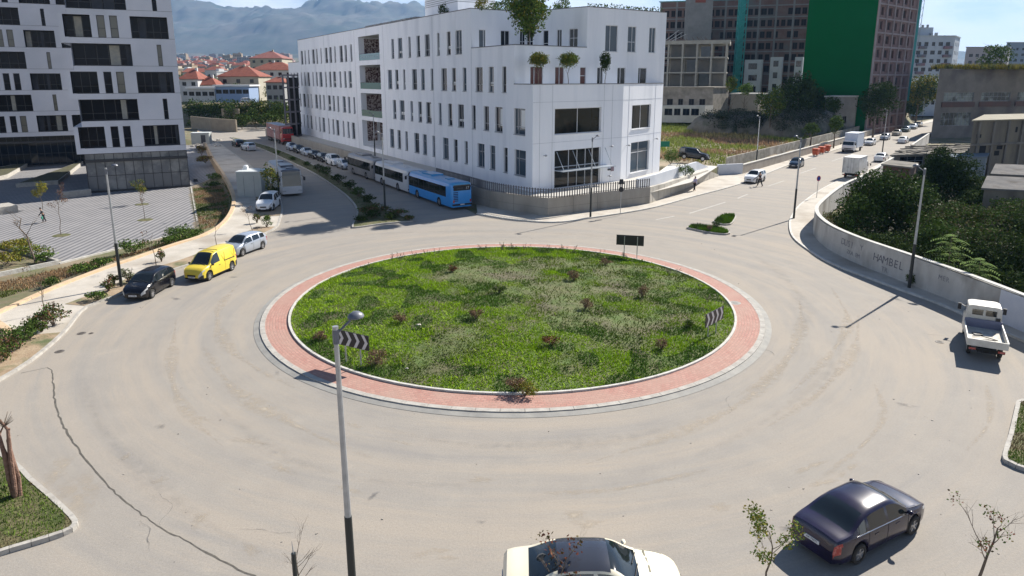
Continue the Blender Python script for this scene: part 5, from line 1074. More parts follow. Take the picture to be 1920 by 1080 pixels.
# ---- buses
def bus(label, loc, rz, pm, L_=11.8, H_=2.95, front=None, rear_dark=True, roof=None, detail=True, stripe=None, name='bus', rearnum=None, glass=GLC):
    t = thing(name, label, 'bus' if name == 'bus' else 'coach', loc, rz); w = 1.25; rows = [(w - .04, .32), (w, .5), (w, 1.22), (w, 1.3), (w - .02, 2.42), (w - .04, 2.5), (w - .1, H_ - .15), (w - .3, H_ - .02), (0, H_ + .04)]
    wx = (L_ / 2 - 2.6, -L_ / 2 + 3.2); ra = .56; xs = set(np.linspace(-L_ / 2 + .25, L_ / 2 - .25, 22)) | {-L_ / 2, L_ / 2, -L_ / 2 + .08, L_ / 2 - .08, -L_ / 2 + 1.4, L_ / 2 - .7}
    for c in wx: xs |= {c + ra * math.cos(math.pi * k / 6) for k in range(7)}
    xs = sorted(xs); V = []; regs = {}; n = len(rows)
    for x in xs:
        e = max(0, abs(x) - (L_ / 2 - .25)) / .25; k = 1 - .12 * e * e
        for s in (1, -1):
            for j, (y, z) in enumerate(rows):
                if j == 0:
                    for c in wx:
                        if abs(x - c) < ra: z = max(z, .48 + math.sqrt(ra * ra - (x - c) ** 2))
                if j == 1: z = max(z, V[-1][2] + .02)
                V.append((x + (-.10 * (z - 1.2) if x > L_ / 2 - .3 and z > 1.2 else 0), s * y * k, z - (.10 * e if j >= 6 else 0)))
    vi = lambda i, j, s: i * 2 * n + (0 if s > 0 else n) + j
    for i in range(len(xs) - 1):
        xm = (xs[i] + xs[i + 1]) / 2
        for j in range(n - 1):
            for s in (1, -1):
                f = [vi(i, j, s), vi(i + 1, j, s), vi(i + 1, j + 1, s), vi(i, j + 1, s)]; f = f[::-1] if s > 0 else f
                reg = 'side_window%d' % (s > 0) if j == 3 and -L_ / 2 + 1.4 < xm < L_ / 2 - .25 else ('roof' if j >= 6 else 'body'); regs.setdefault(reg, []).append(tuple(f))
    for i, fr in ((0, False), (len(xs) - 1, True)):
        for j in range(n - 1):
            f = [vi(i, j, 1), vi(i, j, -1), vi(i, j + 1, -1), vi(i, j + 1, 1)]; f = f if fr else f[::-1]
            reg = 'windscreen' if fr and j in (2, 3, 4, 5) else ('rear_window' if (not fr and j in (4, 5)) else ('roof' if j >= 6 else ('body' if not (fr and front) else 'front_panel'))); regs.setdefault(reg, []).append(tuple(f))
    for r_, F in regs.items():
        nm = r_.rstrip('01'); submesh(V, F).build(nm, {'body': pm, 'roof': roof or pm, 'front_panel': front}.get(nm, glass), t, True, angle=30)
    MB().box((0, 0, .5), (L_ - .6, 1.9, .45)).build('underbody', UND, t)
    for c in wx:
        for s in (1, -1): wheel(t, c, s * 1.1, .48, .26, 8)
    m = MB()
    for s in (1, -1):
        for k in range(1, 7): x = -L_ / 2 + 1.4 + (L_ - 1.7) * k / 7; m.box((x, s * (w - .005), 1.86), (.05, .02, 1.1))
    m.build('window_post', BLKP, t)
    m = MB(); m.box((1.5, 0, H_ + .1), (2.6, 1.5, .2)); m.box((-3.0, 0, H_ + .07), (.8, .8, .1)); m.box((4.2, 0, H_ + .07), (.8, .8, .1)); m.build('roof_unit', roof or pm, t)
    for s in (1, -1):
        m = MB(); m.bar((L_ / 2 - .1, s * 1.1, 2.5), (L_ / 2 + .25, s * 1.4, 2.3), .05); m.box((L_ / 2 + .25, s * 1.42, 2.1), (.1, .22, .42)); m.build('mirror', BLKP, t)
        MB().box((L_ / 2 + .0, s * .92, .66), (.08, .4, .18)).build('headlight', HLT, t); MB().box((-L_ / 2, s * 1.0, .95), (.06, .16, .3)).build('tail_light', TLT, t)
    MB().box((-L_ / 2 - .0, 0, .58), (.12, 2.3, .18)).build('rear_bumper', BLKP, t); MB().box((-L_ / 2 - .07, 0, .6), (.02, .5, .11)).build('number_plate', PLT, t)
    if detail:
        m = MB()
        for k in range(6): m.box((-L_ / 2 - .005, .75, 1.0 + k * .18), (.03, .55, .09))
        m.build('engine_grille', mat('grille_navy', (0.01, 0.03, 0.10)), t)
        b = MB().box((-L_ / 2 - .02, 0, 2.35), (.05, 2.0, .5)).build('destination_board', M_BLK, t)
        if rearnum: text(rearnum, .42, 'board_lettering', PLT, b, (-L_ / 2 - .05, -.62, 2.34), (R(90), 0, R(-90)), ext=.001); text('UNAZA', .22, 'board_lettering', mat('board_grey', (0.10, 0.11, 0.13)), b, (-L_ / 2 - .05, .25, 2.34), (R(90), 0, R(-90)), ext=.001)
    return t
B_BL = paint('bus_blue', (0.03, 0.27, 0.68), (0.035, 0.30, 0.72), .35); B_RD = paint('bus_red', (0.42, 0.03, 0.03), None, .35); B_GY = paint('bus_grey', (0.20, 0.20, 0.21), (0.27, .26, .26), .4); B_WT = paint('bus_white', (0.55, 0.56, 0.58), None, .35)
rr1 = np.array(G(848, 397)); rl1 = np.array(G(806, 386)); fl1 = np.array(G(766, 372)) ; bd = -np.array(LD) ; ang = math.atan2(LD[1], LD[0])
def busat(s, k=8.9): p = LP(s, k); return (p[0], p[1], 0)
bus('blue city bus parked last in the row with a dark rear number board', busat(6.9, 8.3), ang, B_BL, rearnum='17', roof=paint('bus_blue_roof', (0.03, 0.27, 0.55)))
bus('white city bus with red front parked ahead of the blue bus', busat(19.0, 8.2), ang, B_WT, front=B_RD, rearnum=None, L_=11.4)
bus('grey dusty bus parked ahead of the white and red bus', busat(31.0, 8.1), ang, B_GY, L_=11.4)
cx, cy = G(530, 366)
bus('white coach with dark roof waiting on the left road beside the kiosk', (-28.8, 85.8, 0), heading((-32.6, 91.7), (-27.2, 80.9)), B_WT, roof=mat('coach_roof', (0.05, 0.06, 0.09), (0.09, 0.10, 0.13), scale=1.5, rough=.3), name='coach', detail=False, L_=11.5, H_=3.2)
# ---- trucks
def cabmesh(t, L_, W_, z0, z1, x0, pm, glass=GLC, slant=.35, nose=.25):
    """cab-over: x0 rear plane, front at x0+L_"""
    w = W_ / 2; S_ = [(x0, 0), (x0 + .12, 0), (x0 + L_ - .75, 0), (x0 + L_ - .18, 1), (x0 + L_, 2)]; zb = z0; V = []; rows = 7
    hz = [z0, z0 + (z1 - z0) * .28, z0 + (z1 - z0) * .5, z0 + (z1 - z0) * .55, z0 + (z1 - z0) * .9, z0 + (z1 - z0) * .97, z1]
    wd = [1, 1, 1, .985, .93, .90, .70]; m = {}; xs = [x0, x0 + .1, x0 + L_ * .35, x0 + L_ * .42, x0 + L_ - .25, x0 + L_ - .08]
    for i, x in enumerate(xs):
        for s in (1, -1):
            for j, z in enumerate(hz):
                xx = x - (slant * max(0, (z - hz[2]) / (z1 - hz[2])) if i >= 4 else 0) + (.06 if i == 5 and j in (1, 2) else 0)
                V.append((xx, s * w * wd[j] * (1 if i < 5 else .93), z))
    vi = lambda i, j, s: i * 14 + (0 if s > 0 else 7) + j; regs = {}
    for i in range(5):
        for j in range(6):
            for s in (1, -1):
                f = [vi(i, j, s), vi(i + 1, j, s), vi(i + 1, j + 1, s), vi(i, j + 1, s)]; f = f[::-1] if s > 0 else f; regs.setdefault('side_window%d' % (s > 0) if j == 3 and i == 3 else 'cab', []).append(tuple(f))
        f = [vi(i, 6, 1), vi(i, 6, -1), vi(i + 1, 6, -1), vi(i + 1, 6, 1)]; regs['cab'].append(tuple(f))
    for i, fr in ((0, 0), (5, 1)):
        for j in range(6):
            f = [vi(i, j, 1), vi(i, j, -1), vi(i, j + 1, -1), vi(i, j + 1, 1)]; f = f if fr else f[::-1]; regs.setdefault('windscreen' if fr and j in (3,) else 'cab', []).append(tuple(f))
    for r_, F in regs.items(): nm = r_.rstrip('01'); submesh(V, F).build(nm, pm if nm == 'cab' else glass, t, True, angle=28)
    g = MB(); xF = x0 + L_ - .02; g.box((xF, 0, z0 + (z1 - z0) * .2), (.08, W_ * .62, .16)); g.box((xF, 0, z0 + .05), (.14, W_ * .93, .2)); g.build('bumper', BLKP, t)
    for s in (1, -1):
        MB().box((xF + .02, s * W_ * .37, z0 + (z1 - z0) * .22), (.06, .3, .17)).build('headlight', HLT, t)
        q_ = MB(); q_.bar((x0 + L_ - .35, s * w * .95, z0 + (z1 - z0) * .7), (x0 + L_ - .2, s * (w + .2), z0 + (z1 - z0) * .75), .03); q_.box((x0 + L_ - .2, s * (w + .22), z0 + (z1 - z0) * .66), (.06, .16, .34)); q_.build('mirror', BLKP, t)
def boxtruck(label, loc, rz, boxm, cabm, L_=6.2, W_=2.1, H_=2.95, cl=1.7):
    t = thing('box_truck', label, 'truck', loc, rz); x0 = -L_ / 2
    MB().box((x0 + (L_ - cl) / 2, 0, (H_ + .85) / 2), (L_ - cl - .15, W_, H_ - .85)).build('cargo_box', boxm, t)
    m = MB()
    for s in (1, -1):
        m.box((x0 + (L_ - cl) / 2, s * W_ / 2, H_ - .03), (L_ - cl - .1, .07, .07)); m.box((x0 + (L_ - cl) / 2, s * W_ / 2, .9), (L_ - cl - .1, .07, .1))
        m.box((x0, s * (W_ / 2 - .02), (H_ + .85) / 2), (.06, .07, H_ - .9))
    m.box((x0, 0, H_ - .03), (.06, W_, .07)); m.build('box_frame', mat('alu_edge', (0.5, 0.5, 0.5), rough=.4), t)
    m = MB(); m.box((x0 - .005, 0, (H_ + .85) / 2), (.02, .025, H_ - .95))
    for y in (-.35, .35): m.tube([(x0 - .03, y, 1.0), (x0 - .03, y, H_ - .1)], .018, 5)
    m.box((x0 - .04, .35, 1.7), (.03, .3, .06)); m.build('rear_door', mat('door_gap', (0.22, 0.22, 0.22)), t)
    m = MB(); m.box((x0 + .1, 0, .62), (.1, W_ - .1, .16)); m.box((0, 0, .7), (L_ - .5, .9, .22)); m.build('chassis', UND, t)
    for s in (1, -1): MB().box((x0 + .03, s * (W_ / 2 - .25), .62), (.05, .3, .13)).build('tail_light', TLT, t)
    MB().box((x0 + .03, 0, .5), (.03, .5, .12)).build('number_plate', PLT, t)
    cabmesh(t, cl, W_ * .95, .45, 2.25, L_ / 2 - cl, cabm)
    for x in (L_ / 2 - .85, x0 + 1.2):
        for s in (1, -1): wheel(t, x, s * (W_ / 2 - .2), .38, .24, 6)
    return t
TW = mat('truck_white', (0.66, 0.66, 0.65), (0.55, 0.55, 0.53), scale=1.5, rough=.5, c3=(.48, .46, .42), scale2=.8)
rd = heading(G(1440, 352), G(1600, 300))     # direction of the right-hand road
a = G(1592, 338); boxtruck('white box truck seen from behind driving away on the right road', (a[0] + 2.4, a[1] + 3.2, 0), rd, TW, P_WH, 6.0, 2.1, 3.05)
a = G(1578, 286); boxtruck('blue white box truck facing us behind the orange bins', (a[0] + 3.0, a[1] + 2.2, 0), rd + math.pi, mat('truck_pale_blue', (0.45, 0.52, 0.62), (0.55, .6, .68), scale=1.2, rough=.5), P_WH, 6.6, 2.3, 3.6, 1.8)
# flatbed pickup truck, bottom right, seen from behind
fb = thing('flatbed_truck', 'small white flatbed truck with open cargo bed parked at the right kerb', 'truck', (0, 0, 0)); a = np.array(G(1812, 668)); b = np.array(G(1880, 682)); c = (a + b) / 2; hd = R(60)
fb.location = (float(c[0]) + math.cos(hd) * 2.05, float(c[1]) + math.sin(hd) * 2.05, 0); fb.rotation_euler[2] = hd
TWp = mat('truck_cream', (0.62, 0.60, 0.54), (0.50, 0.48, 0.43), scale=3, rough=.5)
cabmesh(fb, 1.55, 1.62, .42, 1.98, .75, TWp, slant=.3)
for s in (1, -1):
    MB().box((.745, s * .3, 1.62), (.02, .48, .3)).build('rear_cab_window', GLC, fb)
m = MB(); 
for y in (-.6, -.3, 0, .3, .6): m.bar((.74, y, .95), (.74, y, 1.4), .02)
m.box((.74, 0, 1.42), (.02, 1.35, .03)); m.build('cab_rib', TWp, fb)
m = MB(); m.box((-.85, 0, .78), (3.0, 1.66, .06)); m.build('bed_floor', mat('bed_floor', (0.60, 0.57, 0.50), (0.36, 0.33, 0.28), scale=2.5, rough=.8), fb)
for s in (1, -1): MB().box((-.85, s * .83, .95), (3.05, .05, .36)).build('bed_side', TWp, fb)
MB().box((-2.38, 0, .95), (.05, 1.7, .36)).build('tailgate', TWp, fb); MB().box((.66, 0, 1.02), (.05, 1.66, .5)).build('bed_headboard', mat('headboard_blue', (0.16, 0.17, 0.24)), fb)
m = MB(); m.box((-.4, 0, .62), (4.2, .8, .2)); m.box((-2.3, 0, .58), (.1, 1.5, .12)); m.build('chassis', UND, fb)
m = MB(); m.tube([(-1.55, .3, .85), (-1.3, -.5, .87), (-.9, .2, .86), (-1.1, .55, .86)], .02, 4); m.box((-.6, .3, .84), (.3, .4, .05), .4); m.build('loose_rope', BLKP, fb)
for s in (1, -1): MB().box((-2.38, s * .6, .62), (.04, .3, .1)).build('tail_light', TLT, fb)
MB().box((-2.40, .0, .56), (.03, .46, .11)).build('number_plate', PLT, fb)
for x in (1.75, -1.35):
    for s in (1, -1): wheel(fb, x, s * .66, .29, .18, 6, TWp)
MB().box((.72, -.62, 1.15), (.1, .2, .55)).build('air_intake', BLKP, fb)
# ---- cars on the right-hand road
def rc(px, py): x, y = G(px, py); return (x, y, 0)
def on_road(px, py): return rc(px, py)
l, r = placed((1419, 346), (1431, 339), 1, SC['suv']); r = rd + math.pi; car('white crossover parked at the right road kerb with a person beside it', 'suv', P_WH, (*G(1415, 341), 0), r, plate='AA 552ZT', detail=1, scale=.93)
x, y = G(1493, 313); car('dark blue hatchback parked before the orange bins', 'hatch', paint('navy', (0.012, 0.03, 0.06), None, .25), (x, y, 0), rd + math.pi + .1, detail=1, plate='AA 118KL')
suv = car('black off-road car standing high on the edge of the overgrown lot', 'suv', P_BK, (0, 0, 0), 0, detail=1); sx_, sy_ = G(1300, 297, 1.9); suv.location = (sx_, sy_, 1.75); suv.rotation_euler = (0, R(5), R(-22))
far_spec = [(1631, 272, 'hatch', P_WH, 0, 'white car parked just behind the blue white box truck'), (1659, 262, 'hatch', P_SV, 0, 'silver car second in the kerb row beyond the box truck'), (1681, 254, 'hatch', paint('beige', (0.35, 0.32, 0.27), None), 0, 'beige car third in the kerb row beyond the box truck'), (1698, 247, 'sedan', paint('darkgreen', (0.03, 0.06, 0.05), None), 0, 'dark green car in the middle of the far kerb row'), (1712, 242, 'hatch', P_SV, 0, 'pale silver car behind the dark green one'), (1722, 238, 'hatch', paint('sand', (0.45, 0.40, 0.34), None), 0, 'sand coloured car at the end of the sunlit row'),
            (1757, 224, 'sedan', P_BK, 0, 'dark car parked in the tree shade at the far end'), (1768, 219, 'hatch', P_BK, 0, 'dark teal hatchback under the yellow green trees'), (1652, 302, 'sedan', P_WH, 1, 'white sedan parked before the ruined shed on the right'), (1693, 268, 'sedan', P_WH, 1, 'white car half hidden by the shed roof on the right road'), (1781, 214, 'suv', P_SV, 1, 'light car driving at the distant end of the right road')]
proto_far = {}
for px, py, k, pm, side, lab in far_spec:
    x, y = G(px, py); car(lab, k, pm, (x, y, 0), rd + (math.pi if not side else 0) + .03, detail=1, grp='cars along the right-hand road', spokes=5)
# ---- left road
x, y = G(490, 398); car('white off-road car parked between the grey kiosk and the planted kerb', 'suv', P_WH, (x + .1, y + 2, 0), R(-84), detail=1, plate='AA 301WH', darksill=True)
x, y = G(466, 282); car('grey estate car facing away on the far left road', 'suv', P_SV, (x, y, 0), ang + .15, detail=1, scale=.95)
x, y = G(454, 277); car('dark car just beyond the grey estate car', 'hatch', P_BK, (x - 2, y + 3, 0), ang + .1, detail=1)
row = [(632, 308, 'hatch', P_SV, 'silver small car nearest the grey bus'), (617, 299, 'suv', P_WH, 'white large car second from the grey bus'), (606, 292, 'hatch', P_BK, 'black hatchback squeezed behind the white large car'), (595, 288, 'sedan', P_BK, 'dark sedan in the middle of the shaded row'), (584, 283, 'sedan', P_SV, 'silver sedan in the shaded row'), (573, 278, 'hatch', P_BK, 'dark hatchback farther up the shaded row'), (563, 274, 'hatch', P_SV, 'grey hatchback nearest the red lorry')]
for i, (px, py, k, pm, lab) in enumerate(row):
    p = LP(41.5 + 5.5 * i, 8.2); car(lab, k, pm, (p[0], p[1], 0), ang + math.pi, detail=1, grp='cars parked along the retaining wall')
# red lorry
lt = thing('lorry', 'long lorry with red cab and dusty reddish tarpaulin trailer', 'truck', (0, 0, 0)); x, y = G(545, 272); lt.location = (x - 3.5, y + 5.5, 0); lt.rotation_euler[2] = heading(LP(107, 8), LP(60, 8)); 
TARP = mat('tarp_red', (0.30, 0.12, 0.11), (0.42, 0.26, 0.24), scale=.6, rough=.7, stretch=(1, 1, 3))
MB().box((-3.2, 0, 2.45), (12.6, 2.5, 2.9)).build('trailer', TARP, lt)
m = MB(); m.box((-3.2, 0, 3.92), (12.6, 2.5, .05)); m.build('trailer_roof', mat('trailer_roof', (0.30, 0.34, 0.42), rough=.5), lt)
m = MB()
for k in range(9): m.box((-9.2 + k * 1.5, 0, 2.45), (.06, 2.54, 2.9))
m.box((-3.2, 0, .92), (12.6, 2.3, .16)); m.build('trailer_frame', mat('frame_dark_red', (0.15, 0.05, 0.05)), lt)
cabmesh(lt, 2.0, 2.45, .6, 3.7, 3.5, paint('lorry_red', (0.32, 0.015, 0.02), None, .35), slant=.25); MB().box((1, 0, .85), (8, 1, .25)).build('chassis', UND, lt)
for x in (4.6, 1.6, -6.0, -7.3, -8.6):
    for s in (1, -1): wheel(lt, x, s * 1.05, .5, .3, 6)
# ================================================================ STREET FURNITURE
M_POLE = mat('galvanised', (0.34, 0.35, 0.36), (0.44, 0.45, 0.46), scale=4, rough=.45, metal=.5); M_POLB = mat('pole_black', (0.015, 0.02, 0.02), rough=.5); M_HEAD = mat('lamp_head_grey', (0.10, 0.11, 0.14), (0.14, .15, .18), scale=3, rough=.4)
def lamp(label, loc, az, tilt=(0, 0), H_=8.1, black=3.1, double=False):
    t = thing('street_lamp', label, 'street lamp', loc, 0, 'street lamps around the roundabout'); t.rotation_euler = (tilt[0], tilt[1], 0)
    MB().tube([(0, 0, 0), (0, 0, black)], [.105, .095], 12).build('pole_base', M_POLB, t, True); MB().lathe([(.2, 0), (.2, .03), (.11, .05)], n=12).build('foot_plate', M_POLB, t)
    m = MB(); m.tube([(0, 0, black), (0, 0, H_ - .35)], [.082, .055], 10); m.build('pole', M_POLE, t, True)
    c = MB(); c.tube([(0, 0, H_ - .42), (0, 0, H_ - .08)], .075, 10); c.tube([(0, 0, H_ - .08), (0, 0, H_)], .07, 10, 1); c.build('collar', [M_HEAD, M_POLE], t, True)
    for k in ((0, math.pi) if double else (0,)):
        a = az + k; d = Vector((math.cos(a), math.sin(a), 0)); p = Vector((0, 0, H_ - .2))
        MB().tube([p, p + d * .15 + Vector((0, 0, .10)), p + d * .38 + Vector((0, 0, .26))], .028, 7).build('arm', M_HEAD, t, True)
        h = MB(); h.lathe([(.001, .11), (.12, .10), (.24, .04), (.28, -.02), (.26, -.05)], n=18); h.lathe([(.26, -.05), (.001, -.07)], n=18, mi=1); o = h.build('lamp_head', [M_HEAD, mat('lamp_glass', (0.5, 0.5, 0.48), rough=.2)], t, True); q_ = p + d * .52 + Vector((0, 0, .34)); o.location = q_; o.scale = (.72, .62, .95); o.rotation_euler = (0, 0, a)
    return t
fx, fy = -4.25, 14.75
lamp('tall street lamp in the foreground in front of the left chevron sign', (-4.02, 14.85, 0), R(38), (0, R(-.35)), 8.15, 3.2)
for px, py, l, az, db in ((228, 540, 'street lamp behind the black hatchback', 20, 0), (1704, 542, 'street lamp at the graffiti wall on the right', 150, 0), (1488, 411, 'street lamp at the tip of the right pavement', 175, 0), (1107, 409, 'street lamp before the office entrance', 10, 0), (722, 390, 'two-armed street lamp in the planted median', 190, 0), (1417, 318, 'street lamp behind the white crossover', 200, 0), (524, 372, 'street lamp beside the white coach', 200, 0), (1654, 288, 'street lamp at the white sedan by the shed', 190, 0), (1727, 238, 'street lamp far along the right road', 200, 0), (1758, 222, 'farthest street lamp under the trees', 200, 0), (735, 290, 'street lamp on the terrace by the office facade', 190, 0)):
    x, y = G(px, py) if 'terrace' not in l else LP(42, 3.0); lamp(l, (x, y, 0 if 'terrace' not in l else 1.3), R(az + (90 if False else 0)), H_=8.1 if 'terrace' not in l else 7)
M_SGB = mat('sign_black', (0.012, 0.012, 0.014), rough=.5); M_SGW = mat('sign_grey_white', (0.58, 0.57, 0.56), (0.48, .48, .48), scale=3, rough=.5)
def chevron(label, loc, rz, W_=2.0, H_=.72, zc=1.35, flip=1, n=4):
    t = thing('chevron_sign', label, 'road sign', loc, rz, 'chevron signs on the roundabout island')
    for x in (-W_ * .27, W_ * .2): MB().tube([(x, .06, -.2), (x, .06, zc + H_ * .4)], .035, 8).build('post', M_POLE, t, True)
    b = MB().box((0, 0, zc), (W_, .03, H_)).build('board', M_SGB, t); m = MB(); sw = W_ / n
    for k in range(n):
        x = -W_ / 2 + sw * (k + .12); tip = sw * .42; wd = sw * .36; h = H_ / 2 * .97; y = -.019
        for s in (1, -1): m.add([(flip * x, y, zc + s * h), (flip * (x + wd), y, zc + s * h), (flip * (x + wd + tip), y, zc), (flip * (x + tip), y, zc)], [(0, 1, 2, 3) if s * flip < 0 else (3, 2, 1, 0)])
    m.build('chevron', M_SGW, b); return t
x, y = G(664, 690); chevron('left chevron sign, its four grey arrows pointing right', (x, y, .25), R(-28), 1.98, .75, 1.2)
x, y = G(1180, 487); chevron('rear chevron sign seen from its plain black back', (x, y, .2), R(180 - 14), 2.1, .8, 1.35)
x, y = G(1336, 634); chevron('right chevron sign turned nearly edge-on near the manhole', (x, y - .1, .25), R(47), 2.0, .75, 1.02)
def discsign(label, px, py, face, edge, H_=2.3, r=.32, rz=0, z=.1):
    x, y = G(px, py, z); t = thing('round_sign', label, 'road sign', (x, y, z), rz)
    MB().tube([(0, 0, 0), (0, 0, H_ + .1)], .032, 8).build('post', M_POLE, t, True)
    m = MB(); m.lathe([(.001, -.05), (r * .74, -.05)], (0, 0, H_), 20, 0, 'y'); m.lathe([(r * .74, -.05), (r, -.045), (r, -.03), (.001, -.03)], (0, 0, H_), 20, 1, 'y'); m.build('disc', [face, edge], t); return t
discsign('no parking disc, blue with red ring, on the right pavement', 1531, 371, mat('sign_blue', (0.03, 0.06, 0.30)), mat('sign_red', (0.5, 0.03, 0.04)), rz=R(25))
ts = thing('signal_post', 'small black signal head on a thin post before the ramp wall', 'road sign', (*G(1163, 402, .1), .1))
MB().tube([(0, 0, 0), (0, 0, 3.5)], .035, 8).build('post', M_POLE, ts, True); m = MB(); m.box((0, 0, 3.4), (.55, .2, .5), .3, taper=.6); m.build('upper_plate', M_SGB, ts); m = MB(); m.lathe([(.001, -.06), (.26, -.06), (.26, -.02), (.001, -.02)], (0, 0, 2.6), 16, 0, 'y'); m.build('disc', M_SGB, ts)
# steel post with pointed tip at the bottom edge
x, y = G(499, 1096); t = thing('sign_post', 'dark steel post with a pointed tip at the bottom edge', 'post', (x, y, 0)); 
MB().tube([(0, 0, 0), (0, 0, 2.0)], .06, 8).build('post', M_POLB, t, True); MB().tube([(0, 0, 2.0), (-.02, 0, 2.35)], [.02, .006], 6).build('tip', M_POLE, t)
t.location = (-5.55, 15.1, 0); t.scale = (1, 1, .98)
# orange bins
M_BIN = mat('bin_orange', (0.55, 0.10, 0.03), (0.48, 0.08, 0.03), scale=2, rough=.5)
def bin_(label, x, y, rz):
    t = thing('waste_bin', label, 'bin', (x, y, .1), rz, 'orange bins by the kerb'); MB().box((0, 0, .7), (1.05, .85, 1.0), taper=1.18).build('body', M_BIN, t); MB().box((0, 0, 1.27), (1.3, 1.08, .12), taper=.85).build('lid', M_BIN, t)
    m = MB(); m.bar((-.68, -.4, 1.0), (-.68, .4, 1.0), .05); m.bar((.68, -.4, 1.0), (.68, .4, 1.0), .05); m.build('handle', BLKP, t)
    for s in (-.35, .35): m = MB(); m.lathe([(.001, -.04), (.1, -.04), (.1, .04), (.001, .04)], (s, -.25, .1), 10, 0, 'y'); m.lathe([(.001, -.04), (.1, -.04), (.1, .04), (.001, .04)], (s, .25, .1), 10, 0, 'y'); m.build('caster', BLKP, t)
for px, py, l in ((1529, 293, 'nearest of the three orange bins, beside the dark blue hatchback'), (1540, 289, 'middle of the three orange bins'), (1550, 286, 'orange bin nearest the blue white box truck')): x, y = G(px, py); bin_(l, x, y, rd)
# kiosk
k1, k2 = np.array(G(442, 371)), np.array(G(484, 372)); ks = thing('utility_kiosk', 'grey green utility kiosk with flat roof beside the left road', 'kiosk', (float((k1[0] + k2[0]) / 2) + .2, float(k1[1]) + 1.6, 0), R(3))
kw = float(np.linalg.norm(k2 - k1)); KM = mat('kiosk_grey', (0.33, 0.36, 0.35), (0.38, .40, .39), scale=.8, rough=.6)
MB().box((0, 0, 1.5), (kw, 3.0, 3.0)).build('body', KM, ks); MB().box((0, 0, 3.06), (kw + .12, 3.1, .12)).build('roof', mat('kiosk_roof', (0.50, 0.53, 0.53)), ks)
for x in (-.6, .6): m = MB(); m.box((x, -1.505, 1.4), (.02, .012, 2.4)); m.build('door_gap', UND, ks)
m = MB(); m.box((-.9, .6, 3.3), (.5, .5, .4)); m.box((-.9, .6, 3.55), (.3, .6, .1)); m.build('roof_vent', P_WH, ks)
x, y = G(404, 282); t = thing('grey_container', 'small pale grey cabin beside rubble on the far left', 'cabin', (*G(379, 270), 0), .2); MB().box((0, 0, 1.2), (3.6, 2.5, 2.4)).build('body', KM, t); MB().box((0, 0, 2.45), (3.8, 2.7, .1)).build('roof', MATS['kiosk_roof'], t); MB().box((.6, -1.26, 1.0), (.9, .03, 2)).build('door', M_SHUT, t)
rb = MB(); g = random.Random(9)
for k in range(60):
    x, y = G(g.uniform(360, 412), g.uniform(262, 276)); rb.box((x, y, g.uniform(0, .3)), (g.uniform(.2, .7), g.uniform(.2, .6), g.uniform(.15, .4)), g.uniform(0, 3))
tag(rb.build('rubble', M_ROCK), 'pale rubble heap on the paving beside the grey cabin', 'rubble', kind='stuff')
HAZE = 0.95e-4
# ================================================================ RIGHT SIDE: GRAFFITI WALL, YARD, SHEDS
M_GWALL = mat('graffiti_wall_concrete', (0.42, 0.40, 0.37), (0.54, 0.52, 0.48), scale=.9, rough=.92, bump=.35, c3=(0.27, 0.25, 0.22), scale2=.5, stretch=(1, 1, .5))
gw = thing('boundary_wall', 'long curved grey boundary wall with graffiti along the right pavement', 'wall', (*wallR[len(wallR) // 2], 0))
wt = [2.0 + .05 * math.sin(i * .3) for i in range(len(wallR))]; m = MB(); wallpath(m, wallR, -.28 if False else .28, -.05, wt); part(m, 'wall', M_GWALL, gw)
m = MB(); wallpath(m, offset(wallR, -.03), .34, 2.06, 2.12); part(m, 'coping', mat('coping_pale', (0.45, 0.44, 0.41), (0.55, .54, .5), scale=1.5, rough=.9), gw)
WL = pathlen(wallR)
def onwall(px, py):      # arc position on the wall nearest to the ground point of a picture point
    g_ = np.array(G(px, py)); k = int(np.argmin(((np.array(wallR) - g_) ** 2).sum(1))); return k
def graffiti(txt, k0, z, size, m_, st=.62, name='graffiti', slant=0.0):
    s = WL[k0]
    for ch in txt:
        k = min(range(len(WL)), key=lambda i: abs(WL[i] - s)); k = min(k, len(wallR) - 2); a, b = np.array(wallR[k]), np.array(wallR[k + 1]); d = (b - a) / np.linalg.norm(b - a); f = (s - WL[k]); p = a + d * f; n = np.array([d[1], -d[0]])
        if ch != ' ': text(ch, size, name, m_, None, (0, 0, 0)); o = bpy.data.objects[-1] if False else COL.objects[-1]; o.parent = gw; o.location = (p[0] + n[0] * .012 - gw.location[0], p[1] + n[1] * .012 - gw.location[1], z); o.rotation_euler = (R(90), slant, math.atan2(d[1], d[0]))
        s += size * st * (1.15 if ch in 'MW' else 1)
# the wall is read from the road side: the path runs so that its right-hand side faces the road
M_SPR = mat('spray_paint', (0.10, 0.10, 0.12), (0.25, 0.24, 0.25), scale=6, rough=.8); M_SPR2 = mat('spray_paint_faded', (0.17, 0.17, 0.20), (0.30, 0.29, 0.28), scale=5, rough=.8)
kk = onwall(1634, 511); graffiti('HAMBEL 8', kk, 1.1, .8, M_SPR, .6, slant=0.05); graffiti('DUSI', onwall(1580, 482), 1.3, .7, M_SPR2); graffiti('Y', onwall(1610, 498), 1.4, .6, M_SPR2); graffiti('ZKA EM', onwall(1586, 486), .7, .45, M_SPR2); graffiti('TR', onwall(1648, 516), .45, .5, M_SPR2); graffiti('MER', onwall(1748, 556), 1.3, .45, M_SPR2)
m = MB(); k = onwall(1872, 602)
for i in range(k, min(k + 12, len(wallR) - 1)):
    a, b = np.array(wallR[i]), np.array(wallR[i + 1]); d = (b - a) / np.linalg.norm(b - a); n = np.array([d[1], -d[0]]) * .006; m.add([(*(a + n), .02), (*(b + n), .02), (*(b + n), 1.98), (*(a + n), 1.98)], [(0, 1, 2, 3)])
part(m, 'whitewashed_patch', mat('whitewash', (0.50, 0.52, 0.58), (0.58, .59, .63), scale=1), gw)
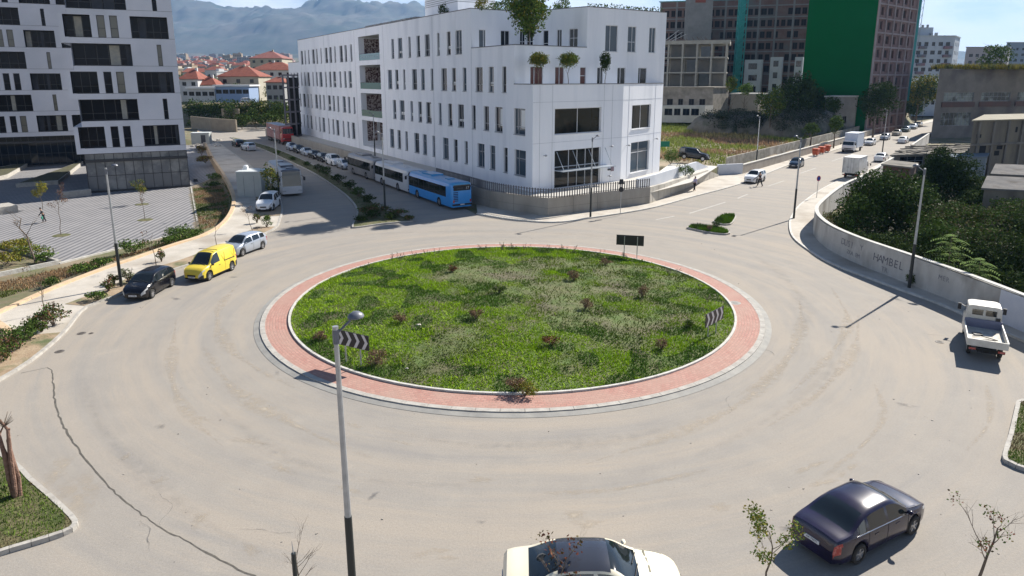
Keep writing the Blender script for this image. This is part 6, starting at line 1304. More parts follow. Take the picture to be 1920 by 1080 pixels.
M_RUIN = mat('ruin_plaster', (0.17, 0.15, 0.13), (0.24, 0.22, 0.19), scale=.7, rough=.95, bump=.5, c3=(0.10, 0.09, 0.08), scale2=.4, stretch=(1, 1, .5))
M_RUIN2 = mat('stained_block', (0.22, 0.19, 0.14), (0.15, 0.13, 0.11), scale=.6, rough=.95, bump=.4, c3=(0.09, 0.08, 0.07), scale2=.35, stretch=(1, 1, .25))
def Yp(x, y, Y): p = atY(x, y, Y); return p
def shed(name, label, cat, pa, pb, Y0, dep, ztop_y, wallm, roofm, ops=(), slope=0.0, over=.25, zb=-.6, skew=0.0, pm=GL_D):
    """front wall between picture columns pa..pb at depth Y0; roof height from picture row"""
    A = atY(pa[0], pa[1], Y0); B = atY(pb[0], pb[1], Y0 + skew); zt = (A[2] + B[2]) / 2; t = thing(name, label, cat, (A[0], A[1], zb)); d, L_ = dirn(A, B); n = np.array([0.62, 0.79])
    A2, B2 = (A[0], A[1]), (B[0], B[1]); A3 = (A[0] + n[0] * dep, A[1] + n[1] * dep); B3 = (B[0] + n[0] * dep, B[1] + n[1] * dep)
    m = MB(); O = [(a * L_, b * L_, zb + c, zb + e) for a, b, c, e in ops]; facade(m, A2, B2, zb, zt, O, .2); facade(m, B2, B3, zb, zt + slope, []); facade(m, A3, A2, zb, zt, []); facade(m, B3, A3, zb, zt + slope, []); part(m, 'wall', wallm, t)
    for o in O:
        f, p = MB(), MB(); w_ = o[1] - o[0]; winmb(f, p, A2, B2, o, .2, [k / max(1, int(w_ / 1.3)) for k in range(1, max(1, int(w_ / 1.3)))], (.5,) if w_ > 1.5 else (), .06); F = part(f, 'window', M_FRAME, t); part(p, 'pane', pm, t, parent=F)
    m = MB(); e = over; P = [(A2[0] - d[0] * e - n[0] * e, A2[1] - d[1] * e - n[1] * e), (B2[0] + d[0] * e - n[0] * e, B2[1] + d[1] * e - n[1] * e), (B3[0] + d[0] * e + n[0] * e, B3[1] + d[1] * e + n[1] * e), (A3[0] - d[0] * e + n[0] * e, A3[1] - d[1] * e + n[1] * e)]
    zz = [zt, zt, zt + slope, zt + slope]; m.add([(*p, z + .01) for p, z in zip(P, zz)] + [(*p, z + .2) for p, z in zip(P, zz)], [(3, 2, 1, 0), (4, 5, 6, 7), (0, 1, 5, 4), (1, 2, 6, 5), (2, 3, 7, 6), (3, 0, 4, 7)]); part(m, 'roof', roofm, t)
    return t, A, B, zt
M_RF = mat('flat_roof_grey', (0.17, 0.165, 0.15), (0.27, 0.25, 0.22), scale=.8, rough=1.0, spec=.05, c3=(0.09, 0.085, 0.08), scale2=.3); M_RF2 = mat('roof_sheet_grey', (0.13, 0.13, 0.13), (0.20, 0.19, 0.18), scale=.7, rough=1.0, spec=.05, c3=(.10, .09, .08), scale2=.5)
shed('ruined_shed', 'long low ruined shed with cracked flat roof beside the right road', 'shed', (1672, 288), (1830, 292), 104, 16, 0, M_RUIN, M_RF, [(.10, .38, 1.2, 2.6), (.55, .62, .2, 2.4)], .15, zb=-.5, skew=4)
shed('tin_gate_shed', 'bluish corrugated metal lean-to in front of the stained block', 'shed', (1752, 296), (1848, 298), 96, 3.2, 0, mat('tin_blue', (0.11, 0.15, 0.19), (0.17, 0.21, 0.25), scale=1.1, rough=.5, stretch=(4, 4, .3)), mat('tin_roof', (0.16, 0.19, 0.22), rough=1.0, spec=.05), [(.12, .34, 1.0, 2.9), (.38, .60, 1.0, 2.9), (.64, .86, 1.0, 2.9)], .2, zb=-.5, skew=2, pm=glassm('milky_pane', (0.14, 0.18, 0.22), .3, (0.22, .26, .3)))
shed('stained_block', 'tall windowless stained concrete building at the right edge', 'building', (1826, 226), (1960, 226), 100, 20, 0, M_RUIN2, mat('roof_mossy', (0.20, 0.18, 0.13), (0.30, 0.27, 0.2), scale=.6, rough=.95), [], .0, zb=-.5, skew=5, over=.4)
ib, A, B, zt = shed('factory_building', 'derelict grey factory hall with broken window bands and weeds on its roof', 'building', (1762, 132), (1990, 130), 168, 30, 0, mat('factory_wall', (0.16, 0.145, 0.13), (0.22, 0.20, 0.18), scale=.35, rough=.95, bump=.3, c3=(0.10, 0.09, 0.09), scale2=.15), M_RF, [(.06, .30, 8.9, 11.0), (.36, .60, 8.9, 11.0), (.66, .9, 8.9, 11.0), (.06, .30, 3.0, 6.2)], 0, zb=-.5, skew=10, over=.3, pm=glassm('broken_pane', (0.03, 0.035, 0.035), .2, (0.20, 0.23, 0.22)))
d, L_ = dirn(A, B); m = MB()
for a, b in ((.05, .31), (.35, .61), (.65, .91)): m.bar((A[0] + d[0] * L_ * a - .02, A[1] + d[1] * L_ * a - .15, 7.6), (A[0] + d[0] * L_ * b, A[1] + d[1] * L_ * b - .15, 7.6), .25, 1.2)
part(m, 'window_apron', mat('apron_rust', (0.12, 0.055, 0.045), (0.08, 0.05, 0.045), scale=.6), ib)
shed('grey_roof_shed', 'small shed with a pale flat roof among the bushes at the right edge', 'shed', (1846, 352), (1960, 366), 66, 5, 0, M_RUIN, M_RF2, [(.2, .35, .6, 1.6)], .6, zb=-.5, skew=-2)
shed('tile_roof_shed', 'second shed behind the pale roofed one with a parapet and vent', 'shed', (1862, 328), (1960, 334), 76, 6, 0, M_RUIN, M_RF2, [(.2, .4, .8, 1.8)], .5, zb=-.5, skew=-2)
shed('brick_hut', 'dark ruined hut with rusty front wall behind the curved wall', 'shed', (1656, 310), (1706, 316), 86, 5, 0, mat('rusty_wall', (0.14, 0.07, 0.05), (0.08, 0.06, 0.05), scale=1.2, rough=.9), M_RF, [(.2, .5, .5, 1.9)], 0, zb=-.5, skew=-3)
x, y = G(1722, 352); car('old white van mostly hidden between the hut and the dark tree', 'van', P_WH, (x, y + 3, -.45), R(-80), 'van', detail=1, darksill=True)
# ---------------- vegetation of the yard
_wx = sorted((p[1], p[0]) for p in wallR)
def offwall(x, Y, r): return max(x, float(np.interp(Y, [w[0] for w in _wx], [w[1] for w in _wx])) + r * 1.15 + .5)
def gz(x, y): return float(hfun(np.array([[x]]), np.array([[y]]))[0, 0])
def blobtree(name, label, px, py, Y, r, rz, cols, seed, size=.28, n=9, dens=1.0, cat='tree', zb=None, grp=None, drop=.25):
    x, _, z = atY(px, py, Y); x = offwall(x, Y, r * .85) if name in ('broad_tree', 'cypress') else x; b = gz(x, Y) if zb is None else zb; bl = ballblobs(r, rz, n, seed, max(z - b, rz * .7)); return tree(name, label, (x, Y, b), bl, (z - b) * .8, .12 + r * .03, size, dens, cols, seed, cat, grp, drop=drop)
blobtree('broad_tree', 'broad dark green fig tree behind the curved wall', 1662, 402, 62, 4.4, 3.6, MDG[:2] + DKG, 1, .26, 18, 1.8, drop=.1)
blobtree('cypress', 'round dark cypress-like tree beside the tin lean-to', 1776, 350, 74, 3.0, 3.9, DKG[:2], 2, .22, 16, 2.6, drop=.02)
blobtree('broad_tree', 'smaller dark tree touching the fig tree near the street lamp', 1608, 408, 60, 2.6, 2.2, MDG, 3, .22, 10, 1.1)
q = random.Random(21)
hedge = [(1760, 405, 54, 2.4), (1800, 400, 56, 2.6), (1845, 398, 57, 2.8), (1895, 396, 58, 3.0), (1930, 420, 54, 3), (1735, 440, 50, 2.1), (1775, 430, 49, 2.2), (1900, 455, 46, 2.4), (1850, 440, 48, 2.2), (1700, 450, 52, 2.3), (1660, 455, 52, 2.0), (1610, 445, 54, 1.8), (1580, 425, 58, 1.8)]
lbls = ['beside the street lamp', 'second along the back of the yard', 'below the pale shed roof', 'at the right edge under the shed', 'cut by the right edge of the frame', 'behind the lamp pole', 'behind the bright feathery plant', 'low, near the right edge', 'between the two feathery plants', 'left of the lamp pole', 'under the fig tree', 'in the hollow of the wall', 'at the bend of the curved wall']
for i, (px, py, Y, r) in enumerate(hedge):
    cs = (MDG + [(0.11, 0.10, 0.05)]) if i in (0, 1, 2, 3, 8) else DKG if i % 3 else MDG; x, _, z = atY(px, py, Y); x = offwall(x, Y, r); b = -.5
    bush('yard_bush', 'overgrown dark bush in the right yard, ' + lbls[i], (x, Y, b), r, max(1.2, z - b + .9), cs, 300 + i, .2, 1.2, 'bush', 'bushes filling the right yard', 8, .2)
for i, (px, py, Y, r) in enumerate(((1556, 404, 62, 1.1), (1548, 418, 59, .9), (1575, 436, 57, 1.0), (1600, 395, 66, 1.2))):
    x, _, z = atY(px, py, Y); bush('wall_weed', 'pale green weeds spilling over the wall bend, clump ' + ('farthest up', 'on the corner itself', 'lowest on the wall', 'beside the red rubble')[i], (x, Y, -.4), r, z + .9, LTG + DRY + MDG, 330 + i, .12, 1, 'weeds', 'weeds at the wall bend', 6, .3)
def feather(label, px, py, Y, h, r, seed):
    x, _, z = atY(px, py, Y); t = thing('feathery_plant', label, 'plant', (x, Y, -.5)); H_ = z + .5 + h * .4; g = random.Random(seed); MB().tube([(0, 0, 0), (0, 0, H_)], [.05, .02], 6).build('trunk', BARK, t); V = []; T = []; 
    for k in range(26):
        a = k * 2.4; z0 = H_ * (.35 + .65 * k / 26); ln = r * (1.1 - .4 * k / 26)
        for j in range(9):
            f = (j + 1) / 9; c = Vector((math.cos(a) * ln * f, math.sin(a) * ln * f, z0 + .35 * ln * (f - 1.5 * f * f)));
            for s in (1, -1):
                e = c + Vector((-math.sin(a) * s, math.cos(a) * s, -.25)) * .26; w = Vector((math.cos(a), math.sin(a), 0)) * .05; V += [c - w, c + w, e + w * .6, e - w * .2]; cc_ = LTG[g.randrange(3)]; T += [cc_] * 4
    npmesh('fronds', np.array([tuple(v) for v in V]), np.arange(len(V)).reshape(-1, 4), LEAF, t, np.array(T)); return t
feather('bright green feathery sapling rising behind the wall, right of the lamp', 1784, 455, 44, 1.6, 1.5, 1); feather('smaller bright feathery plant low behind the wall at the right', 1838, 492, 41, .8, 1.3, 2)
bush('lamp_foot_weed', 'tall weeds around the foot of the street lamp at the graffiti wall', (*G(1706, 538), .1), .35, .9, MDG, 350, .1, 1, 'weeds')
rr0 = G(1600, 372); rock('red_rubble', 'heap of reddish rubble behind the wall near the box truck', 1608, 372, 1.3, 8, .2, mat('red_rubble', (0.22, 0.07, 0.05), (0.15, 0.08, 0.06), scale=3, rough=.9), 'rubble')
# roof weeds on the factory
o = grass('roof_weeds', 9000, lambda g, n: (A[0] + 1 + (L_ + 2) * g.random(n), A[1] + 1.5 + 4 * g.random(n)), flat(zt + .1), .5, 1.6, gcol((0.22, 0.19, 0.04), (0.13, 0.14, 0.04)), 90, .12); o['label'] = 'yellowish weeds growing on the roof of the derelict factory'
x_, _, z_ = atY(1888, 112, 178); t = tree('roof_tree', 'dark tree rising behind the factory roof at the right edge', (x_, 182, 0), ballblobs(4.5, 4, 9, 5, z_ + .3), z_, .3, .6, .8, MDG, 5)
# ---------------- trees and scrub behind the lot
for nm, lab, px, py, Y, r, rz, cs, sd, sz in (('lot_tree', 'yellow green round tree at the edge of the lot by the rubble mounds', 1447, 196, 148, 3.3, 3.9, MDG + YLG[:1] + LTG[:1], 11, .35), ('street_tree', 'big dark tree left of the green sheeted wall', 1497, 180, 158, 4.6, 5.2, DKG, 12, .5), ('street_tree', 'big dark tree right of the green sheeted wall', 1643, 198, 162, 4.6, 5.6, DKG, 13, .45), ('street_tree', 'yellow green tree leaning over the far road', 1724, 172, 215, 6.8, 6.0, YLG + MDG, 14, .6), ('street_tree', 'dark lower tree beneath the yellow green ones', 1700, 196, 222, 5.0, 5.2, DKG + MDG, 15, .6), ('street_tree', 'olive tree beside the pale hut', 1556, 200, 168, 2.6, 2.8, MDG, 16, .4), ('lot_shrub', 'small round bright shrub near the orange bins', 1522, 243, 134, 1.5, 1.3, MDG, 17, .25), ('lot_shrub', 'grey green creeper covered post by the lot corner', 1567, 236, 138, 1.4, 2.6, MDG, 18, .3), ('street_tree', 'light green small tree at the foot of the turquoise hoist', 1398, 168, 168, 1.9, 1.6, LTG, 19, .35), ('street_tree', 'light green small tree by the old stone house', 1370, 160, 160, 1.4, 2.2, LTG + YLG, 20, .35), ('street_tree', 'dark tree behind the big dark tree', 1520, 196, 172, 3.6, 4.4, DKG, 22, .5)):
    blobtree(nm, lab, px, py, Y, r, rz, cs, sd, sz, 14, 1.5, drop=.12)
mounds = [(1340, 214, 152, 6), (1385, 211, 154, 7), (1428, 213, 156, 6), (1496, 203, 160, 7), (1540, 208, 166, 6), (1466, 214, 150, 5)]
for i, (px, py, Y, r) in enumerate(mounds):
    x, _, z = atY(px, py, Y); b = gz(x, Y); mm = MB(); mm.ell((0, 0, 0), (r, r * .7, max(1.2, z - b)), 24, 12); g = random.Random(i); mm.v = [(v[0] * g.uniform(.93, 1.07), v[1] * g.uniform(.93, 1.07), v[2] * g.uniform(.85, 1.1)) for v in mm.v]
    o = mm.build('earth_mound', mat('mound_earth', (0.13, 0.12, 0.10), (0.22, 0.20, 0.17), scale=.6, rough=.95, bump=.8, c3=(0.05, 0.065, 0.035), scale2=.35), None, True, (x, Y, b)); tag(o, kind='structure')
    bush('scrub', 'grey green scrub on the dirt mounds, ' + ('leftmost clump', 'second clump from the left', 'clump under the yellow green tree', 'clump on the rounded heap', 'clump before the pale hut', 'low clump in front')[i], (x, Y - r * .3, b), r * .75, (z - b) * 1.25, [(0.045, 0.06, 0.04), (0.07, 0.085, 0.055), (0.035, 0.05, 0.03)], 400 + i, .3, 1.0, 'scrub', 'scrub clumps on the mounds', 9, .3)
lp_ = [p for p in offset(lotwall[2:6], 2.9)] + [(150, 255), (120, 262), (60, 200), (20, 160), (16, 122), (22.5, 108)]
def lcol(x, y, g):
    n = len(x); v = vnoise(x, y, .12, 8); c = np.where((v > .55)[:, None], np.array([0.16, 0.19, 0.045]), np.where((v > .4)[:, None], np.array([0.22, 0.18, 0.08]), np.array([0.24, 0.16, 0.10]))); return c * (.9 + 1.0 * g.random(n))[:, None], .6 + vnoise(x, y, .3, 2)
o = grass('dry_grass', 70000, polyreg(lp_), lambda x, y: hfun(x[None], y[None])[0],   .25, .75, lcol, 91, .10, lean=.8); o['label'] = 'dry yellow and green weeds covering the vacant lot'
bush('terrace_shrub', 'round green shrub in a planter beside the office corner', (*LP(0, -23.5), 1.3), 1.2, 2.0, MDG + LTG, 360, .14, 1.2)
x, _, z = atY(1248, 318, 101); 
bush('clipped_shrub', 'dense green shrub behind the sunlit corner of the office', (x + .8, 101.5, 1.3), 1.5, 2.3, MDG, 361, .15, 1.4)
x, _, z = atY(1245, 270, 112); tag(MB().box((0, 0, 0), (1.8, .15, .9)).build('green_board', mat('board_green', (0.0, 0.12, 0.07)), loc=(x, 112, z)), 'small green board on the lot beside the office corner', 'board')
# ---------------- roof trees of the office
def ball_tree(label, px, py, zf, r, rz, cols, seed, A_, B_, back, size=.16, name='roof_tree', htr=None, n=9):
    """stands `back` metres behind line A_-B_; crown centre at picture point"""
    s, z = onplane(px, py, A_, B_); d, L2 = dirn(A_, B_); n_ = np.array([-d[1], d[0]]); x, y = A_[0] + d[0] * s + n_[0] * back, A_[1] + d[1] * s + n_[1] * back; z = CAMH + (z - CAMH) * (y / (A_[1] + d[1] * s)); x = x * 1.0
    bl = [(0, 0, z - zf, r, r, rz)] + ballblobs(r * .95, rz, n, seed, z - zf, .45); return tree(name, label, (x, y, zf), bl, z - zf, .06, size, 3.2, cols, seed, 'tree', None, nb=4, drop=.03, hollow=.5)
ball_tree('clipped ball tree on the lower terrace, left of the pair', 1022, 112, 12.1, 1.12, .85, YLG + MDG, 31, C1, C2, 1.0)
ball_tree('clipped ball tree on the lower terrace, right of the pair', 1078, 112, 12.1, 1.2, .85, YLG[1:] + MDG + LTG[:1], 32, C1, C2, 1.0)
ball_tree('slim dark tree on the lower terrace before the tall window', 1149, 114, 12.1, .65, 1.25, DKG, 33, C1, C2, 1.2)
ball_tree('large loose crowned tree on the upper terrace', 1008, 20, 16.4, 2.4, 2.4, MDG + LTG + YLG[:1], 34, E3, B4, 1.6, .3)
ball_tree('dark small tree behind the large one on the upper terrace', 1023, 52, 16.4, .85, 1.4, DKG, 35, E3, B4, 3.0, .2)
for i, (px, py, r, cs, l) in enumerate(((805, 8, .9, DKG, 'dark bush by the roof units'), (876, 2, 1.0, YLG, 'yellow green bush at the roof corner'), (940, 3, 1.8, MDG, 'wide green bush on the roof'), (1060, 0, 1.3, MDG, 'bush behind the terrace tree'), (1010, 2, 1.2, DKG, 'dark bush behind the terrace tree'))):
    if i < 2: p = LP(onplane(px, 30, C1, LP(90))[0], -2.0)
    else: s, _ = onplane(px, 20, A4, B4); d_, _l = dirn(A4, B4); p = (A4[0] + d_[0] * s, A4[1] + d_[1] * s + 7)
    bush('roof_bush', l, (p[0], p[1], 21.6), r, 2.4, cs, 370 + i, .2, 1.2)
def hedgeline(label, P, z, h, seed, cols, w=.5):
    bl = []; g = random.Random(seed)
    for a, b in zip(P, P[1:]):
        n = int(math.hypot(b[0] - a[0], b[1] - a[1]) / .9)
        for k in range(n): f = (k + .5) / n; bl.append((a[0] + (b[0] - a[0]) * f, a[1] + (b[1] - a[1]) * f, z + h * .4, .7, w, h * g.uniform(.4, .65)))
    V, F, T = leaves(bl, .22, .9, cols, seed, .3); o = npmesh('planter_greenery', V, F, LEAF, None, T); return tag(o, label, 'plants', kind='stuff')
hedgeline('low greenery in the roof planter above the right facade', [(9.3, 86.6), (19.6, 93.6)], 22.0, .8, 41, MDG + [(0.10, 0.12, 0.08)]); hedgeline('low grey green planting along the roof edge', [(-4.3, 88.2), (1.5, 93.2)], 22.0, .8, 42, MDG + [(0.10, 0.12, 0.08)])
# ================================================================ LEFT SIDE PLANTING
def pbush(px, py, z, r, h, cols, seed, label, grp='roadside shrubs', size=.13, cat='shrub', name='roadside_shrub', n=7): x, y = G(px, py, z); return bush(name, label, (x, y, z - .02), r, h, cols, seed, size, 1.1, cat, grp, n)
PINK = MDG + [(0.20, 0.09, 0.07), (0.16, 0.12, 0.05)]
for i, (px, py, r, h, cs) in enumerate(((100, 610, .85, 1.5, PINK), (78, 622, .8, 1.3, PINK), (55, 636, .85, 1.2, MDG), (35, 654, .9, 1.3, MDG), (12, 672, .95, 1.5, PINK), (-15, 690, .9, 1.3, PINK))):
    pbush(px, py, .12, r, h, cs, 500 + i, 'shrub in the left kerb row, ' + ('farthest and pinkest', 'second from the driveway', 'in the middle of the row', 'green and low before the reddish one', 'reddish, at the left edge', 'cut by the left edge')[i])
pbush(185, 562, .12, .75, .6, LTG + MDG, 510, 'low bright shrub at the kerb left of the black hatchback', None); pbush(204, 545, .12, .45, .9, PINK, 511, 'reddish shrub just left of the lamp foot', None); pbush(214, 532, .12, .4, .8, PINK, 512, 'reddish shrub behind the lamp foot', None); pbush(242, 530, .12, .5, 1.3, [(0.13, 0.14, 0.07), (0.10, 0.12, 0.06)], 513, 'wispy pale shrub between the lamp and the black hatchback', None)
pbush(303, 490, .12, .35, 1.0, PINK, 514, 'thin reddish shrub behind the black hatchback', None); pbush(500, 425, .12, .7, 1.1, LTG + MDG, 515, 'green shrub at the pavement tip by the silver hatchback', None); pbush(482, 418, .12, .45, 1.0, PINK, 516, 'reddish shrub at the pavement tip', None)
for i, (px, py, r, h, l) in enumerate(((340, 455, 2.0, 1.5, 'large leafy bush at the plaza edge behind the yellow van'), (325, 462, 1.5, 1.2, 'left half of the leafy bush at the plaza edge'), (252, 472, 1.4, 1.3, 'leafy bush at the plaza edge right of the lamp'), (365, 445, 1.2, 1.0, 'grey green bush by the grass corner'), (160, 510, 1.2, .8, 'flat green bush on the soil bank'), (185, 500, 1.0, .8, 'green clump on the soil bank near the lamp'), (95, 535, .8, .7, 'grey green tuft on the soil bank'))):
    pbush(px, py, -.9, r, h, LTG + MDG if i != 6 else MDG, 520 + i, l, None, .16, 'bush', 'bank_bush')
for i, (px, py, r, h, cs, l) in enumerate(((30, 470, 1.6, 1.1, YLG, 'yellow bush in the left bed'), (62, 478, 1.6, 1.0, YLG + LTG, 'yellow green bush in the left bed beside the sapling'), (10, 495, 1.3, 1.0, YLG, 'orange yellow bush at the left edge'), (85, 487, 1.0, .7, LTG, 'green bush at the point of the left bed'), (50, 462, .8, .9, MDG, 'green tuft behind the yellow bushes'), (400, 338, 1.2, 1.1, LTG, 'bright shrub beside the far coping wall'), (398, 350, 1.6, .8, MDG, 'green shrub on the grass by the kiosk'), (385, 305, 1.6, 1.4, YLG + RED, 'orange autumn shrub by the glass shop front'), (378, 290, 1.2, 1.8, RED + YLG, 'reddish small tree shrub farther along the shop front'))):
    pbush(px, py, -1.1 if i < 5 else (-.9 if i in (5, 6) else -.6), r, h, cs, 540 + i, l, None, .16, 'bush', 'bed_bush')
pbush(516, 385, .12, .8, 1.8, DKG + MDG, 560, 'dark shrub at the kerb behind the white off-road car', None); pbush(512, 372, .12, .8, 1.6, DKG, 561, 'dark shrub between the coach and the off-road car', None)
x, y = G(508, 378, .12); tree('young_tree', 'yellow green young tree in front of the white coach', (x, y, .1), ballblobs(1.0, 1.7, 7, 8, 2.6), 2.5, .06, .2, 1.2, YLG + MDG, 8)
def sapling(label, px, py, z, h, seed, leafy=0, cols=DRY, lean=(0, 0), r=.035, nb=6, sub_=3, spread=.4, twig=True, lsize=.12):
    x, y = G(px, py, z); t = thing('sapling', label, 'young tree', (x, y, z), 0, None); mb, tips = branchy((0, 0, -.1), (lean[0], lean[1], h * .75), r, nb, seed, spread, sub_, twig); mb.build('trunk', BARK, t, True)
    if leafy:
        g = np.random.default_rng(seed); bl = [(p[0], p[1], p[2], lsize * 2.2, lsize * 2.2, lsize * 1.8) for p in tips if g.random() < leafy]
        if bl: V, F, T = leaves(bl, lsize * .75, .35, cols, seed, 0); npmesh('foliage', V, F, LEAF, t, T)
    return t
sapling('bare sapling with pale trunk in the yellow bed at the left', 68, 494, -1.2, 5.0, 1, .1, DRY, (-1.0, .3), .09)
sapling('bare sapling on the striped plaza with rusty top leaves', 115, 441, PZ, 5.0, 2, .6, RED + DRY, (.1, 0), .035); sapling('thin sapling on the striped plaza nearer the shop front', 272, 412, PZ, 4.0, 3, .15, DRY, (0, 0), .035); sapling('sapling with olive leaves close to the glass shop front', 266, 383, PZ, 3.0, 4, .9, YLG + MDG, (-.2, 0), .035, lsize=.2); sapling('small yellow leaved sapling in the shade by the raised bed', 80, 392, PZ, 3.2, 5, .9, YLG, (0, 0), .035, lsize=.2)
sapling('bare sapling in the kerb row above the pink shrubs', 86, 588, .1, 3.0, 6, .1, DRY, (-.1, 0)); sapling('bare sapling behind the black hatchback', 293, 498, .1, 2.8, 7, .15, RED, (-.05, 0)); sapling('bare sapling behind the yellow van', 406, 460, .1, 2.9, 8, .1, DRY, (0, 0), .03); sapling('crooked bare sapling above the silver hatchback', 474, 433, .1, 2.8, 9, .1, DRY, (-.6, .2), .03)
sapling('bare sapling in the soil left of the driveway', 82, 560, .0, 2.0, 10, .1, DRY, (0, 0), .02)
for i, (px, py) in enumerate(((115, 441), (272, 412), (266, 383))):
    x, y = G(px, py, PZ + .02); m = MB(); m.lathe([(.001, .03), (.75, .03), (.8, 0)], n=16); tag(m.build('tree_pit', M_TURF, loc=(x, y, PZ)), kind='structure')
# foreground saplings, tops reaching into the frame
sapling('leafy sapling left of the dark violet sedan at the bottom edge', 1432, 1120, 0, 2.7, 21, .75, YLG + LTG, (.1, 0), .035, 7, 4, .45, True, .1); sapling('bare forked sapling right of the dark violet sedan', 1832, 1110, 0, 2.7, 22, .12, LTG + RED, (.1, 0), .05, 7, 4, .6, True, .1)
sapling('bare twiggy sapling at the bottom edge left of the lamp', 566, 1135, 0, 2.0, 23, 0, DRY, (0, 0), .03, 8, 4, .6)
sapling('bare twiggy sapling in front of the cream sedan', 1056, 1165, 0, 2.4, 24, .1, RED, (0, 0), .035, 8, 4, .5)
# dead trunk at the left edge
x, y = G(46, 930, .12); t = thing('dead_trunk', 'gnarled leafless tree trunk at the left edge of the foreground', 'tree', (x - .25, y, .1)); m = MB(); g = random.Random(5)
for k in range(4):
    a = k * 1.6; m.tube([(math.cos(a) * .09, math.sin(a) * .09, 0), (math.cos(a + .5) * .13, math.sin(a + .5) * .12, .7), (math.cos(a + 1) * .1 - .05, math.sin(a + 1) * .08, 1.4), (math.cos(a + 1.4) * .2 - .1, math.sin(a + 1.4) * .12, 2.0 + .15 * k), (math.cos(a) * .2 - .05, .1 * math.sin(a), 2.5 + .12 * k)], [.085, .07, .075, .05, .025], 8)
m.build('trunk', mat('red_brown_bark', (0.14, 0.075, 0.05), (0.25, 0.15, 0.11), scale=7, rough=.9, bump=.9), t, True); m = MB()
for k in range(26): a = g.uniform(0, 6.28); m.tube([(-.02, 0, 2.55), (.05 + math.cos(a) * .25, math.sin(a) * .25, 2.6 + g.uniform(.1, .4))], [.012, .004], 3)
m.build('twig_tuft', BARK, t)
bush('corner_bush', 'green bush at the foot of the dead trunk', (x - 1.0, y - .3, .1), .7, .9, MDG + LTG, 580, .1)
# median shrubs
md = [(712, 398, 1.2, 1.0, PINK), (690, 402, 1.1, 1.1, PINK), (745, 404, 1.1, .9, PINK), (730, 410, .9, .7, DKG), (700, 408, 1.0, .8, DKG), (678, 414, .9, .5, DKG), (690, 380, 1.0, 1.0, DKG), (672, 368, 1.0, 1.2, MDG), (655, 356, 1.0, 1.3, DKG), (635, 342, 1.0, 1.2, DKG), (612, 330, 1.0, 1.5, MDG), (598, 322, .9, 1.2, DKG), (575, 310, .8, .7, MDG), (550, 300, .8, .6, MDG), (520, 288, .8, .6, MDG), (765, 412, .7, .5, PINK)]
dl = ['by the lamp foot', 'left of the lamp foot', 'right of the lamp foot', 'at the front kerb', 'dark, behind the front kerb', 'low at the left corner', 'fourth from the tip', 'opposite the blue bus', 'opposite the white bus', 'opposite the white bus door', 'tallest of the narrow part', 'opposite the grey bus', 'small, opposite the parked row', 'small, midway up', 'farthest up the median', 'at the very tip']
for i, (px, py, r, h, cs) in enumerate(md): pbush(px, py, .12, r, h, cs, 600 + i, 'dark median shrub ' + dl[i], 'shrubs in the planted median', .16)
o = grass('grass', 9000, polyreg(med), flat(.12), .06, .25, gcol((0.06, 0.10, 0.02), (0.10, 0.10, 0.04)), 95, .04); o['label'] = 'thin dark grass in the median bed'
gp = [G(372, 436, -1), G(360, 352, -1), G(425, 352, -1), G(438, 380, -1), G(430, 405, -1), G(405, 428, -1)]
def bcol(x, y, g):
    n = len(x); v = vnoise(x, y, .5, 18)[:, None]; return np.where(v > .55, np.array([0.12, 0.15, 0.04]), np.array([0.30, 0.20, 0.11])) * (.6 + .8 * g.random(n))[:, None], np.ones(n)
o = grass('dry_grass', 14000, polyreg(gp), lambda x, y: hfun(x[None], y[None])[0], .05, .22, bcol, 96, .04); o['label'] = 'brown and green grass patch between plaza and coping wall'
bk = [G(-60, 555, -1), G(0, 560, -1), G(110, 528, -1), G(200, 495, -1), G(330, 455, -1), G(370, 435, -1), G(250, 470, -1), G(110, 498, -1), G(0, 522, -1), G(-60, 535, -1)]
o = grass('bank_weeds', 9000, polyreg(bk), lambda x, y: hfun(x[None], y[None])[0], .05, .3, bcol, 97, .03); o['label'] = 'sparse weeds on the brown soil bank below the plaza'
# ================================================================ PEOPLE
SKIN = mat('skin', (0.38, 0.22, 0.15), rough=.6); HAIR = mat('hair_dark', (0.02, 0.015, 0.012), rough=.7)
def skinned(name, V, E, Rr, m, parent, root=0):
    me = bpy.data.meshes.new(name); me.from_pydata(V, E, []); me.update(); o = bpy.data.objects.new(name, me); COL.objects.link(o); md_ = o.modifiers.new('skin', 'SKIN'); 
    for i, r in enumerate(Rr): me.skin_vertices[0].data[i].radius = (r, r) if not isinstance(r, tuple) else r
    me.skin_vertices[0].data[root].use_root = True; s = o.modifiers.new('sub', 'SUBSURF'); s.levels = 1; s.render_levels = 1; dg = bpy.context.evaluated_depsgraph_get(); n = bpy.data.meshes.new_from_object(o.evaluated_get(dg)); bpy.data.objects.remove(o)
    n.materials.clear(); n.materials.append(m); n.polygons.foreach_set('use_smooth', [True] * len(n.polygons)); o = bpy.data.objects.new(name, n); COL.objects.link(o); o.parent = parent; return o
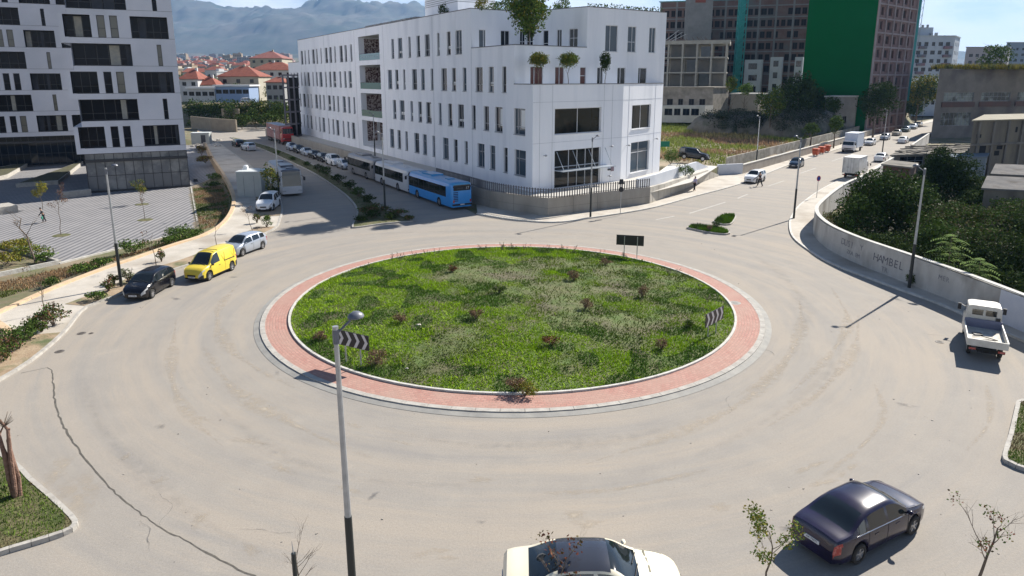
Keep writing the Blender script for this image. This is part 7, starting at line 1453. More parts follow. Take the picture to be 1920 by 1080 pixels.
def person(label, loc, rz, top, bottom, H_=1.75, stride=.25, armf=(.1, -.1), lean=0.0, carry=None):
    t = thing('person', label, 'person', loc, rz); k = H_ / 1.75; s = stride; l = lean
    J = dict(pel=(0, 0, .95), sp=(.03 + l * .3, 0, 1.15), ch=(.04 + l * .7, 0, 1.38), nk=(.04 + l, 0, 1.5), hd=(.06 + l * 1.15, 0, 1.60), tp=(.06 + l * 1.2, 0, 1.72))
    V = list(J.values()); E = [(0, 1), (1, 2), (2, 3), (3, 4), (4, 5)]; Rr = [.13, .12, .14, .055, .095, .085]
    for sd, f, a in ((1, s, armf[0]), (-1, -s, armf[1])):
        b = len(V); V += [(0, sd * .1, .9), (f * .45, sd * .1, .5), (f - .05, sd * .1, .09), (f + .12, sd * .11, .04)]; E += [(0, b), (b, b + 1), (b + 1, b + 2), (b + 2, b + 3)]; Rr += [.095, .065, .042, .04]
        b = len(V); V += [(.04 + l * .7, sd * .19, 1.41), (a * .5 + l * .6, sd * .24, 1.13), (a + .12 + l * .5, sd * .24, .90), (a + .16 + l * .5, sd * .24, .81)]; E += [(2, b), (b, b + 1), (b + 1, b + 2), (b + 2, b + 3)]; Rr += [.06, .045, .033, .03]
    t.scale = (k,) * 3; skinned('body', V, E, Rr, SKIN, t)
    iv = [0, 1, 2]; VV = [V[i] for i in iv]; EE = [(0, 1), (1, 2)]; RR = [.15, .135, .155]
    for q_ in (10, 18): b = len(VV); VV += [V[q_], V[q_ + 1], V[q_ + 2]]; EE += [(2, b), (b, b + 1), (b + 1, b + 2)]; RR += [.075, .058, .045]
    skinned('shirt', VV, EE, RR, top, t)
    VV = [(0, 0, 1.0)]; EE = []; RR = [.145]
    for q_ in (6, 14): b = len(VV); VV += [V[q_], V[q_ + 1], V[q_ + 2]]; EE += [(0, b), (b, b + 1), (b + 1, b + 2)]; RR += [.115, .085, .065]
    skinned('trousers', VV, EE, RR, bottom, t)
    m = MB(); h = J['hd']; m.ell((h[0] - .02, 0, h[2] + .07), (.105, .095, .10), 12, 8); m.build('hair', HAIR, t, True)
    for sd, q_ in ((1, 13), (-1, 21)):
        hnd = MB(); p = Vector(V[q_ if q_ < len(V) else -1])
        for j in range(4): hnd.tube([p + Vector((0, (j - 1.5) * .018, 0)), p + Vector((.02, (j - 1.5) * .02, -.05 - .006 * (j in (1, 2)))), p + Vector((.012, (j - 1.5) * .02, -.09))], [.009, .008, .006], 5)
        hnd.tube([p + Vector((.02, 0, .02)), p + Vector((.05, 0, -.02))], [.01, .007], 5); hnd.build('fingers', SKIN, t, True)
    if carry: carry(t, V)
    return t
x, y = G(1302, 358, .1); person('person in a pale lilac shirt and dark trousers walking beside the ramp wall', (x, y, .1), rd - .3, mat('shirt_lilac', (0.48, 0.44, 0.62)), mat('trousers_black', (0.015, 0.015, 0.02)), 1.82, .22)
x, y = G(1427, 349); person('person in black stepping off the road beside the white crossover', (x - .3, y - .3, 0), rd + 1.2, mat('clothes_black', (0.015, 0.015, 0.02)), MATS['trousers_black'], 1.9, .3, (.5, .3))
def bagf(t, V): m = MB(); m.ell((.15, .34, .6), (.09, .14, .2), 10, 6); m.tube([(.12, .26, .85), (.15, .34, .76)], .01, 4); m.build('bag', mat('bag_green', (0.05, 0.30, 0.20)), t, True)
x, y = G(83, 417, PZ); person('person in dark clothes with a green bag crossing the striped plaza', (x, y, PZ), R(215), MATS['clothes_black'], MATS['trousers_black'], 1.62, .15, (.25, .2), .12, bagf)
x, y = G(367, 340, -.7); tag(MB().box((0, 0, .25), (.6, .9, .4), .5, taper=.7).build('dark_bag', BLKP, loc=(x, y, -.75)), 'dark bag or bundle lying on the paving by the shop front', 'bag')
# ================================================================ BACKGROUND RIGHT
def block(name, label, cat, A, B, dep, zb, zt, wallm, cols_, rows_, ww, hh, z0, pitch, framem=M_FRD, pm=GL_D, roofm=None, parapet=.3, maxw=90, extra=None, skip=0, seed=1, margin=1.2, side=None):
    t = thing(name, label, cat, (A[0], A[1], zb)); d, L_ = dirn(A, B); n = np.array([0.62, 0.79]); A3 = (A[0] + n[0] * dep, A[1] + n[1] * dep); B3 = (B[0] + n[0] * dep, B[1] + n[1] * dep)
    g = random.Random(seed); ops = []
    for r_ in range(rows_):
        for c_ in range(cols_):
            if g.random() < skip: continue
            s = margin + (L_ - 2 * margin) * (c_ + .5) / cols_; w_ = ww * g.uniform(.8, 1.15); ops.append((s - w_ / 2, s + w_ / 2, z0 + r_ * pitch, z0 + r_ * pitch + hh))
    m = MB(); facade(m, A, B, zb, zt, ops, .3)
    so = []
    if side: so = [(1.5 + (dep - 3) * (c_ + .5) / side - ww / 2, 1.5 + (dep - 3) * (c_ + .5) / side + ww / 2, z0 + r_ * pitch, z0 + r_ * pitch + hh) for r_ in range(rows_) for c_ in range(side)]
    facade(m, B, B3, zb, zt, so, .3); facade(m, A3, A, zb, zt, so, .3); facade(m, B3, A3, zb, zt, []); m.sheet([A, B, B3, A3], zt - .5); part(m, 'wall', wallm, t)
    k = 0; sw, sp = MB(), MB()
    for AA, BB, OO in ((A, B, ops), (B, B3, so)):
        for o in OO:
            big = k < maxw; f, p = (MB(), MB()) if big else (sw, sp); winmb(f, p, AA, BB, o, .22, (.5,), (), .09); k += 1
            if big: F = part(f, 'window', framem, t); part(p, 'pane', pm, t, parent=F)
    if sw.v: F = part(sw, 'small_windows', framem, t); F['kind'] = 'stuff'; part(sp, 'pane', pm, t, parent=F)
    if roofm: m = MB(); m.prism([(A[0] - d[0] * .3 - n[0] * .3, A[1] - d[1] * .3 - n[1] * .3), (B[0] + d[0] * .3 - n[0] * .3, B[1] + d[1] * .3 - n[1] * .3), (B3[0] + d[0] * .3, B3[1] + d[1] * .3), (A3[0] - d[0] * .3, A3[1] - d[1] * .3)], zt, zt + parapet, bottom=True); part(m, 'roof', roofm, t)
    if extra: extra(t, A, B, d, n, L_)
    return t
M_BRK = mat('infill_brick', (0.13, 0.075, 0.065), (0.17, 0.12, 0.105), scale=.5, rough=.95, c3=(0.13, 0.13, 0.13), scale2=.2); M_FRC = mat('frame_concrete', (0.17, 0.175, 0.175), (0.22, 0.22, 0.22), scale=.5, rough=.95)
def grid(nc, zb, zt, z0, pitch, rows_, w=.55, proud=.25):
    def f(t, A, B, d, n, L_):
        m = MB()
        for c_ in range(nc + 1): s = .3 + (L_ - .6) * c_ / nc; x, y = A[0] + d[0] * s - n[0] * proud / 2, A[1] + d[1] * s - n[1] * proud / 2; m.box((x, y, (zb + zt) / 2), (w, proud, zt - zb - .02), math.atan2(d[1], d[0]))
        for r_ in range(rows_ + 1): z = z0 - .65 + r_ * pitch; x, y = (A[0] + B[0]) / 2 - n[0] * proud * .4, (A[1] + B[1]) / 2 - n[1] * proud * .4; m.box((x, y, z), (L_, proud * .8, .35), math.atan2(d[1], d[0]))
        part(m, 'concrete_frame', M_FRC, t)
    return f
A = atY(1236, 60, 224)[:2]; B = atY(1520, 60, 212)[:2]
block('unfinished_block', 'long unfinished concrete apartment block with brick infill beside the green wall', 'building', A, B, 16, 0, 37.0, M_BRK, 22, 10, 1.5, 1.9, 2.4, 3.35, pm=mat('void_dark', (0.010, 0.010, 0.012), rough=.9), framem=mat('void_frame', (0.03, 0.03, 0.03)), roofm=mat('teal_edge', (0.10, 0.28, 0.26)), maxw=98, extra=grid(9, 0, 37, 2.4, 3.35, 10), skip=.1)
x1 = atY(1290, 2, 214); m = thing('stair_core', 'bare concrete stair core rising above the unfinished block', 'building', (x1[0] + 3, 213, 0)); c_ = MB(); c_.box((x1[0] + 3.5, 214.5, 19.5), (7, 5, 39)); part(c_, 'wall', M_FRC, m); c_ = MB(); c_.box((x1[0] + 3.2, 211.9, 36.6), (3, .3, 1.8)); part(c_, 'brick_panel', mat('red_brick', (0.22, 0.06, 0.04)), m)
tq = mat('turquoise_net', (0.02, 0.20, 0.20), (0.03, 0.27, 0.26), scale=1, rough=.7); ho = thing('builders_hoist', 'turquoise netted builders hoist leaning up the unfinished block', 'hoist', (*atY(1384, 160, 205)[:2], 0)); p0, p1 = Vector(atY(1380, 170, 205)), Vector(atY(1396, -20, 205)); p0.z = 0; m = MB()
for a, b in ((-1, -1), (1, -1), (1, 1), (-1, 1)): m.bar(p0 + Vector((a, b, 0)), p1 + Vector((a, b, 0)), .25)
for k in range(22):
    f0, f1 = k / 22, (k + 1) / 22; u0, u1 = p0.lerp(p1, f0), p0.lerp(p1, f1); m.bar(u0 + Vector((-1, -1.05, 0)), u1 + Vector((1, -1.05, 0)), .14); m.bar(u1 + Vector((-1, -1.05, 0)), u1 + Vector((1, -1.05, 0)), .2); m.bar(u0 + Vector((-1, -.9, 0)), u1 + Vector((-1, 1, 0)), .12)
part(m, 'lattice', tq, ho); m = MB(); m.add([tuple(p0 + Vector((-.9, .6, 0))), tuple(p0 + Vector((.9, .6, 0))), tuple(p1 + Vector((.9, .6, 0))), tuple(p1 + Vector((-.9, .6, 0)))], [(0, 1, 2, 3)]); part(m, 'net', tq, ho)
WT = mat('new_panel_white', (0.42, 0.46, 0.50), (0.50, .53, .56), scale=.5, rough=.7)
for i, (xa, xb, yt, nr, nc) in enumerate(((1397, 1429, 112, 5, 2), (1445, 1467, 107, 4, 1), (1491, 1506, 107, 4, 1))):
    a, b = atY(xa, yt, 209.5 - i), atY(xb, yt, 208.5 - i); block('clad_section', 'pale newly clad panel strip on the unfinished block, ' + ('widest, two windows across', 'middle one', 'narrow one by the green wall')[i], 'facade', a[:2], b[:2], 1.2, 0, a[2], WT, nc, nr, 1.3, 1.7, a[2] - nr * 3.35 + .6, 3.35, framem=M_FRD)
# sheeted tower
K0 = atY(1512, 60, 178); K1 = atY(1641, 60, 170); K2 = atY(1719, 20, 186)
d, L_ = dirn(K0, K1); gb = thing('sheeted_tower', 'tower under construction with a dark green sheeted wall and brick side', 'building', (K0[0], K0[1], 0)); nb_ = np.array([-d[1], d[0]]) * 16
m = MB(); facade(m, K0[:2], K1[:2], 0, 46, []); part(m, 'green_sheet', mat('green_sheet', (0.0, 0.080, 0.020), (0.0, 0.095, 0.026), scale=.08, rough=.9, spec=.05, bump=.1, bscale=.6), gb)
d2, L2 = dirn(K1, K2); ops = []; nco = 5
for r_ in range(13):
    for c_ in range(nco): s = 1 + (L2 - 2) * (c_ + .5) / nco; ops.append((s - 1.0, s + 1.0 if c_ % 2 else s + .5, 2.3 + r_ * 3.3, 4.2 + r_ * 3.3))
m = MB(); facade(m, K1[:2], K2[:2], 0, 46, ops, .4); m.sheet([K0[:2], K1[:2], K2[:2], (K0[0] + 10, K0[1] + 20)], 45.9); part(m, 'brick_wall', mat('tower_brick', (0.19, 0.12, 0.115), (0.24, 0.165, 0.155), scale=.6, rough=.95), gb)
for o in ops: f, p = MB(), MB(); winmb(f, p, K1[:2], K2[:2], o, .35, (.33, .66), (), .1); F = part(f, 'window', mat('window_frame_brown', (0.12, 0.09, 0.09)), gb); part(p, 'pane', MATS['void_dark'], gb, parent=F)
m = MB(); nn = np.array([d2[1], -d2[0]])
for c_ in range(nco + 1):
    s = .3 + (L2 - .6) * c_ / nco; m.box((K1[0] + d2[0] * s + nn[0] * .15, K1[1] + d2[1] * s + nn[1] * .15, 23), (.5, .4, 46), math.atan2(d2[1], d2[0]))
for r_ in range(14): m.box((K1[0] + d2[0] * L2 / 2 + nn[0] * .12, K1[1] + d2[1] * L2 / 2 + nn[1] * .12, 1.5 + r_ * 3.3), (L2, .34, .35), math.atan2(d2[1], d2[0]))
part(m, 'concrete_frame', mat('tower_frame', (0.25, 0.20, 0.20), (0.32, .27, .27), scale=.5), gb)
x, y = K2[0] + .8, K2[1] + 1; m = MB()
for a, b in ((0, 0), (1.2, 0), (0, 1.2), (1.2, 1.2)): m.bar((x + a, y + b, 22), (x + a + .6, y + b, 50), .1)
for k in range(14): z = 22 + k * 2; m.bar((x, y, z), (x + 1.4, y, z), .07); m.bar((x, y, z), (x + 1.4, y, z + 2), .06)
tag(m.build('lift_mast', mat('mast_steel', (0.30, 0.34, 0.36))), 'thin steel lift mast on the right side of the tower', 'mast'); m = MB(); m.add([(K2[0] + .1, K2[1] - .3, 8), (K2[0] + 1.0, K2[1] + .2, 8), (K2[0] + 1.3, K2[1] + .2, 46), (K2[0] + .1, K2[1] - .3, 46)], [(0, 1, 2, 3)]); part(m, 'side_net', tq, gb)
# concrete skeleton in front, old stone house below
S0, S1 = atY(1225, 80, 190), atY(1366, 82, 184); sk = thing('concrete_skeleton', 'bare concrete frame of a four storey building behind the old stone house', 'building', (S0[0], S0[1], 3)); m = MB(); zt = S1[2] + .5; d, L_ = dirn(S0, S1); n = np.array([-d[1], d[0]])
for f_ in range(4): z = zt - f_ * 3.9; m.box((S0[0] + d[0] * L_ / 2 + n[0] * 7, S0[1] + d[1] * L_ / 2 + n[1] * 7, z), (L_ + (.8 if not f_ else 0), 14.5, .95 if not f_ else .35), math.atan2(d[1], d[0]))
for c_ in range(6):
    for k in (0, 6.5, 13.5): s = .4 + (L_ - .8) * c_ / 5; m.box((S0[0] + d[0] * s + n[0] * k, S0[1] + d[1] * s + n[1] * k, (3 + zt) / 2), (.45, .45, zt - 3), math.atan2(d[1], d[0]))
part(m, 'concrete_frame', mat('pale_concrete', (0.26, 0.25, 0.22), (0.33, .32, .28), scale=.7, rough=.9), sk); m = MB(); g = random.Random(6)
for c_ in range(5):
    for f_ in range(1, 4):
        if g.random() < .7: s = .4 + (L_ - .8) * (c_ + .5) / 5; m.box((S0[0] + d[0] * s + n[0] * 6.2, S0[1] + d[1] * s + n[1] * 6.2, zt - f_ * 3.9 + 1.9), (L_ / 5 - .5, .2, 3.5), math.atan2(d[1], d[0]))
part(m, 'infill_wall', mat('grey_infill', (0.11, 0.12, 0.12), (0.16, .15, .14), scale=.5), sk); m = MB()
for c_ in range(22): s = L_ * g.random(); m.bar((S0[0] + d[0] * s + n[0] * 3, S0[1] + d[1] * s, zt), (S0[0] + d[0] * s + g.uniform(-.2, .2), S0[1] + d[1] * s, zt + g.uniform(.8, 1.6)), .06)
part(m, 'rebar', mat('rebar', (0.10, 0.06, 0.04)), sk); m = MB()
for k in range(4): p = atY(1247 + k * 7, 58, 186); m.bar((p[0], 186, zt + .3), (p[0] + 3.6 if k < 3 else p[0], 186, zt + 3 - k * .5), .12)
part(m, 'scaffold', M_POLE, sk)
O0, O1 = atY(1238, 165, 172), atY(1338, 167, 170); block('old_stone_house', 'old stone house with empty dark windows beside the lot', 'house', O0[:2], O1[:2], 10, 3.5, O0[2], mat('old_stone', (0.24, 0.215, 0.18), (0.32, 0.29, 0.25), scale=1.2, rough=.95, bump=.5, c3=(0.16, .145, .12), scale2=.4), 4, 1, 1.3, 2.6, O0[2] - 5.2, 3.2, framem=M_FRD, pm=MATS['void_dark'], skip=0, roofm=mat('old_roof', (0.25, 0.22, 0.18)))
O0, O1 = atY(1236, 198, 166), atY(1322, 199, 165); block('white_annex', 'low white annex with dark garage door before the stone house', 'house', O0[:2], O1[:2], 5, 3.5, O0[2], mat('annex_white', (0.42, 0.41, 0.38), (0.5, .49, .46), scale=.8), 4, 1, 1.7, 1.6, 5.2, 3, framem=M_FRD)
O0, O1 = atY(1371, 177, 178), atY(1423, 177, 176); block('plain_hut', 'plain beige wall hut between the stone house and the round tree', 'hut', O0[:2], O1[:2], 6, 2, O0[2], mat('beige_wall', (0.28, 0.25, 0.20), (0.33, .3, .25), scale=.6), 1, 1, .8, 1, 4.0, 3, roofm=M_KERBW)
O0, O1 = atY(1548, 182, 168), atY(1606, 184, 170); block('pale_hut', 'pale concrete hut with slab roof between two dark trees', 'hut', O0[:2], O1[:2], 8, 1, O0[2], mat('pale_hut_wall', (0.30, 0.28, 0.25), (0.24, .22, .2), scale=.6), 2, 1, 1.2, 1.8, 3.0, 3, roofm=M_KERBW)
# far blocks at right
A, B = atY(1700, 68, 262), atY(1792, 64, 262); block('apartment_building', 'pale blue grey apartment block with flat overhanging roof beyond the trees', 'building', A[:2], B[:2], 16, 0, A[2], mat('block_blue', (0.34, 0.40, 0.48), (0.40, .45, .52), scale=.3), 6, 8, 1.5, 1.4, A[2] - 3.1 * 8, 3.05, roofm=mat('pale_slab', (0.40, 0.46, 0.48)), extra=lambda t, A, B, d, n, L_: part(MB().box((A[0] + 8, A[1] + 5, A_z + 1.6), (9, 5, 3)), 'roof_room', MATS['block_blue'], t) if True else None, side=2, margin=1.0) if False else None
def topper(z):
    def f(t, A, B, d, n, L_):
        part(MB().box((A[0] + L_ * .45, A[1] + 6, z + 1.9), (7, 5, 3)), 'roof_room', MATS['block_blue'], t); m = MB()
        for k in range(6): m.box((A[0] + L_ * (.2 + .1 * k), A[1] + 3, z + (3.8 if 1 < k < 4 else .9)), (.9, .7, .9 + .2 * (k % 2)), .4 * k)
        part(m, 'water_tanks', M_FRAME, t); m = MB()
        for r_ in range(7):
            for c_ in (0, 3): s = L_ * (.36 if not c_ else .88); m.box((A[0] + d[0] * s - n[0] * .5, A[1] + d[1] * s - n[1] * .5, z - 4.0 - r_ * 3.05), (2.9, 1.0, 1.0), math.atan2(d[1], d[0]))
        part(m, 'balcony', mat('balcony_mixed', (0.22, 0.10, 0.12), (0.10, .16, .2), scale=.25), t)
    return f
mat('block_blue', (0.34, 0.40, 0.48), (0.40, .45, .52), scale=.3)
block('apartment_building', 'pale blue grey apartment block with flat overhanging roof beyond the trees', 'building', A[:2], B[:2], 16, 0, A[2], MATS['block_blue'], 6, 8, 1.5, 1.4, A[2] - 3.1 * 8, 3.05, roofm=mat('pale_slab', (0.40, 0.46, 0.48)), extra=topper(A[2]), side=3, margin=1.0)
A, B = atY(1812, 89, 330), atY(1892, 90, 330); block('far_block', 'pinkish grey far block left of the bluish one', 'building', A[:2], B[:2], 14, 0, A[2], mat('block_pink', (0.30, 0.28, 0.30)), 6, 8, 1.6, 1.4, A[2] - 26, 3.1, roofm=M_FRC)
A, B = atY(1888, 80, 400), atY(1990, 80, 400); block('far_block', 'bluish slab block at the far right edge', 'building', A[:2], B[:2], 14, 0, A[2], mat('block_slate', (0.20, 0.25, 0.32)), 8, 9, 1.6, 1.4, A[2] - 29, 3.1, roofm=M_FRC)
p = atY(1700, 146, 240); q2 = atY(1760, 146, 240); m = MB(); m.box(((p[0] + q2[0]) / 2, 240, p[2] - 1.5), (q2[0] - p[0], 6, 3)); tag(m.build('white_wall_building', P_WH), 'low white building glimpsed above the yellow green trees', 'building')
# ================================================================ BACKGROUND LEFT: HOUSES, HEDGE, TOWN, MOUNTAINS
TILE = mat('roof_tile', (0.18, 0.045, 0.028), (0.26, 0.08, 0.048), scale=.9, rough=.85, bump=.3, stretch=(1, 1, 1)); CREAM = mat('house_cream', (0.33, 0.30, 0.24), (0.40, .37, .30), scale=.5, rough=.85); HW = mat('house_white', (0.46, 0.46, 0.46), (0.54, .54, .54), scale=.5, rough=.8); HB = mat('house_blue', (0.24, 0.33, 0.50))
def house(name, label, xa, xb, ye, yb_z, Y, dep, rh, wm, rm, nw, floors=2, hip=True, gable=False, skew=0, wsize=1.3):
    A, B = atY(xa, ye, Y), atY(xb, ye, Y + skew); zb, zt = yb_z, A[2]; t = thing(name, label, 'house', (A[0], A[1], zb)); d, L_ = dirn(A, B); n = np.array([-d[1], d[0]]); ops = []
    for f_ in range(floors):
        zz = zt - 2.2 - f_ * 3.0
        if zz < zb + .3: break
        for k in range(nw): s = L_ * (k + .5) / nw; ops.append((s - wsize / 2, s + wsize / 2, zz, zz + 1.25))
    A2, B2 = A[:2], B[:2]; A3, B3 = (A[0] + n[0] * dep, A[1] + n[1] * dep), (B[0] + n[0] * dep, B[1] + n[1] * dep); m = MB(); facade(m, A2, B2, zb, zt, ops, .2); facade(m, B2, B3, zb, zt, []); facade(m, A3, A2, zb, zt, []); facade(m, B3, A3, zb, zt, []); part(m, 'wall', wm, t)
    for o in ops: f, p = MB(), MB(); winmb(f, p, A2, B2, o, .15, (.5,), (), .08); F = part(f, 'window', M_FRD, t); part(p, 'pane', GL_D, t, parent=F)
    o_ = .5; Q = [tuple(np.array(a) + d * i * o_ + n * j * o_) for a, i, j in ((A2, -1, -1), (B2, 1, -1), (B3, 1, 1), (A3, -1, 1))]; m = MB()
    if rh:
        ins = min(L_ / 2 - .1, dep / 2) if hip else 0; c0 = (np.array(Q[0]) + np.array(Q[3])) / 2 + d * ins; c1 = (np.array(Q[1]) + np.array(Q[2])) / 2 - d * ins; v = [(*p, zt) for p in Q] + [(*c0, zt + rh), (*c1, zt + rh)]; m.add(v, [(0, 1, 5, 4), (1, 2, 5), (2, 3, 4, 5), (3, 0, 4), (3, 2, 1, 0)]); m.prism(Q, zt - .15, zt - .01, bottom=True)
        part(m, 'roof', rm, t); c = MB(); c.box((c0[0] + 1.5, c0[1], zt + rh), (.7, .7, 1.2)); part(c, 'chimney', wm, t)
    else: m.prism(Q, zt, zt + .5, bottom=True); part(m, 'roof', rm, t)
    return t
house('villa', 'cream two storey house with a hipped red tile roof in the middle', 408, 484, 143, 6.4, 236, 12, 3.4, CREAM, TILE, 3); house('villa', 'long white house with red roof left of the office building', 470, 548, 131, 6.4, 268, 12, 3.0, HW, TILE, 5); house('villa', 'large cream house with dark red roof behind the long white one', 468, 528, 109, 6.4, 330, 16, 3.5, CREAM, mat('roof_tile_dark', (0.20, 0.07, 0.055), (0.26, .10, .08), scale=.9), 4)
house('villa', 'white gabled house with orange roof beside the apartment block', 336, 370, 148, 6.4, 226, 9, 3.0, HW, TILE, 2, gable=True); house('villa', 'small orange roofed annex between gabled house and cream house', 368, 404, 159, 6.4, 228, 7, 2.6, HW, TILE, 2, 1)
house('bungalow', 'single storey white house with flat canopy roof above the hedge', 352, 402, 166, 6.6, 214, 8, 0, HW, P_WH, 4, 1, wsize=1.6); house('bungalow', 'single storey pale blue house with flat white roof above the hedge', 403, 466, 162, 6.6, 214, 8, 0, HB, P_WH, 5, 1, wsize=1.8)
house('villa', 'low grey house with small red roof near the office corner', 498, 532, 154, 4.0, 214, 8, 1.6, mat('house_grey', (0.28, 0.28, 0.28)), TILE, 3, 2)
x, y, z = atY(464, 184, 212); car('white car parked beside the pale blue bungalow', 'hatch', P_WH, (x, y, 6.62), .2, detail=1)
hp = [atY(xx, 190, 206)[:2] for xx in (350, 375, 400, 425, 450, 475, 500, 525, 540)]
for i, p in enumerate(hp[:-1]):
    bl = []; q_ = random.Random(i)
    for k in range(9): f = k / 9; bl.append(((hp[i + 1][0] - p[0]) * f, (hp[i + 1][1] - p[1]) * f + q_.uniform(-1, 1), 2.2 + q_.uniform(-.8, .8), 1.6, 1.4, 2.0 + q_.random()))
    t = thing('hedge_bush', 'dark hedge section below the bungalows, ' + ('leftmost', 'second', 'third', 'fourth', 'fifth', 'sixth', 'seventh', 'last before the office')[i], 'hedge', (*p, 2.5), 0, 'hedge below the bungalows'); MB().tube([(0, 0, -2), (0, 0, 2)], .1, 5).build('stem', BARK, t); V, F, T = leaves(bl, .5, 1.0, DKG + MDG + (YLG[:1] if i > 3 else []), 700 + i, .25); npmesh('foliage', V, F, LEAF, t, T)
for i, (px, py, Y, r) in enumerate(((452, 222, 192, 3.2), (478, 214, 196, 3.0), (505, 218, 190, 3.0), (525, 205, 198, 3.4), (360, 230, 200, 2.0), (430, 205, 202, 2.5), (505, 165, 226, 3.0), (440, 160, 222, 2.0))):
    x, _, z = atY(px, py, Y); bush('slope_bush', 'rounded dark bush on the slope by the far lane, ' + ('beside the old wall end', 'behind the red lorry', 'above the red lorry roof', 'tall one at the office end', 'left of the old wall', 'small one mid slope', 'yellowish, between villas', 'in front of the cream villa')[i], (x, Y, gz(x, Y)), r, max(2.0, z - gz(x, Y) + r * .6), DKG + MDG if i != 6 else YLG + MDG, 720 + i, .45, 1.1, 'bush', 'bushes on the far slope', 8)
w0, w1, w2 = atY(356, 214, 196), atY(395, 217, 186), atY(441, 220, 182); m = MB(); wallpath(m, [w0[:2], w1[:2], w2[:2]], .4, -.1, [3.4, 3.4, 3.2]); tag(m.build('old_wall', mat('old_wall_tan', (0.33, 0.28, 0.21), (0.26, .22, .17), scale=.8, rough=.95, bump=.3)), 'old tan retaining wall at the end of the left road', 'wall')
w0, w1 = atY(415, 208, 203), atY(448, 206, 203); m = MB(); wallpath(m, [w0[:2], w1[:2]], .3, 2, 5.2); tag(m.build('old_wall', MATS['old_wall_tan']), 'short grey wall above the tan one on the slope', 'wall')
# rusty scaffold building beside office
a, b = atY(529, 142, 150), atY(549, 142, 150); sc_ = thing('dark_side_block', 'dark narrow unfinished building end beside the office far corner', 'building', (a[0], 150, 0)); m = MB()
for k in range(6): m.box(((a[0] + b[0]) / 2, 152, 1.5 + k * 2.6), (b[0] - a[0], 4, .3))
for xx in (a[0], (a[0] + b[0]) / 2, b[0]): m.box((xx, 150.2, 7.3), (.3, .3, 14.6))
part(m, 'concrete_frame', mat('dark_frame', (0.10, 0.10, 0.12)), sc_); m = MB(); m.box(((a[0] + b[0]) / 2, 153, 7), (b[0] - a[0] - .2, 1.5, 14)); part(m, 'back_wall', UND, sc_)
# town
q = random.Random(33); TW_ = [mat('town_' + n_, c) for n_, c in (('white', (0.55, 0.55, 0.54)), ('cream', (0.42, 0.37, 0.29)), ('grey', (0.30, 0.30, 0.31)), ('ochre', (0.36, 0.27, 0.18)), ('pink', (0.36, 0.26, 0.24)))]
TWIN = mat('town_window', (0.04, 0.05, 0.06))
def townhouse(x, y, z, w_, d_, h_, rz, m_, red, label, cnt):
    t = thing('town_house', label, 'house', (x, y, z), rz, 'houses of the distant town'); b = MB(); b.box((0, 0, h_ / 2), (w_, d_, h_)); b.build('wall', m_, t)
    m = MB(); nf = max(1, int(h_ / 3.2)); nw = max(2, int(w_ / 3.2))
    for f_ in range(nf):
        for k in range(nw): m.box((-w_ / 2 + w_ * (k + .5) / nw, -d_ / 2 - .02, 1.7 + f_ * 3.1), (1.4, .1, 1.5))
    m.build('windows', TWIN, t)
    if red: m = MB(); e = .5; m.add([(-w_ / 2 - e, -d_ / 2 - e, h_), (w_ / 2 + e, -d_ / 2 - e, h_), (w_ / 2 + e, d_ / 2 + e, h_), (-w_ / 2 - e, d_ / 2 + e, h_), (-w_ / 4, 0, h_ + 2.6), (w_ / 4, 0, h_ + 2.6)], [(0, 1, 5, 4), (1, 2, 5), (2, 3, 4, 5), (3, 0, 4), (3, 2, 1, 0)]); m.build('roof', TILE, t)
    else: m = MB(); m.box((0, 0, h_ + .2), (w_ + .5, d_ + .5, .4)); m.box((w_ * .2, 0, h_ + 1.2), (w_ * .3, d_ * .4, 1.8)); m.build('roof', m_, t)
def rise(Y): return 5 + max(0, (Y - 300)) * .036
for i in range(250):
    Y = 420 * (6.6 ** (q.random() ** .75)); px = q.uniform(330, 560); x = (px - 960) / FPX * Y * 1.0; z = rise(Y) if Y > 300 else 6.2; big = q.random() < .18; w_ = q.uniform(14, 24) if big else q.uniform(8, 15); big = big and Y > 1000; h_ = q.uniform(10, 18) if big else q.uniform(4, 8)
    if Y < 350: h_ = q.uniform(4, 6)
    townhouse(x, Y, z, w_, q.uniform(8, 12), h_, q.uniform(-.5, .5), q.choice(TW_), (not big) and q.random() < .5, 'pale house among the distant town between the tower and the office', i)
fieldmb = MB(); Ys = [296, 400, 700, 1200, 2000, 2900]; vs = []
for Y in Ys: vs += [(-1.1 * Y, Y, rise(Y) - .1), (-.02 * Y, Y, rise(Y) - .1)]
fieldmb.add(vs + [(-1.1 * 296, 290, 0), (-.02 * 296, 290, 0)], [(2 * i, 2 * i + 1, 2 * i + 3, 2 * i + 2) for i in range(5)] + [(12, 13, 1, 0)]); tag(fieldmb.build('town_ground', mat('town_green', (0.045, 0.07, 0.03), (0.16, 0.14, 0.11), scale=.02, rough=.95, detail=12)), kind='structure')
g = np.random.default_rng(50); bl = []
for i in range(260): Y = 290 * (7.0 ** (g.random())); px = g.uniform(325, 560); bl.append(((px - 960) / FPX * Y, Y, rise(Y) + 2, 4 + Y * .008, 4, 3.2))
V, F, T = leaves(bl, 2.2, .25, DKG + MDG, 51, .2); o = npmesh('town_trees', V, F, LEAF, None, T); tag(o, 'dark green tree canopy scattered through the distant town', 'trees', kind='stuff')
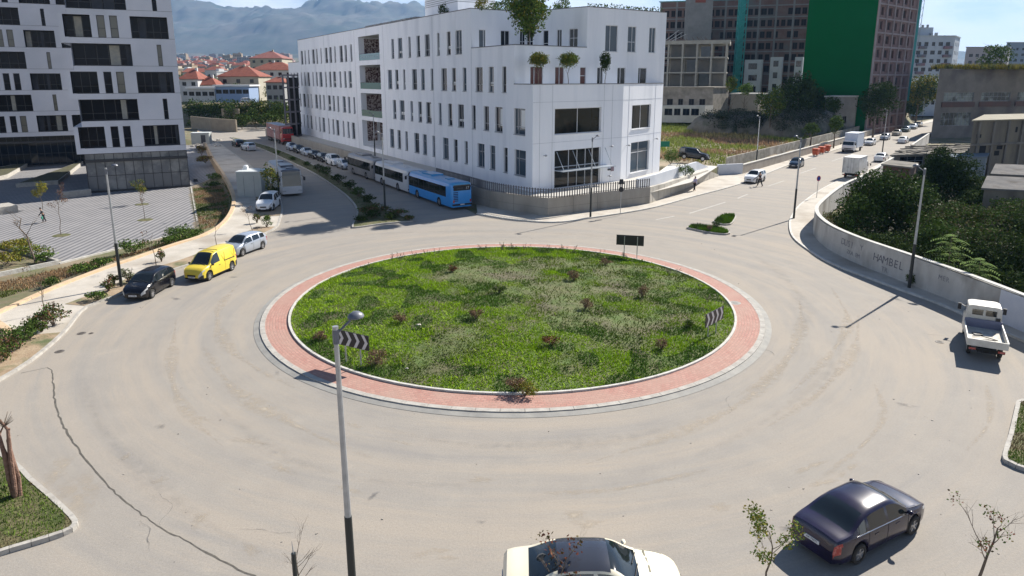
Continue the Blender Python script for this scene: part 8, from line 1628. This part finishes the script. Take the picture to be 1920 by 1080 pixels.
# mountains: real ridges several kilometres off
def ridge(name, Y0, dep, xa, xb, prof, col, seed, nx_=220, ny_=40):
    g = np.random.default_rng(seed); X = np.linspace(xa, xb, nx_); T_ = np.linspace(0, 1, ny_); XX_, TT = np.meshgrid(X, T_); H0 = np.interp(XX_, [p[0] for p in prof], [p[1] for p in prof]); k = .0022 * 4000 / Y0
    nz = sum(vnoise(XX_ + 9000, TT * dep + 500, k * f_, seed + j) * a for j, (f_, a) in enumerate(((.6, .42), (1.4, .22), (4, .14), (9, .10), (20, .06)))); ZZ_ = H0 * (TT ** .8) * (.62 + .55 * nz) * np.where(TT > .8, 1 - (TT - .8) * 1.6, 1); ZZ_ = ZZ_ - 6
    Vv = np.c_[XX_.ravel(), (Y0 + TT * dep).ravel(), ZZ_.ravel()]; ii_ = np.arange(nx_ * ny_).reshape(ny_, nx_); Ff = np.stack([ii_[:-1, :-1], ii_[:-1, 1:], ii_[1:, 1:], ii_[1:, :-1]], -1).reshape(-1, 4); o = npmesh(name, Vv, Ff, col, smooth=True); return tag(o, kind='structure')
MT = mat('mountain_slope', (0.05, 0.065, 0.045), (0.13, 0.12, 0.10), scale=.004, rough=1, detail=12)
ridge('foothills', 2900, 900, -2700, 200, [(-2700, 200), (-1900, 190), (-1300, 170), (-800, 220), (-300, 150), (200, 100)], MT, 3)
ridge('mountain', 4000, 2600, -4600, 400, [(-4600, 820), (-3400, 860), (-2600, 880), (-1800, 890), (-1000, 880), (-400, 850), (400, 700)], MT, 7)
ridge('hills', 3800, 1200, 1700, 4200, [(1700, 40), (2400, 150), (2800, 260), (3300, 300), (4200, 330)], MT, 9, 80, 20)
# ---------------- air between here and the mountains
hz = MB(); hz.box((-150, 3350, 595), (10400, 7100, 1204)); ho_ = hz.build('haze', mat('haze_shell', (1, 1, 1))); tag(ho_, kind='stuff'); hm = bpy.data.materials.new('haze_air'); hm.use_nodes = True; t_ = hm.node_tree; t_.nodes.clear(); o1 = t_.nodes.new('ShaderNodeOutputMaterial'); pv = t_.nodes.new('ShaderNodeVolumePrincipled'); pv.inputs['Color'].default_value = (0.24, 0.46, 0.82, 1); pv.inputs['Density'].default_value = HAZE; pv.inputs['Anisotropy'].default_value = 0.2; t_.links.new(pv.outputs[0], o1.inputs['Volume']); ho_.data.materials.clear(); ho_.data.materials.append(hm)
for v in ho_.data.vertices:
    if v.co.z < 0: v.co.z = -9.0

for i, (px, py, Y, r) in enumerate(((1690, 470, 48, 2.2), (1740, 480, 46, 2.2), (1800, 505, 43, 2.0), (1860, 520, 42, 2.3), (1915, 545, 41, 2.4), (1640, 450, 51, 1.9), (1880, 480, 45, 2.2), (1930, 500, 45, 2.6), (1820, 470, 47, 2.0))):
    x, _, z = atY(px, py, Y); x = offwall(x, Y, r); bush('yard_bush', 'low black green thicket right behind the graffiti wall, ' + ('left of the lamp', 'at the lamp', 'under the first feathery plant', 'right of the second feathery plant', 'touching the right edge', 'farthest left', 'upper right', 'cut by the right edge', 'between both feathery plants')[i], (x, Y, -.45), r, max(1.3, z + 1.2), DKG, 800 + i, .2, 1.3, 'bush', 'thickets behind the graffiti wall', 8, .1)

x0_, _, z0_ = atY(1826, 226, 100); dt = MB(); g = random.Random(44)
sb_ = next(o for o in COL.objects if o.name.startswith('stained_block'))
d_, n_ = np.array([.97, .24]), None
A_ = atY(1826, 226, 100); B_ = atY(1960, 226, 105); d_, L2_ = dirn(A_, B_); nn_ = np.array([d_[1], -d_[0]])
for k in range(5): s = L2_ * (.08 + .2 * k); dt.box((A_[0] + d_[0] * s + nn_[0] * .12, A_[1] + d_[1] * s + nn_[1] * .12, 3.6), (.35, .22, 8.0), math.atan2(d_[1], d_[0]))
dt.box((A_[0] + d_[0] * L2_ / 2 + nn_[0] * .15, A_[1] + d_[1] * L2_ / 2 + nn_[1] * .15, 4.3), (L2_, .28, .3), math.atan2(d_[1], d_[0]))
part(dt, 'pilaster', M_RUIN, sb_)
dt = MB()
for k in range(7): s = L2_ * g.uniform(.03, .95); z = g.uniform(.5, 6.5); dt.box((A_[0] + d_[0] * s + nn_[0] * .01, A_[1] + d_[1] * s + nn_[1] * .01, z), (g.uniform(.4, 1.3), .03, g.uniform(.4, 1.4)), math.atan2(d_[1], d_[0]))
part(dt, 'broken_opening', MATS['void_dark'], sb_)
for o_, (xa, ya, Ya, n_k) in ((sb_, (1830, 224, 102, 0)),): pass
rs = next(o for o in COL.objects if o.name.startswith('ruined_shed')); dt = MB()
A_ = atY(1672, 288, 104); B_ = atY(1830, 292, 108); d_, L2_ = dirn(A_, B_)
for k in range(26): s, t2 = L2_ * g.random(), g.uniform(0, 14); dt.box((A_[0] + d_[0] * s + .62 * t2, A_[1] + d_[1] * s + .79 * t2, 2.75 + t2 * .01), (g.uniform(.3, 2.2), g.uniform(.1, .8), g.uniform(.05, .25)), g.uniform(0, 3))
part(dt, 'roof_debris', M_RUIN, rs); dt = MB()
for k in range(3): t2 = 3 + k * 4.5; dt.bar((A_[0] + .62 * t2, A_[1] + .79 * t2, 2.75), (A_[0] + d_[0] * L2_ + .62 * t2, A_[1] + d_[1] * L2_ + .79 * t2, 2.8), .3, .18)
part(dt, 'roof_kerb', M_RF, rs)

for i, (px, py, Y, r) in enumerate(((1836, 338, 78, 2.0), (1858, 372, 68, 2.2), (1812, 372, 70, 2.0), (1890, 385, 63, 2.2))):
    x, _, z = atY(px, py, Y); bush('yard_bush', 'leafy bush between the sheds in the right yard, ' + ('before the milky panes', 'at the pale roof corner', 'right of the round dark tree', 'under the pale roof eave')[i], (x, Y, -.45), r, max(1.6, z + 1.4), MDG + DKG, 820 + i, .2, 1.3, 'bush', 'bushes between the yard sheds', 8, .1)
